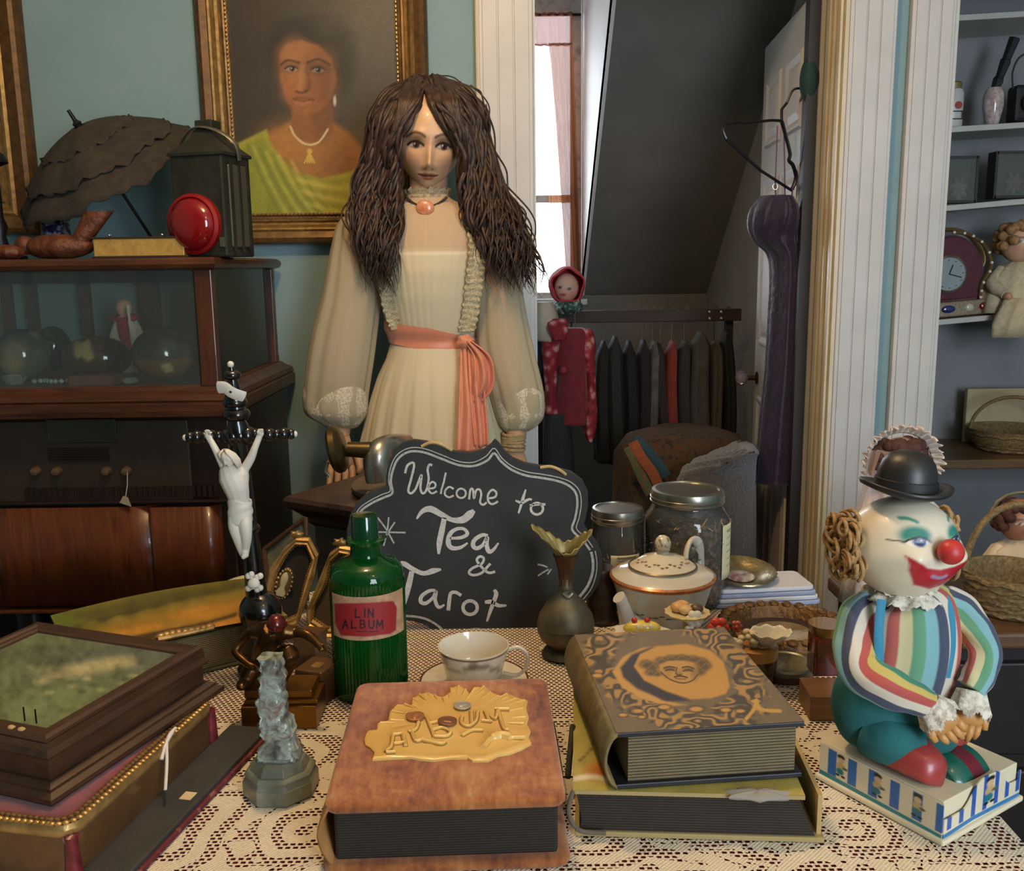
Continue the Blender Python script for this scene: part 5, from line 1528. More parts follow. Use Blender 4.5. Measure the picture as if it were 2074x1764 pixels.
g.obj('black_grip', P('black_rubber', '#17181b', 0.7), vs, smooth=False)
cx_ = at(2078, 230, SY + 0.04).x
cmr = thing('black_camera', 'black folding camera with looped strap at the right edge of the closet shelf', 'camera', (cx_, SY + 0.07, sz_at(1, cx_) + 0.004))
G().box((0.01, 0, 0.055), (0.09, 0.06, 0.11)).obj('body', P('black_leatherette', '#15161a', 0.6, bs=200, bstr=0.4), cmr, smooth=False, bev=0.012)
G().lathe([(0.028, 0), (0.03, 0.012), (0.024, 0.016), (0.004, 0.012)], 24, M=rotM(PI / 2, 0, 0, (0.01, -0.03, 0.055))).obj('lens', P('black_metal', '#16151a'), cmr)
G().tube(catmull([(-0.035, -0.01, 0.10), (-0.04, -0.01, 0.15), (-0.015, 0, 0.195), (0.03, 0, 0.20), (0.05, 0, 0.11)], 7), 0.003, 6).obj('strap', P('strap_leather', '#3b352d', 0.8), cmr)
for px, wpx, lab, colr, fcol in ((1940, 62, 'glass-fronted shadow box with a pale feathered figure on the closet shelf', '#33332f', '#8f8c84'), (2050, 80, 'glass-fronted shadow box with a pinkish figure on the closet shelf', '#4a443a', '#a06f5a')):
    x = at(px, 400, SY + 0.05).x
    sb_ = thing('shadow_box', lab, 'shadow box', (x, SY + 0.06, sz_at(2, x) + 0.004), group='shadow boxes on the closet shelf')
    wm = wpx * SY / 1880
    G().box((0, 0.02, 0.07), (wm, 0.01, 0.14)).obj('back', P('box_back' + str(px), colr, 0.9, c2='#55534a', ns=30), sb_, smooth=False)
    for (cx2, cz2, w2, h2) in ((-wm / 2, 0.07, 0.008, 0.14), (wm / 2, 0.07, 0.008, 0.14), (0, 0.137, wm, 0.008), (0, 0.004, wm, 0.008)):
        G().box((cx2, 0, cz2), (w2, 0.05, h2)).obj('box_side', P('dark_box_frame', '#2f2d26', 0.6), sb_, smooth=False)
    G().ell((0.005, 0.0, 0.045), (0.026, 0.012, 0.032), 22, 14, f=lambda d: 1 + 0.25 * math.sin(7 * math.atan2(d[2], d[0]))).obj('figure', P('figure' + str(px), fcol, 0.8, c2='#5f5a52', ns=90), sb_)
    G().box((0, -0.022, 0.07), (wm - 0.008, 0.002, 0.13)).obj('glass_front', glassy('box_glass', '#c9cfc9', 0.05, 0.10), sb_, smooth=False)
x = at(1908, 440, SY - 0.0).x
cdn = tag(G().box((x, SY + 0.01, at(1908, 445, SY).z + 0.005), (0.032, 0.003, 0.055)).obj('hanging_card', P('grey_card', '#a9a9a4', 0.7), None, smooth=False, bev=0.0005), 'small grey card with a dark seal hanging under the middle shelf', 'card')
G().lathe([(0, 0), (0.008, 0), (0.008, 0.001)], 16, M=rotM(PI / 2, 0, 0, (x + 0.002, SY + 0.008, at(1908, 441, SY).z))).obj('seal', P('dark_seal', '#3a2f30', 0.6), cdn)
# crown clock
x = at(1930, 630, SY).x
ck_ = thing('crown_clock', 'crown-shaped clock in dark red velvet with jewelled gold bands', 'clock', (x + 0.012, SY + 0.075, sz_at(3, x + 0.012) + 0.001), rot=(0, SH[3].rotation_euler.y, 0))
velvet = P('burgundy_velvet', '#4b1023', 0.7, c2='#5c182c', ns=40, sheen=0.5)
arc = [(-0.10, 0.05)] + [(0.105 * -math.cos(t) * 1.0, 0.13 + 0.125 * math.sin(t)) for t in np.linspace(0, PI, 24)] + [(0.085, 0.09), (0.10, 0.05)]
G().prism(arc, -0.045, 0.045, M=Mx).obj('velvet_body', velvet, ck_, bev=0.01)
G().box((0, 0, 0.026), (0.24, 0.13, 0.048)).obj('jewelled_base', P('crown_gilt_band', '#7f6c5c', 0.4, 0.5, c2='#a08e76', ns=120), ck_, smooth=False, bev=0.004)
for k, (xx, colr) in enumerate(((-0.085, '#7e1626'), (-0.02, '#2c2f66'), (0.045, '#c9c0ae'), (0.09, '#7e1626'))):
    G().ell((xx, -0.066, 0.027), (0.022 if k == 1 else 0.014, 0.006, 0.012), 16, 10).obj('jewel', P('jewel' + str(k), colr, 0.15, coat=0.6), ck_)
gband = P('crown_gold', '#b09460', 0.35, 0.7)
G().tube(catmull([(0.085, -0.05, 0.055), (0.092, -0.055, 0.10), (0.115, -0.06, 0.15), (0.098, -0.06, 0.21), (0.05, -0.06, 0.25), (0.0, -0.06, 0.262)], 6), 0.010, 8, flat=0.5).obj('gold_arch', gband, ck_)
for t in np.linspace(0, 1, 10):
    q = catmull([(0.085, -0.05, 0.055), (0.092, -0.055, 0.10), (0.115, -0.06, 0.15), (0.098, -0.06, 0.21), (0.05, -0.06, 0.25), (0.0, -0.06, 0.262)], 6)[int(t * 30)]
    G().ell((q[0], q[1] - 0.008, q[2]), (0.005, 0.004, 0.005), 8, 6).obj('pearl', P('pearl', '#d8d0bd', 0.2, coat=0.4), ck_)
G().tube(catmull([(0.10, 0.05, 0.055), (0.13, 0.06, 0.12), (0.15, 0.06, 0.17), (0.12, 0.06, 0.235), (0.06, 0.06, 0.268), (0, 0.06, 0.27)], 6), 0.012, 8, flat=0.5).obj('rear_arch', gband, ck_)
Mc = rotM(PI / 2, 0, 0, (-0.01, -0.046, 0.135))
G().lathe([(0.058, 0), (0.058, 0.006), (0.052, 0.010), (0.0505, 0.006)], 36, M=Mc, cap=False).obj('bezel', P('bright_nickel', '#c9c2b0'), ck_)
G().lathe([(0.001, 0.005), (0.052, 0.005)], 36, M=Mc, cap=False).obj('dial', P('clock_dial', '#8f9a9c', 0.3), ck_)
for ang_, ln in ((0.4, 0.03), (1.9, 0.04)):
    G().box((0, 0, 0), (0.003, 0.002, ln), M=Mc @ Matrix.Rotation(0, 4, 'Z') @ Matrix.Translation((math.sin(ang_) * ln / 2, -math.cos(ang_) * -ln / 2, 0.007)) @ Matrix.Rotation(-ang_, 4, 'Z') @ Matrix.Rotation(PI / 2, 4, 'X')).obj('clock_hand', P('black_print', '#1b1b1b'), ck_, smooth=False)
for k in range(12):
    a = k * PI / 6
    G().box((0.043 * math.cos(a), 0.043 * math.sin(a), 0.0065), (0.005, 0.002, 0.001), M=Mc @ Matrix.Rotation(0, 4, 'Z')).obj('hour_mark', P('black_print', '#1b1b1b'), ck_, smooth=False)

def doll(name, lab, base, hpx, hpy, hr, Y, hair, dress, hat=None, face='#c99f85', facing=0.0):
    """sitting or standing cloth doll built round its head"""
    d = thing(name, lab, 'doll', (at(hpx, hpy, Y).x, Y, base))
    hz = at(hpx, hpy, Y).z - base
    r = hr * Y / 1880
    G().loft([(0.003, r * 1.9, r * 1.5), (hz * 0.25, r * 1.7, r * 1.3), (hz * 0.55, r * 1.15, r * 0.9), (hz - r * 1.25, r * 0.85, r * 0.65), (hz - r * 0.95, r * 0.4, r * 0.4)], 36, mod=lambda t, z: 1 + 0.07 * math.sin(9 * t)).obj('dress', dress, d, smooth='all')
    g = G().ell((0, 0, hz), (r * 0.88, r * 0.85, r), 48, 32)
    A_ = g.A(); p_ = Paint(A_[:, 0] / r, (A_[:, 2] - hz) / r, face)
    fr_ = A_[:, 1] < 0
    for s in (-1, 1):
        p_.ell(s * 0.32, 0.0, 0.13, 0.09, '#e8e0d6', 0.3); p_.ell(s * 0.32, 0.0, 0.08, 0.09, '#2e2320', 0.3); p_.ell(s * 0.45, -0.3, 0.2, 0.15, '#c9796a', 0.9, a=0.5); p_.line([(s * 0.16, 0.2), (s * 0.45, 0.2)], 0.03, '#5b4030', 0.5)
    p_.ell(0, -0.42, 0.15, 0.06, '#a0483f', 0.4)
    p_.c = np.where(fr_[:, None], p_.c, np.array(lin(face)))
    hd = g.obj('head', VC('doll_face_paint', 0.5), d, cols=p_.c, smooth='all'); hd.rotation_euler = (0, 0, 0)
    for s in (-1, 1):
        ar = G().tube(catmull([(s * r * 0.75, 0, hz - r * 1.35), (s * r * 1.35, -r * 0.4, hz - r * 2.0), (s * r * 1.1, -r * 1.2, hz - r * 2.5)], 6), [r * 0.3] * 6 + [r * 0.33] * 4 + [r * 0.24] * 3, 10).obj('arm', dress, d)
        G().ell((s * r * 1.05, -r * 1.35, hz - r * 2.6), (r * 0.2, r * 0.25, r * 0.2), 12, 8).obj('hand', P('doll_skin', '#b98a70', 0.5), d)
    g = G()
    R1 = random.Random(hpx)
    for k in range(70):
        a = R1.random() * 2 * PI
        if -2.3 < a - 2 * PI * (a > PI) < -0.85 and R1.random() < 0.95: e = 0.75 + 0.3 * R1.random()
        else: e = R1.random() * 1.3 - 0.4
        q = Vector((math.cos(a) * math.cos(e), math.sin(a) * math.cos(e), math.sin(e))) * r * 1.0
        g.ell((q.x, q.y, q.z + hz), (r * 0.27, r * 0.27, r * 0.25), 8, 6)
    stuff(g.obj('hair', hair, d, smooth='all'))
    return d, r, hz
blond = P('blond_doll_hair', '#8a623c', 0.8, c2='#b58d5e', ns=90)
lacew = P('ivory_doll_lace', '#b8aa8c', 0.9, c2='#cbbf9f', ns=80, bs=160, bstr=0.5)
d1, r, hz = doll('lace_doll', 'blond doll in an ivory lace dress sitting at the edge of the closet shelf', sz_at(3, at(2062, 640, SY).x) - 0.004, 2064, 490, 40, SY + 0.03, blond, lacew)
rows = []
G().loft([(-0.07, 0.10, 0.03), (-0.03, 0.10, 0.045), (0.0, 0.09, 0.05), (0.05, 0.07, 0.05)], 40, M=Matrix.Translation((0.0, -0.075, 0)), mod=lambda t, z: 1 + 0.09 * math.sin(8 * t)).obj('skirt_overhang', lacew, d1, smooth='all')
# cream box board below the shelves
x0_, x1_ = at(1958, 780, 3.12).x, at(2120, 780, 3.12).x
tag(G().box(((x0_ + x1_) / 2, 3.12, at(2000, 840, 3.12).z - 0.01), (x1_ - x0_, 0.02, 0.20)).obj('cream_board', P('cream_card', '#a89a76', 0.8, c2='#b3a684', ns=10), None, smooth=False, bev=0.002), 'plain cream board leaning at the closet wall under the shelves', 'board')
# tall stand under the board, baskets and dolls on the dresser
DZ = 0.681
tb2 = thing('closet_side_table', 'plain dark side table against the closet wall under the cream board', 'side table', (1.7, 3.0, 0))
tz2 = at(2000, 905, 3.0).z
G().box((0, 0, tz2 - 0.02), (0.9, 0.35, 0.03)).obj('table_top', wood('basket_table', '#4d3a24', '#6b5232', 'X', 12), tb2, smooth=False, bev=0.004)
for xx in (-0.42, 0.42):
    for yy in (-0.14, 0.14):
        G().box((xx, yy, tz2 / 2 - 0.02), (0.04, 0.04, tz2 - 0.04)).obj('leg', wood('basket_table', '#4d3a24', '#6b5232'), tb2, smooth=False)
wick = P('wicker', '#5d4a2c', 0.8, c2='#8d7548', ns=160, bs=200, bstr=0.8)
def basket(name, lab, c, r, h, base, hh=0.12):
    b_ = thing(name, lab, 'basket', (c.x, c.y, base), group='wicker baskets')
    G().lathe([(r * 0.7, 0.0), (r * 0.74, 0.002), (r * 0.92, h * 0.5), (r, h), (r * 0.95, h), (r * 0.7, 0.01)], 40, mod=lambda a, r_, z: 1 + 0.02 * math.sin(20 * a)).obj('bowl', wick, b_)
    for k in range(int(h / 0.012)):
        zz_ = 0.008 + 0.012 * k
        rr_ = r * (0.72 + 0.30 * zz_ / h)
        G().tube([(rr_ * math.cos(a), rr_ * math.sin(a), zz_ + 0.0025 * math.sin(12 * a + PI * (k % 2))) for a in np.linspace(0, 2 * PI, 48, endpoint=False)], 0.0048, 6, closed=True).obj('cane_ring', wick, b_)
    G().tube([(r * math.cos(a), 0.0, h + hh * math.sin(a)) for a in np.linspace(0, PI, 20)], 0.006, 8).obj('handle', wick, b_)
    return b_
basket('wicker_basket', 'wicker basket with hoop handle on the dresser right of the clown', Vector((at(2046, 1240, 1.60).x, 1.605, 0)), 0.085, 0.075, DZ)
c = at(2050, 925, 2.92)
basket('wicker_hamper', 'dim wicker basket on the closet side table behind the dolls', Vector((c.x + 0.02, 2.98, 0)), 0.13, 0.07, tz2 - 0.004, 0.10)
# bonnet doll seen from behind the clown
bx_ = at(1822, 930, 1.62).x
bonw = P('white_bonnet_lace', '#c9b9ac', 0.9, c2='#e0d3c8', ns=70, bs=150, bstr=0.5)
d2, r, hz = doll('bonnet_doll', 'brown-haired doll with white ruffled bonnet standing behind the bowler-hatted clown', DZ, 1822, 938, 54, 1.64, P('brown_doll_hair', '#3f2219', 0.8, c2='#553024', ns=80), bonw)
rows = []
for i in range(7):
    t = i / 6
    ring = []
    for j in range(110):
        a = -0.25 + (PI + 0.5) * j / 109
        k = r * (1.18 + 0.32 * t + 0.06 * math.sin(j * 0.9) * t)
        ring.append((k * math.cos(a) * 1.0, -r * 0.35 * t + 0.010 * math.sin(j * 1.3) * t, hz + k * math.sin(a)))
    rows.append(ring)
G().grid(rows).obj('bonnet_ruffle', bonw, d2, smooth='all', solid=0.002)
veil = sheer('pink_tulle', '#d9c2b8', 0.5)
rows = []
for i in range(22):
    t = i / 21
    rows.append([((-1.45 - 0.9 * t + 1.0 * s_) * r + 0.006 * math.sin(9 * s_ + 5 * t), -0.03 - 0.02 * t + 0.012 * math.sin(14 * s_ + 2 * t), hz + r * (0.6 - 4.6 * t)) for s_ in np.linspace(0, 1, 30)])
G().grid(rows).obj('tulle_veil', veil, d2, smooth='all')
# second bonnet doll at the right edge
d3, r, hz = doll('capped_doll', 'doll with olive lace cap and white gown at the right edge beside the basket', DZ, 2062, 1052, 44, 1.745, P('brown_doll_hair', '#3f2219'), P('white_doll_gown', '#c9b596', 0.9, c2='#d6c4a6', ns=30), face='#a8704f')
rows = [[(r * (1.12 + 0.28 * (i / 6) + 0.03 * math.sin(j)) * math.cos(a), -0.2 * r * (i / 6) + 0.1 * r, hz + r * 0.25 + r * (1.0 + 0.10 * (i / 6)) * math.sin(a)) for j, a in enumerate(np.linspace(0, PI, 50))] for i in range(7)]
G().grid(rows).obj('lace_cap', P('olive_lace', '#6b5f44', 0.9, c2='#84775a', ns=90), d3, smooth='all', solid=0.004)
# ================================================================== TABLE: LEFT SIDE
def local_of(root):
    return root.matrix_world.inverted()
# ---- keepsake box with a green landscape under the lid frame, standing on the red jewel box
def rect_root(name, lab, cat, rf, rb, z, w_, d_, zbase, twist=0.0):
    """box whose right edge runs from rf (front) to rb (back) in the frame at height z; root at its base centre"""
    a, b_ = on(*rf, z), on(*rb, z)
    mid = (a + b_) / 2
    ang = math.atan2((b_ - a).y, (b_ - a).x) - PI / 2 + twist
    ux = Vector((math.cos(ang), math.sin(ang), 0))
    c = mid - ux * (w_ / 2)
    return thing(name, lab, cat, (c.x, c.y, zbase), rz=ang)
ZB = 0.837
kb = rect_root('keepsake_box', 'dark wooden keepsake box with a green landscape picture set in its lid', 'box', (107, 1478), (402, 1318), 0.895, 0.235, 0.215, ZB, math.radians(3))
bw = wood('keepsake_wood', '#2b1a11', '#49301f', 'Y', 18, 0.42, 0.2)
bw_x = wood('keepsake_wood_cross', '#2b1a11', '#49301f', 'X', 18, 0.42, 0.2)
W2, D2 = 0.1175, 0.1075
def ringprof(name, prof, m, parent, w2=W2, d2=D2):
    rows = [[(-w2 - o, -d2 - o, z), (w2 + o, -d2 - o, z), (w2 + o, d2 + o, z), (-w2 - o, d2 + o, z)] for o, z in prof]
    return G().grid(rows, cu=True, cap=True).obj(name, m, parent, smooth=False)
ringprof('base_moulding', [(0.012, 0.0), (0.014, 0.003), (0.014, 0.007), (0.008, 0.010), (0.008, 0.013), (0.002, 0.016)], bw, kb)
ringprof('body', [(-0.001, 0.013), (-0.001, 0.036)], bw, kb)
lid = ringprof('lid', [(0.003, 0.037), (0.004, 0.040), (0.001, 0.045), (0.001, 0.052)], bw, kb)
FWd = 0.020
for k in range(4):
    cs = [(-W2, -D2), (W2, -D2), (W2, D2), (-W2, D2)]
    a, b_ = Vector((*cs[k], 0)), Vector((*cs[(k + 1) % 4], 0))
    d_ = (b_ - a).normalized(); n_ = Vector((-d_.y, d_.x, 0))
    rows = []
    for ins, z in ((0, 0.0525), (0, 0.056), (0.003, 0.0585), (0.008, 0.0585), (0.011, 0.0565), (0.015, 0.0565), (0.018, 0.055), (FWd, 0.0505)):
        rows.append([tuple(a + n_ * ins + d_ * ins + Vector((0, 0, z))), tuple(b_ + n_ * ins - d_ * ins + Vector((0, 0, z)))])
    G().grid(rows).obj('lid_frame_side', bw if k % 2 else bw_x, lid, smooth=False)
def paint_green(px, py):
    p = Paint(px, py, '#6a7556')
    p.ell(280, 1330, 160, 30, '#5b6459', 0.8); p.ell(120, 1370, 60, 25, '#4d5a4f', 0.9, a=0.7); p.ell(100, 1430, 200, 50, '#74835a', 0.9, a=0.6)
    p.poly([(70, 1380), (130, 1352), (190, 1340), (240, 1330), (268, 1332), (270, 1345), (180, 1366), (110, 1375), (80, 1384)], '#b9b285', 12, a=0.8)
    p.poly([(60, 1352), (110, 1350), (95, 1372), (78, 1368)], '#9c9b72', 10, a=0.6)
    for k in range(16):
        p.ell(90 + 17 * k + 7 * math.sin(k * 5), 1392 + 14 * math.sin(k * 2.1) - k, 10, 4, '#a6a878' if k % 2 else '#4c5a42', 0.9, a=0.55)
    p.mottle(0.45, 0.025, 2).mottle(0.4, 0.08, 6)
    return p
def sheet_on(root, name, x0, x1, y0, y1, z, nu, nv, paint, mat):
    bpy.context.view_layer.update()
    M = root.matrix_world
    o = np.array(M @ Vector((x0, y0, z))); ux = np.array(M @ Vector((x1, y0, z))) - o; uy = np.array(M @ Vector((x0, y1, z))) - o
    return picture(name, o, ux, uy, nu, nv, paint, mat, root)
pic = sheet_on(kb, 'landscape_print', -W2 + FWd - 0.001, W2 - FWd + 0.001, -D2 + FWd - 0.001, D2 - FWd + 0.001, 0.0528, 150, 140, paint_green, VC('print_under_glass', 0.25, 0.3))
for dx in (-0.018, -0.004):
    G().box((W2 - 0.03 + dx, -D2 + 0.022, 0.062), (0.001, 0.001, 0.014)).obj('wire_pin', P('dark_iron', '#221d19'), kb, smooth=False)
for dx in (-0.024, -0.012):
    G().ell((W2 - 0.02 + dx, -D2 + 0.004, 0.0585), (0.004, 0.003, 0.002), 8, 5).obj('paint_chip', P('bare_wood_chip', '#b09060', 0.8), kb)
# ---- red jewel box with gilt edging
jb_ = rect_root('jewel_box', 'red velvet-topped jewel box with ornate gilt edging under the keepsake box', 'jewel box', (115, 1690), (452, 1412), 0.835, 0.26, 0.25, T + 0.001, math.radians(3))
JW, JD = 0.130, 0.122
def rrect(w2, d2, r, n=6):
    pts = []
    for (sx, sy, a0) in ((1, -1, -PI / 2), (1, 1, 0), (-1, 1, PI / 2), (-1, -1, PI)):
        for k in range(n + 1):
            a = a0 + PI / 2 * k / n
            pts.append((sx * (w2 - r) + r * math.cos(a), sy * (d2 - r) + r * math.sin(a)))
    return pts
JH = ZB - T - 0.001
lac = P('brown_lacquer_panel', '#4a2f1a', 0.3, 0.2, c2='#6b4a2c', ns=14, coat=0.4)
G().prism(rrect(JW, JD, 0.018), 0.004, JH - 0.012).obj('body', lac, jb_, smooth=True)
rows = [[(x * s, y * s, z) for x, y in rrect(JW, JD, 0.018)] for s, z in ((1.0, JH - 0.012), (1.012, JH - 0.010), (1.016, JH - 0.005), (1.0, JH - 0.001), (0.955, JH - 0.002))]
G().grid(rows, cu=True).obj('gilt_rim', gold_hi, jb_)
G().prism(rrect(JW * 0.97, JD * 0.97, 0.016), JH - 0.010, JH - 0.0015).obj('velvet_top', P('crushed_red_velvet', '#5e1119', 0.8, c2='#8c2a30', ns=35, sheen=0.5), jb_, smooth=False)
rr_ = rrect(JW * 1.004, JD * 1.004, 0.018)
pth = [np.array(q) for q in rr_]
cum = np.concatenate([[0], np.cumsum([np.linalg.norm(pth[(i + 1) % len(pth)] - pth[i]) for i in range(len(pth))])])
g = G(); g2 = G()
for s_ in np.arange(0, cum[-1], 0.0060):
    i = int(np.searchsorted(cum, s_, 'right') - 1)
    f_ = (s_ - cum[i]) / (cum[i + 1] - cum[i] + 1e-9)
    q = pth[i] * (1 - f_) + pth[(i + 1) % len(pth)] * f_
    g.ell((q[0] * 0.985, q[1] * 0.985, JH + 0.0002), (0.0036, 0.0030, 0.0018), 8, 5)
    nrm_ = q / np.linalg.norm(q)
    g2.ell((q[0] * 0.985 - nrm_[0] * 0.008, q[1] * 0.985 - nrm_[1] * 0.008, JH - 0.0005), (0.0032, 0.0032, 0.0022), 7, 4)
stuff(g.obj('gilt_scroll_edging', gold_hi, jb_)); stuff(g2.obj('gilt_bead_edging', gold, jb_))
for sx in (-1, 1):
    for sy in (-1, 1):
        G().tube([(sx * (JW - 0.004), sy * (JD - 0.004), 0.0), (sx * (JW - 0.003), sy * (JD - 0.003), 0.045), (sx * (JW - 0.004), sy * (JD - 0.004), JH - 0.012)], [0.008, 0.005, 0.007], 10).obj('corner_foot', P('red_enamel', '#5a141c', 0.35, c2='#7c2a30', ns=60), jb_)
tgw = thing('tied_string', 'white string knotted over the edge of the red jewel box', 'string', (0, 0, 0))
st = P('white_string', '#cfc6b8', 0.9)
G().tube(catmull([on(356, 1474, 0.842), on(344, 1486, 0.841), on(338, 1505, 0.836), on(338, 1545, 0.824), on(335, 1600, 0.806)], 6), 0.0016, 6).obj('string', st, tgw)
G().tube(catmull([on(350, 1480, 0.842), on(336, 1506, 0.836), on(327, 1538, 0.826)], 6), 0.0020, 6).obj('string_end', st, tgw)
# ---- black case with red edges lying along the table
ca, cb = on(225, 1775, T), on(497, 1497, T)
dirv = (cb - ca); ln = dirv.length + 0.02
fc = thing('black_flat_case', 'long flat black case with worn red edges beside the jewel box', 'case', ((ca.x + cb.x) / 2, (ca.y + cb.y) / 2, T + 0.0008), rz=math.atan2(dirv.y, dirv.x))
G().box((0, 0, 0.0075), (ln, 0.046, 0.005)).obj('lid', P('black_paper_cover', '#2b2b2c', 0.65, c2='#343433', ns=40, bs=120, bstr=0.1), fc, smooth=False, bev=0.001)
G().box((0, 0, 0.0025), (ln + 0.004, 0.053, 0.005)).obj('red_tray', P('worn_red_edge', '#5c1a22', 0.8, c2='#8a5a50', ns=110, lo=0.55, hi=0.7), fc, smooth=False, bev=0.001)
q = fc.matrix_world
bpy.context.view_layer.update()
lp_ = fc.matrix_world.inverted() @ on(381, 1612, T + 0.011)
G().box((lp_.x, lp_.y, 0.0104), (0.013, 0.012, 0.0006), ).obj('price_sticker', P('cream_sticker', '#cdbb92', 0.7), fc, smooth=False)
# ---- large old volume with a golden landscape on its cover
bb = thing('landscape_cover_book', 'large old volume with a golden landscape painted on its curved cover', 'book', (-0.475, 1.225, T + 0.001), rz=math.radians(33))
BW, BD, BH = 0.135, 0.095, 0.056
g = G()
rows = []
for j in range(3):
    rows.append([])
pgm, nt, b = newmat('old_page_block')
_x, _y, _z = xyz(nt, coords(nt))
st_ = ((_z * 2400.0).sin() * 0.5 + 0.5)
nt.links.new(ramp(nt, st_ * 0.6 + nz(nt, coords(nt), 40, 3) * 0.5, [(0.25, '#4c3d27'), (0.8, '#8a744d')]), b.inputs['Base Color'])
b.inputs['Roughness'].default_value = 0.85
bump(nt, b, st_, 0.4, 0.0005)
G().box((0.0, 0.0, BH / 2), (2 * BW - 0.012, 2 * BD - 0.010, BH - 0.008)).obj('pages', pgm, bb, smooth=False)
ccm = P('olive_cover_cloth', '#4a4a22', 0.6, c2='#5c5a2c', ns=30)
G().box((0, 0, 0.002), (2 * BW, 2 * BD, 0.004)).obj('back_cover', ccm, bb, smooth=False, bev=0.001)
def paint_gold(px, py):
    p = Paint(px, py, '#77712f')
    p.ell(120, 1265, 60, 40, '#6f7a2e', 0.6)
    p.poly([(130, 1245), (330, 1200), (500, 1170), (520, 1190), (330, 1225), (200, 1262)], '#5a5428', 10, a=0.8)
    p.poly([(150, 1290), (300, 1240), (420, 1215), (520, 1200), (530, 1290), (330, 1340), (160, 1340)], '#a9802f', 14, a=0.75)
    p.poly([(150, 1300), (300, 1262), (330, 1268), (240, 1300), (160, 1310)], '#c08a34', 6)
    p.poly([(330, 1250), (400, 1228), (500, 1222), (500, 1238), (380, 1256)], '#b98632', 6)
    p.poly([(250, 1318), (330, 1282), (440, 1262), (500, 1240), (520, 1270), (400, 1300), (270, 1330)], '#c98b36', 6)
    p.poly([(260, 1290), (420, 1258), (480, 1240), (480, 1248), (300, 1298)], '#3c2a1c', 4, a=0.85)
    p.poly([(180, 1300), (260, 1285), (262, 1310), (190, 1320)], '#8c7a34', 4)
    for k in range(14):
        p.ell(160 + 26 * k, 1268 - 6 * k + 8 * math.sin(3 * k), 16, 5, '#8f8038' if k % 2 else '#3d3a1c', 0.9, -0.25, a=0.6)
    p.mottle(0.3, 0.03, 9).mottle(0.22, 0.1, 4)
    return p
bpy.context.view_layer.update()
rows = []
for j in range(91):
    v = j / 90
    rows.append([tuple(bb.matrix_world @ Vector((-BW + 2 * BW * i / 120, -BD + 2 * BD * v, BH - 0.002 + 0.006 * math.sin(PI * i / 120)))) for i in range(121)])
g = G().grid(rows); px, py = project(g.A())
ob = g.obj('front_cover', VC('varnished_print', 0.35, 0.3), None, cols=paint_gold(px, py).c, solid=0.0)
adopt(ob, bb)
G().box((0, 0, BH - 0.004), (2 * BW, 2 * BD, 0.003)).obj('cover_board', ccm, bb, smooth=False)
cl = bb.matrix_world.inverted() @ on(375, 1288, T + BH)
g = G()
for k in range(9):
    a = k / 8
    g.ell((cl.x - 0.03 + 0.06 * a, cl.y + 0.004 * math.sin(5 * a), BH + 0.006), (0.008, 0.006 + 0.004 * math.sin(PI * a), 0.004), 9, 6)
g.tube([(cl.x - 0.035, cl.y - 0.008, BH + 0.005), (cl.x + 0.035, cl.y - 0.008, BH + 0.005)], 0.003, 8)
stuff(g.obj('gilt_filigree', gold_hi, bb))
# white sheet behind it
g = G(); rows = []
for j in range(9):
    v = j / 8
    row = []
    for i in range(25):
        u = i / 24
        q = on(308 + 200 * u, 1222 - 58 * u + 34 * v * (0.3 + 0.7 * u) - 10 * math.sin(PI * u), 0.805)
        row.append((q.x, q.y, T + 0.004 + 0.020 * u + 0.003 * math.sin(9 * u + 4 * v)))
    rows.append(row)
tag(g.grid(rows).obj('paper_sheet', P('white_rag_paper', '#c9bfa5', 0.85, c2='#d6cdb6', ns=20), None, smooth='all', solid=0.001), 'crumpled white paper sheet lying behind the golden landscape book', 'paper')

# ================================================================== CRUCIFIX
CRY = 1.16
cr = thing('crucifix', 'black turned-wood crucifix on a ball foot carrying a white carved figure', 'crucifix', (0, 0, 0))
ebony = P('ebonised_wood', '#0d0c0d', 0.22, coat=0.5)
ivory = P('white_bisque', '#cfc8b8', 0.5, c2='#d9d3c5', ns=15)
c = at(528, 1238, CRY)
G().ell((c.x, CRY, c.z), (0.0278, 0.0278, 0.0278), 40, 26).obj('ball', ebony, cr)
G().lathe([(0.034, 0.001), (0.034, 0.008), (0.026, 0.012), (0.015, 0.024), (0.014, 0.040), (0.018, c.z - T - 0.02)], 28, (c.x, CRY, T)).obj('foot', ebony, cr)
sA, sB = at(520, 1205, CRY), at(468, 743, CRY)
g = G().tube([sA, sA + (sB - sA) * 0.25, sA + (sB - sA) * 0.68, sA + (sB - sA) * 0.75, sA + (sB - sA) * 0.78, sA + (sB - sA) * 0.86, sA + (sB - sA) * 0.90, sA + (sB - sA) * 0.95, sB], [0.014, 0.011, 0.009, 0.013, 0.009, 0.014, 0.009, 0.006, 0.004], 18)
g.obj('upright', ebony, cr)
for f_, r_ in ((0.80, 0.017), (0.85, 0.015), (0.965, 0.011), (0.30, 0.014)):
    q = sA + (sB - sA) * f_
    G().ell(q, (r_, r_, r_ * 0.6), 18, 10).obj('turned_ring', ebony, cr)
G().ell(at(467, 738, CRY), (0.0042, 0.0042, 0.0042), 12, 8).obj('white_tip', ivory, cr)
L_, R_ = at(380, 886, CRY), at(594, 879, CRY)
G().tube([L_, R_], 0.0035, 10).obj('crossbar', ebony, cr)
for k in range(15):
    t = (k + 0.3) / 14.6
    if 0.42 < t < 0.58: rb_ = 0.012
    else: rb_ = 0.0085 if k % 2 else 0.0068
    q = L_ + (R_ - L_) * t
    G().ell(q, (rb_ * 0.9, rb_, rb_), 14, 10).obj('crossbar_bead', ebony, cr)
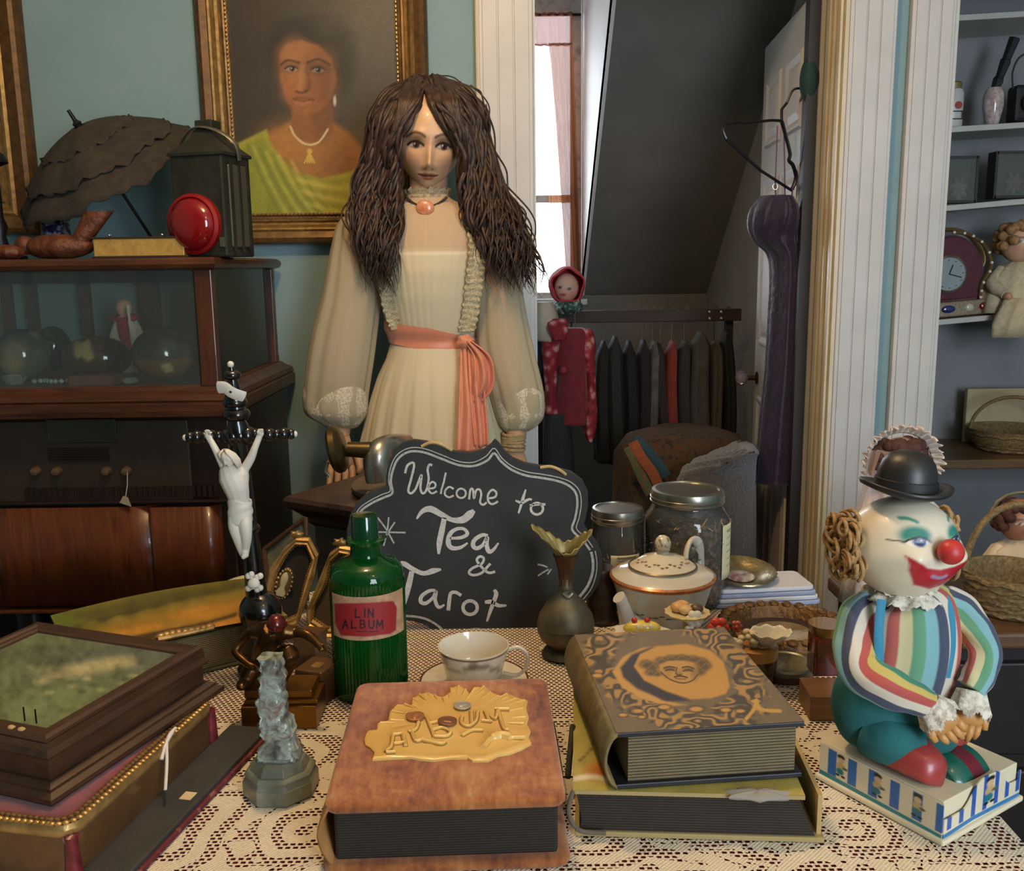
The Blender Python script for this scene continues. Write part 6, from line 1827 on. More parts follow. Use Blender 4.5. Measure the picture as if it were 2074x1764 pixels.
for q in (L_ + (L_ - R_) * 0.02, R_ + (R_ - L_) * 0.012):
    G().ell(q, (0.004, 0.004, 0.004), 10, 8).obj('white_tip', ivory, cr)
# scroll
pts = catmull([at(440, 785, CRY - 0.012), at(455, 785, CRY - 0.016), at(468, 794, CRY - 0.018), at(482, 800, CRY - 0.016), at(496, 804, CRY - 0.012)], 6)
G().tube(pts, [0.006] + [0.0075] * (len(pts) - 2) + [0.006], 8, flat=0.25, up=(0, -1, 0)).obj('scroll', ivory, cr)
G().ell(at(467, 794, CRY - 0.022), (0.0015, 0.001, 0.0015), 8, 6).obj('scroll_nail', P('dark_iron', '#221d19'), cr)
# the figure: one continuous surface
FY = CRY - 0.02
def fp(px, py, dy=0.0): return at(px, py, FY + dy)
K1 = CRY / 1880
g = G()
def limb(P_, R_, n=12):
    pts = catmull([Vector(q) for q in P_], 5)
    rr = np.interp(np.linspace(0, 1, len(pts)), np.linspace(0, 1, len(R_)), R_)
    g.tube(pts, [float(r_) * K1 for r_ in rr], n)
limb([fp(462, 945), fp(470, 965, -0.004), fp(478, 985, -0.004), fp(484, 1010), fp(486, 1035)], [18, 27, 26, 21, 24])
limb([fp(474, 945), fp(486, 962, -0.002), fp(486, 985)], [13, 18, 16])
limb([fp(456, 950), fp(444, 925, -0.002), fp(431, 900, -0.002), fp(420, 882, 0.004)], [9, 8, 6.5, 6])
limb([fp(490, 958), fp(507, 930, -0.002), fp(517, 905, -0.002), fp(527, 880, 0.004)], [10, 9, 7, 6])
for (hx, hy, s) in ((420, 880, -1), (528, 878, 1)):
    g.ell(fp(hx, hy, 0.002), (7 * K1, 5 * K1, 7 * K1), 10, 8)
    for k in range(4):
        g.tube([fp(hx - 4 + 2.6 * k, hy - 3, 0), fp(hx - 5 + 3.2 * k, hy - 9 - (k in (1, 2)), -0.003)], [2.2 * K1, 1.8 * K1], 6)
    g.tube([fp(hx - 4 * s, hy + 1, -0.002), fp(hx - 8 * s, hy - 4, -0.004)], [2.4 * K1, 1.8 * K1], 6)
limb([fp(477, 1035), fp(476, 1065, -0.006), fp(482, 1090, -0.006), fp(489, 1112), fp(494, 1126, -0.004)], [15, 14, 11, 9, 7])
limb([fp(495, 1035), fp(497, 1062, -0.008), fp(499, 1088, -0.008), fp(497, 1112, -0.002), fp(496, 1128, -0.008)], [15, 14, 11, 9, 7])
g.tube([fp(495, 1116), fp(493, 1130, -0.012)], [7 * K1, 5 * K1], 8)
g.tube([fp(470, 952), fp(464, 936, -0.006)], [9 * K1, 8 * K1], 10)
body = g.obj('figure', ivory, cr, smooth='all')
rm = body.modifiers.new('one_surface', 'REMESH'); rm.mode = 'VOXEL'; rm.voxel_size = 0.0011; rm.use_smooth_shade = True
sm = body.modifiers.new('soft', 'SMOOTH'); sm.factor = 0.5; sm.iterations = 4
hg2, u2, v2, f2 = sculpt(48, 40, (13 * K1, 14 * K1, 17 * K1), lambda fz: 1 - 0.3 * np.clip((-fz - 0.2) / 0.8, 0, 1), [(0, -0.3, 0.14, 0.25, 3 * K1), (0.4, 0.0, 0.2, 0.12, -1.6 * K1), (-0.4, 0.0, 0.2, 0.12, -1.6 * K1), (0, -0.85, 0.4, 0.2, 3 * K1), (0, -0.62, 0.3, 0.05, -1 * K1)])
HM2 = Matrix.Translation(fp(462, 927, -0.012)) @ rotM(math.radians(22), math.radians(-14), math.radians(-28))
hg2.v = [tuple(HM2 @ Vector(q)) for q in hg2.v]
hg2.obj('head', ivory, cr, smooth='all')
g = G()
for k in range(40):
    a = -0.35 + (PI + 0.7) * k / 39
    x_, y_ = math.cos(a), math.sin(a)
    g.tube([(x_ * 3 * K1, 2 * K1, 18.5 * K1), (x_ * 11 * K1, y_ * 9 * K1 - 3 * K1, 14 * K1), (x_ * 15 * K1, y_ * 14 * K1, 0), (x_ * 15 * K1, y_ * 15 * K1 + 2 * K1, -14 * K1), (x_ * 12 * K1, y_ * 13 * K1 + 3 * K1, -26 * K1)], [1.6 * K1, 2.6 * K1, 3 * K1, 2.8 * K1, 1.4 * K1], 6, M=HM2)
stuff(g.obj('carved_hair', ivory, cr, smooth='all'))
g = G(); rows = []
for i in range(12):
    t = i / 11
    y = 1008 + 52 * t
    cx_ = 486 + 1 * t
    hw = 22 + 2 * math.sin(PI * t)
    ring = []
    for j in range(40):
        a = 2 * PI * j / 40
        k_ = 1 + 0.05 * math.sin(t * 16 + 3 * a)
        q = fp(cx_, y + 7 * math.cos(a) * (1 - t), -0.002)
        ring.append((q.x + hw * K1 * k_ * math.cos(a), q.y + 19 * K1 * k_ * math.sin(a), q.z))
    rows.append(ring)
G().grid(rows, cu=True).obj('loincloth', ivory, cr, smooth='all', solid=0.001)
g = G()
for (a, b_) in (((506, 1165), (524, 1192)), ((524, 1168), (506, 1190))):
    A_, B_ = at(*a, CRY - 0.02), at(*b_, CRY - 0.02)
    g.tube([A_, B_], 0.003, 8)
    for e in (A_, B_):
        g.ell(e + Vector((0.002, 0, 0.001)), (0.0042, 0.004, 0.0042), 10, 8); g.ell(e + Vector((-0.002, 0, -0.001)), (0.0042, 0.004, 0.0042), 10, 8)
stuff(g.obj('crossed_bones', ivory, cr))
G().ell(at(514, 1183, CRY - 0.024), (0.008, 0.006, 0.008), 16, 12, f=lambda d: 1 - 0.15 * (d[2] < -0.3)).obj('small_skull', ivory, cr)

# ================================================================== BRONZE FIGURE ON STEPPED BLOCKS
BZ = T + 0.001
bf = thing('bronze_figurine', 'dark bronze figurine with a red head stooping on gilt stepped blocks', 'figurine', (0, 0, 0))
brz = P('dark_bronze', '#3c2814', 0.32, 0.8, c2='#6b4a20', ns=40)
brg = P('gilded_bronze', '#8a5f22', 0.3, 0.8, c2='#6a4719', ns=20)
BY = 1.03
def bp(px, py, dy=0.0): return at(px, py, BY + dy)
K2 = BY / 1880
c = on(566, 1478, T)
G().box((c.x, c.y + 0.028, T + 0.0145), (0.086, 0.056, 0.027)).obj('lower_block', brg, bf, smooth=False, bev=0.001)
G().box((c.x + 0.002, c.y + 0.030, T + 0.031), (0.084, 0.050, 0.005)).obj('block_ledge', brg, bf, smooth=False, bev=0.001)
G().box((c.x - 0.002, c.y + 0.032, T + 0.0385), (0.078, 0.044, 0.009)).obj('upper_block', brg, bf, smooth=False, bev=0.001)
top_z = T + 0.043
g = G()
def limb2(P_, R_):
    pts = catmull([Vector(q) for q in P_], 5)
    rr = np.interp(np.linspace(0, 1, len(pts)), np.linspace(0, 1, len(R_)), R_)
    g.tube(pts, [float(r_) * K2 for r_ in rr], 12)
limb2([bp(552, 1272, -0.015), bp(548, 1300, 0.0), bp(535, 1330, 0.01), bp(540, 1352, 0.012)], [20, 30, 28, 26])
limb2([bp(510, 1278), bp(550, 1276, -0.004), bp(598, 1282)], [14, 22, 14])
limb2([bp(510, 1278), bp(490, 1298), bp(477, 1320, -0.006), bp(496, 1340, -0.014), bp(514, 1352, -0.018)], [12, 11, 10, 8, 7])
limb2([bp(596, 1280), bp(618, 1284, -0.008), bp(634, 1294, -0.012), bp(648, 1308, -0.016), bp(656, 1316, -0.018)], [12, 11, 10, 8, 6])
for k in range(4):
    g.tube([bp(650 + k, 1304 + 3 * k, -0.016), bp(660 + k * 0.5, 1308 + 4 * k, -0.020)], [3.2 * K2, 2.6 * K2], 6)
    g.tube([bp(511 + k, 1346 + 3 * k, -0.018), bp(521 + k * 0.4, 1350 + 4 * k, -0.022)], [3.2 * K2, 2.6 * K2], 6)
g.tube([bp(646, 1312, -0.018), bp(650, 1322, -0.024)], [3.5 * K2, 2.6 * K2], 6)
limb2([bp(530, 1348, 0.010), bp(506, 1360, 0.0), bp(500, 1385, -0.004), Vector((bp(500, 1400).x, BY - 0.005, top_z + 0.006))], [22, 20, 15, 12])
limb2([bp(550, 1348, 0.010), bp(578, 1328, -0.014), bp(586, 1330, -0.02), bp(578, 1360, -0.008), Vector((bp(572, 1395).x, BY - 0.006, top_z + 0.006))], [22, 22, 22, 15, 11])
g.ell((bp(500, 1400).x, BY - 0.012, top_z + 0.006), (0.008, 0.014, 0.006), 12, 8); g.ell((bp(572, 1395).x + 0.002, BY - 0.014, top_z + 0.006), (0.008, 0.014, 0.006), 12, 8)
limb2([bp(556, 1280, -0.012), bp(560, 1268, -0.022)], [12, 12])
bo = g.obj('body', brz, bf, smooth='all')
rm = bo.modifiers.new('one_surface', 'REMESH'); rm.mode = 'VOXEL'; rm.voxel_size = 0.0013; rm.use_smooth_shade = True
sm = bo.modifiers.new('soft', 'SMOOTH'); sm.factor = 0.5; sm.iterations = 3
c2_ = bp(560, 1263, -0.024)
G().ell(c2_, (0.0108, 0.012, 0.0112), 24, 16).obj('head', P('red_bronze', '#5d1d18', 0.25, 0.5, coat=0.3), bf)
hz_ = c2_ + Vector((0.001, -0.0115, -0.003))
g = G().ell(hz_, (0.0022, 0.003, 0.003), 8, 6)
g.obj('nose', P('red_bronze', '#5d1d18'), bf)
for s in (-1, 1):
    G().ell(c2_ + Vector((s * 0.004, -0.0108, 0.0005)), (0.0014, 0.001, 0.0009), 8, 6).obj('eye', P('black_metal', '#16151a'), bf)
    G().ell(c2_ + Vector((s * 0.0108, 0.001, -0.001)), (0.0014, 0.0025, 0.0035), 8, 6).obj('ear', P('red_bronze', '#5d1d18'), bf)
G().ell(c2_ + Vector((0, -0.011, -0.0065)), (0.003, 0.001, 0.0007), 8, 6).obj('mouth', P('black_metal', '#16151a'), bf)
# small wooden chests beside the figure
wch = wood('chest_wood', '#3a2413', '#5f3f22', 'X', 30, 0.4)
c = on(628, 1442, T)
sc_ = thing('small_chest', 'small brown wooden chest with brass clasp beside the bronze figurine', 'chest', (c.x + 0.004, c.y + 0.035, T + 0.001), rz=math.radians(-20))
G().box((0, 0, 0.016), (0.036, 0.042, 0.032)).obj('body', wch, sc_, smooth=False, bev=0.001)
G().box((0, 0, 0.0385), (0.038, 0.044, 0.012)).obj('lid', wch, sc_, smooth=False, bev=0.002)
G().box((0.003, -0.005, 0.0452), (0.012, 0.014, 0.0016)).obj('brass_plate', gold_hi, sc_, smooth=False)
c = at(630, 1325, 1.14)
sc2 = thing('tall_chest', 'narrow dark wooden box standing behind the small chest', 'box', (c.x, 1.14, T + 0.001), rz=math.radians(-14))
G().box((0, 0, 0.028), (0.030, 0.036, 0.056)).obj('body', wch, sc2, smooth=False, bev=0.001)
G().box((0, 0, 0.0585), (0.033, 0.039, 0.006)).obj('lid', wch, sc2, smooth=False, bev=0.001)

# ================================================================== CARVED SOAPSTONE
ss_c = on(556, 1632, T)
so = thing('soapstone_carving', 'grey-green carved soapstone pillar on a stepped octagonal base', 'carving', (ss_c.x, ss_c.y + 0.030, T + 0.001), rz=PI / 8 - 0.05)
m_, nt, b = newmat('soapstone')
nt.links.new(ramp(nt, nz(nt, coords(nt), 55, 4, dist=0.6), [(0.36, '#4a4640'), (0.46, '#76786c'), (0.54, '#98a498'), (0.66, '#7d6a62')]), b.inputs['Base Color'])
b.inputs['Roughness'].default_value = 0.35; b.inputs['Coat Weight'].default_value = 0.2
bump(nt, b, nz(nt, coords(nt), 120, 4), 0.25, 0.002)
stone = m_
m2_, nt, b = newmat('soapstone_base')
nt.links.new(ramp(nt, nz(nt, coords(nt), 30, 4), [(0.35, '#5c6154'), (0.65, '#7d8272')]), b.inputs['Base Color'])
b.inputs['Roughness'].default_value = 0.35; b.inputs['Coat Weight'].default_value = 0.2
G().lathe([(0.0375, 0), (0.038, 0.002), (0.038, 0.016)], 8).obj('octagon_base', m2_, so, smooth=False, bev=0.001)
G().lathe([(0.0375, 0.016), (0.035, 0.020), (0.036, 0.023), (0.033, 0.026)], 8).obj('octagon_step', m2_, so, smooth=False, bev=0.0006)
G().lathe([(0.030, 0.026), (0.026, 0.034), (0.022, 0.037)], 8).obj('octagon_cap', m2_, so, smooth=False, bev=0.0006)
rows = []
R2 = random.Random(4)
HT = at(556, 1330, ss_c.y + 0.03).z - T
for i in range(46):
    t = i / 45
    z = 0.036 + (HT - 0.036) * t
    w_ = 0.017 - 0.007 * t + (0.003 if t < 0.12 else 0) + 0.0012 * math.sin(t * 26) + 0.0012 * math.sin(t * 57)
    d_ = 0.014 - 0.004 * t + 0.002 * math.sin(t * 21 + 1)
    cx_ = 0.002 * math.sin(t * 9) - 0.004 * t
    rows.append([(cx_ + w_ * math.copysign(abs(math.cos(a)) ** 0.35, math.cos(a)) * (1 + 0.05 * math.sin(5 * a + 9 * math.sin(t * 14))), d_ * math.copysign(abs(math.sin(a)) ** 0.35, math.sin(a)) * (1 + 0.10 * math.sin(7 * a + 7 * math.sin(t * 19))), z) for a in np.linspace(0, 2 * PI, 32, endpoint=False)])
G().grid(rows, cu=True, cap=True).obj('carved_pillar', stone, so, rot=(0, 0, -PI / 8))

# ================================================================== OCTAGONAL GILT FRAMES
def oct_frame(name, lab, pts_px, Y0, Y1, inner_c, cameo=None, wd=0.013):
    """small easel frame leaning back: bottom at depth Y0, top at Y1"""
    ys = [p[1] for p in pts_px]; y_lo, y_hi = max(ys), min(ys)
    def pl(x, y, off=0.0):
        Yq = Y0 + (Y1 - Y0) * (y_lo - y) / (y_lo - y_hi)
        return at(x, y, Yq + off)
    r = thing(name, lab, 'picture frame', (0, 0, 0), group='octagonal gilt cameo frames')
    P_ = [pl(*p) for p in pts_px]
    cen = sum(P_, Vector()) / len(P_)
    n = len(P_)
    V = [tuple(q + Vector((0, 0.004, 0))) for q in P_] + [tuple(q + Vector((0, 0.008, 0))) for q in P_]
    G().add(V, [tuple(range(n)), tuple(range(2 * n - 1, n - 1, -1))] + [(i, (i + 1) % n, n + (i + 1) % n, n + i) for i in range(n)]).obj('velvet_panel', P('panel_' + name, inner_c, 0.9, c2=inner_c, ns=20), r, smooth=False)
    for i in range(n):
        a, b_ = P_[i], P_[(i + 1) % n]
        ia, ib = a + (cen - a).normalized() * wd, b_ + (cen - b_).normalized() * wd
        rows = [[a, b_], [a + Vector((0, -0.006, 0)), b_ + Vector((0, -0.006, 0))]]
        for f_, h in ((0.25, 0.009), (0.5, 0.006), (0.75, 0.007), (1.0, 0.002), (1.0, -0.004)):
            rows.append([a + (ia - a) * f_ + Vector((0, -h, 0)), b_ + (ib - b_) * f_ + Vector((0, -h, 0))])
        o = G().grid([[tuple(v) for v in row] for row in rows]).obj('gilt_side', gold_hi, r, smooth=False)
        g = G(); L = (ib - ia).length
        for k in range(max(2, int(L / 0.0035))):
            q = ia + (ib - ia) * ((k + 0.5) / max(2, int(L / 0.0035)))
            g.ell(q + Vector((0, -0.003, 0)), (0.0013, 0.0013, 0.0013), 6, 4)
        stuff(g.obj('beading', gold_hi, o))
    if cameo:
        cx_, cy_, rx_, ry_, rot_ = cameo
        Kc = (Y0 + Y1) / 2 / 1880
        cc = pl(cx_, cy_, -0.004)
        Mq = Matrix.Translation(cc) @ Matrix.Rotation(rot_, 4, 'Y')
        G().ell((0, 0, 0), (rx_ * Kc, 0.004, ry_ * Kc), 28, 14, M=Mq).obj('cameo_setting', gold, r)
        g = G()
        for a in np.linspace(0, 2 * PI, 20, endpoint=False):
            g.ell((rx_ * Kc * 0.92 * math.cos(a), -0.003, ry_ * Kc * 0.92 * math.sin(a)), (0.0022, 0.002, 0.0022), 7, 5, M=Mq)
        stuff(g.obj('pearl_ring', gold_hi, r))
        G().loft([(-0.72, 0.5, 0.3), (-0.5, 0.62, 0.4), (-0.25, 0.34, 0.4), (-0.1, 0.30, 0.4), (0.1, 0.42, 0.5), (0.35, 0.46, 0.5), (0.6, 0.36, 0.4), (0.75, 0.12, 0.2)], 20, M=Mq @ Matrix.Translation((-0.1 * rx_ * Kc, -0.004, 0)) @ Matrix.Diagonal((rx_ * Kc, 0.006, ry_ * Kc, 1))).obj('cameo_profile', P('cream_cameo', '#cdb886', 0.5), r)
    G().tube([pl(pts_px[0][0], pts_px[0][1]) + Vector((0, 0.008, -0.02)), Vector((cen.x, Y1 + 0.05, T + 0.004))], 0.003, 6).obj('easel_strut', gold_dk, r)
    G().ell(P_[1] + Vector((0, -0.003, 0.003)), (0.010, 0.005, 0.006), 14, 8, f=lambda d: 1 + 0.25 * math.sin(6 * math.atan2(d[2], d[0]))).obj('leaf_crest', gold_hi, r)
    return r
oct_frame('cameo_frame', 'octagonal gilt frame with a cream cameo on black, left of the green bottle', [(577, 1108), (602, 1086), (628, 1088), (646, 1122), (638, 1165), (604, 1262), (580, 1271), (553, 1256), (538, 1205), (548, 1150)], 1.26, 1.33, '#14110d', (576, 1182, 17, 36, math.radians(18)))
oct_frame('brown_cameo_frame', 'octagonal gilt frame half hidden behind the green bottle', [(668, 1120), (690, 1102), (712, 1106), (722, 1140), (718, 1240), (705, 1288), (660, 1290), (624, 1268), (622, 1236), (648, 1170)], 1.20, 1.27, '#3d2f1c')
bfq = thing('dark_picture_frame', 'dark-edged picture frame leaning behind the cameo frame', 'picture frame', (0, 0, 0))
A4 = [at(536, 1112, 1.44), at(620, 1048, 1.44), at(622, 1215, 1.38), at(548, 1235, 1.38)]
V = [tuple(v) for v in A4] + [tuple(v + Vector((0, 0.005, 0))) for v in A4]
G().add(V, [(0, 1, 2, 3), (7, 6, 5, 4), (0, 4, 5, 1), (1, 5, 6, 2), (2, 6, 7, 3), (3, 7, 4, 0)]).obj('print', P('grey_green_print', '#4d5a50', 0.3, c2='#6b6550', ns=40), bfq, smooth=False)
for i in range(4):
    G().tube([A4[i] + Vector((0, -0.003, 0)), A4[(i + 1) % 4] + Vector((0, -0.003, 0))], 0.004, 8).obj('frame_side', wood('dark_frame_wood', '#2b1a10', '#4a2f1a', 'X', 30), bfq)

# ================================================================== GREEN POISON BOTTLE
bt = thing('green_bottle', 'tall ribbed green glass apothecary bottle with a red paper label', 'bottle', (-0.180, 1.10, T + 0.001))
gr = P('green_bottle_glass', '#0b521c', 0.10, trans=0.5, ior=1.3, coat=0.4)
def ribm(a, r, z):
    if 0.012 < z < 0.150 and math.sin(a) < 0.25: return 1 + 0.012 * math.sin(64 * a)
    return 1
BR = 0.0455
prof = [(0.040, 0), (0.044, 0.003), (BR, 0.010)] + [(BR, z) for z in np.linspace(0.014, 0.150, 26)] + [(0.0452, 0.156), (0.042, 0.163), (0.036, 0.168), (0.026, 0.172), (0.0195, 0.176), (0.0185, 0.182), (0.0185, 0.190), (0.0235, 0.192), (0.0238, 0.196), (0.0185, 0.198)]
G().lathe(prof, 256, mod=ribm).obj('body', gr, bt)
G().lathe([(0.0130, 0.196), (0.0165, 0.198), (0.0160, 0.224), (0.0150, 0.2265), (0.002, 0.2275)], 32).obj('stopper', P('green_stopper_glass', '#08361a', 0.12, coat=0.4), bt)
bpy.context.view_layer.update()
zc0, zc1 = at(740, 1298, 1.055).z - T, at(740, 1210, 1.055).z - T
rows = []
for j in range(121):
    z = zc0 + (zc1 - zc0) * j / 120
    rows.append([((BR + 0.0012) * math.cos(a) - 0.180, (BR + 0.0012) * math.sin(a) + 1.10, z + T + 0.001) for a in np.linspace(-PI / 2 + 0.16 - 1.12, -PI / 2 + 0.16 + 1.12, 180)])
g = G().grid(rows); px, py = project(g.A())
p = Paint(px, py, '#b08a68')
p.mottle(0.35, 0.12, 3)
p.poly([(677, 1222), (740, 1221), (797, 1217), (804, 1230), (802, 1276), (790, 1284), (740, 1290), (690, 1287), (679, 1264)], '#8f1c22', 2.0)
def letters(p, strokes, x, y, sx, sy, wd, col):
    for st in strokes:
        p.line([(x + q[0] * sx, y + q[1] * sy) for q in st], wd, col, 0.4) if len(st) == 2 else [p.line([(x + a[0] * sx, y + a[1] * sy), (x + b_[0] * sx, y + b_[1] * sy)], wd, col, 0.4) for a, b_ in zip(st[:-1], st[1:])]
FONT = {'L': [[(0, 0), (0, 1), (.7, 1)]], 'I': [[(0.3, 0), (0.3, 1)]], 'N': [[(0, 1), (0, 0), (.75, 1), (.75, 0)]], 'A': [[(0, 1), (.4, 0), (.8, 1)], [(.15, .65), (.65, .65)]],
        'B': [[(0, 0), (0, 1), (.55, .95), (.7, .75), (.55, .5), (0, .48)], [(0, 0), (.5, .03), (.62, .25), (.5, .48)]], 'U': [[(0, 0), (0, .75), (.2, 1), (.55, 1), (.75, .75), (.75, 0)]], 'M': [[(0, 1), (0.05, 0), (.45, .7), (.85, 0), (.9, 1)]]}
for ch_, x_ in zip('LIN', (720, 735, 746)):
    letters(p, FONT[ch_], x_, 1233, 13, 17, 1.5, '#1d0d0b')
for ch_, x_ in zip('ALBUM', (694, 712, 730, 747, 763)):
    letters(p, FONT[ch_], x_, 1256, 13.5, 16, 1.5, '#1d0d0b')
letters(p, [[(0, 0), (1, 0)], [(1.3, 0.1), (2.2, 0.1)]], 722, 1279, 20, 2, 1.0, '#3a1512')
ob = g.obj('paper_label', VC('paper_label_print', 0.6), None, cols=p.c)
adopt(ob, bt)
# ================================================================== CHALKBOARD SIGN
SGY = 1.30
Zc = lambda x, y: (550 + x / 2.765, 850 + y / 2.765)        # traced on a 2.765x enlargement of the frame
def sg(x, y, off=0.0):
    return at(*Zc(x, y), SGY + off)
sign = thing('chalkboard_sign', 'black scalloped chalkboard sign reading Welcome to Tea & Tarot', 'sign', (0, 0, 0))
out = [(640, 372), (640, 320), (655, 240), (690, 165), (740, 125), (800, 112), (870, 122), (950, 152), (1030, 178), (1120, 184), (1190, 165), (1230, 135), (1250, 108), (1275, 132), (1305, 175), (1350, 213), (1420, 243), (1500, 256), (1590, 268), (1680, 292), (1740, 338), (1772, 400), (1774, 480), (1760, 550), (1748, 590), (1785, 640), (1825, 690), (1852, 760), (1852, 850), (1830, 930), (1790, 990), (1735, 1035), (1770, 1110), (1765, 1180), (1720, 1235), (1640, 1270), (1560, 1290), (1470, 1300), (1380, 1285), (1290, 1245), (1200, 1215), (1120, 1215), (1060, 1250), (1020, 1290), (985, 1258), (940, 1195), (870, 1150), (790, 1130), (700, 1120), (600, 1090), (545, 1030), (530, 960), (540, 900), (490, 870), (440, 810), (420, 720), (420, 620), (440, 530), (475, 465), (545, 408)]
P_ = [sg(*q) for q in out]
n = len(P_)
V = [tuple(v) for v in P_] + [tuple(v + Vector((0, 0.009, 0))) for v in P_]
board_m = P('chalkboard_paint', '#262725', 0.75, c2='#30312e', ns=14, bs=80, bstr=0.08)
G().add(V, [tuple(range(n)), tuple(range(2 * n - 1, n - 1, -1))] + [(i, n + i, n + (i + 1) % n, (i + 1) % n) for i in range(n)]).obj('board', board_m, sign, smooth=False, bev=0.001)
zb = min(v.z for v in P_)
G().prism([(0, 0), (0.07, 0), (0.0, 0.16)], -0.004, 0.004, M=Matrix(((0, 0, 1, sg(1150, 0).x), (1, 0, 0, SGY + 0.009), (0, 1, 0, T + 0.001), (0, 0, 0, 1)))).obj('easel_foot', board_m, sign, smooth=False)
chalk = P('white_chalk', '#b9b5ab', 0.95, c2='#8f8c84', ns=350, lo=0.40, hi=0.75)
chalk_hi = P('dense_chalk', '#cfc8bd', 0.95, c2='#b3ada3', ns=300)
def stroke(pts, wd, name='chalk_stroke', m=None, n=7):
    pp = catmull([np.array(q, float) for q in pts], n)
    L = len(pp)
    if isinstance(wd, tuple): ww = np.interp(np.linspace(0, 1, L), np.linspace(0, 1, len(wd)), wd)
    else: ww = [wd] * L
    k = SGY / 1880 / 2.765
    return [sg(q[0], q[1], -0.0008) for q in pp], [float(w_) * k for w_ in ww]
def letter(name, strokes, wd, m=chalk_hi):
    g = G()
    for s_ in strokes:
        a, b_ = stroke(s_, wd)
        g.ribbon(a, b_, (0, -1, 0), 0.0005)
    return g.obj(name, m, sign, smooth=False)
W1 = 13
letter('chalk_letter_w', [[(748, 300), (760, 258), (788, 240), (798, 258), (782, 330), (766, 395), (782, 412), (806, 388), (826, 340), (840, 310), (834, 380), (846, 412), (868, 392), (880, 330), (874, 280), (884, 252), (900, 256)]], W1)
def e_(x, y, s): return [[(x, y), (x + 28 * s, y - 6 * s), (x + 34 * s, y - 26 * s), (x + 16 * s, y - 38 * s), (x - 2 * s, y - 18 * s), (x - 2 * s, y + 12 * s), (x + 16 * s, y + 26 * s), (x + 42 * s, y + 14 * s)]]
def o_(x, y, r, q=1.0): return [[(x + r * math.cos(a), y + r * q * math.sin(a)) for a in np.linspace(-1.2, 5.3, 14)]]
letter('chalk_letter_e', e_(884, 386, 1.0), 11)
letter('chalk_letter_l', [[(976, 296), (964, 350), (952, 390), (948, 416)]], 11)
letter('chalk_letter_c', [[(1020, 388), (996, 376), (974, 394), (972, 420), (994, 434), (1020, 424)]], 11)
letter('chalk_letter_o', o_(1062, 412, 26), 11)
letter('chalk_letter_m', [[(1106, 446), (1114, 392), (1128, 392), (1134, 440), (1146, 396), (1166, 392), (1174, 420), (1168, 462), (1186, 476), (1204, 462)]], 12)
letter('chalk_letter_e', e_(1216, 440, 1.25), 12)
letter('chalk_letter_t', [[(1424, 390), (1408, 440), (1394, 490), (1382, 524)], [(1366, 452), (1400, 464), (1440, 446), (1458, 448)]], (8, 18, 14, 10))
letter('chalk_letter_o', o_(1486, 498, 34, 0.95) + [[(1446, 480), (1490, 474), (1534, 474)]], 14)
letter('chalk_letter_t', [[(812, 556), (846, 512), (892, 500), (950, 530), (1010, 560), (1070, 560), (1110, 530), (1134, 508)]], (8, 26, 38, 32, 26, 42, 46, 20))
letter('chalk_letter_t_stem', [[(968, 548), (954, 620), (940, 690), (936, 752)]], (26, 34, 34, 12))
letter('chalk_letter_e', [[(1000, 664), (1060, 660), (1096, 640), (1078, 612), (1036, 612), (1000, 640), (990, 690), (1010, 718), (1056, 716), (1098, 690)]], (14, 20, 22, 18, 20, 26, 30, 26, 20, 10))
letter('chalk_letter_a', [[(1212, 648), (1178, 646), (1138, 672), (1128, 704), (1150, 720), (1184, 700), (1208, 658), (1204, 700), (1218, 738), (1244, 726), (1270, 690)]], (14, 22, 24, 26, 24, 20, 20, 26, 26, 18, 10))
letter('chalk_ampersand', [[(1252, 850), (1214, 856), (1172, 820), (1150, 786), (1166, 766), (1188, 776), (1176, 806), (1124, 832), (1106, 856), (1130, 870), (1176, 858), (1212, 820), (1226, 806)]], 15)
letter('chalk_letter_t', [[(700, 812), (740, 806), (790, 836), (850, 860), (905, 846), (950, 838)]], (24, 30, 28, 26, 34, 10))
letter('chalk_letter_t_stem', [[(786, 850), (770, 920), (756, 980), (744, 1036)]], (28, 34, 30, 12))
letter('chalk_letter_a', [[(918, 956), (884, 958), (842, 986), (836, 1018), (862, 1028), (900, 1000), (922, 962), (916, 1010), (936, 1050), (968, 1036)]], (16, 20, 22, 24, 22, 18, 18, 22, 20, 10))
letter('chalk_letter_r', [[(990, 1068), (996, 1010), (1004, 972), (1030, 966), (1062, 984)]], (22, 22, 20, 20, 18))
letter('chalk_letter_o', o_(1112, 1052, 40, 0.95), 20)
letter('chalk_letter_t', [[(1246, 952), (1258, 976), (1240, 1030), (1222, 1080), (1206, 1130)], [(1194, 1022), (1230, 1020), (1270, 1040), (1316, 1040)]], (16, 26, 24, 20, 10))
for ln_ in ([(592, 546), (640, 610), (686, 692)], [(656, 546), (648, 620), (628, 706)], [(570, 628), (660, 630), (750, 632)], [(690, 574), (660, 620), (632, 668)]):
    letter('chalk_star_ray', [ln_], 9, chalk)
for ln_ in ([(1490, 810), (1520, 816), (1545, 826)], [(1492, 874), (1525, 852), (1552, 838)], [(1545, 866), (1556, 850), (1566, 836)]):
    letter('chalk_star_ray', [ln_], 9, chalk)
bt_ = [(472, 528), (500, 488), (560, 448), (620, 418), (664, 398), (656, 340), (666, 270), (696, 205), (745, 168), (800, 155), (870, 166), (960, 200), (1050, 234), (1130, 238), (1200, 205), (1246, 160), (1290, 215), (1350, 262), (1430, 292), (1520, 306), (1610, 324), (1680, 352), (1724, 400), (1734, 470), (1722, 550), (1708, 610), (1760, 660), (1800, 716)]
letter('chalk_border_line', [bt_], 6, chalk)
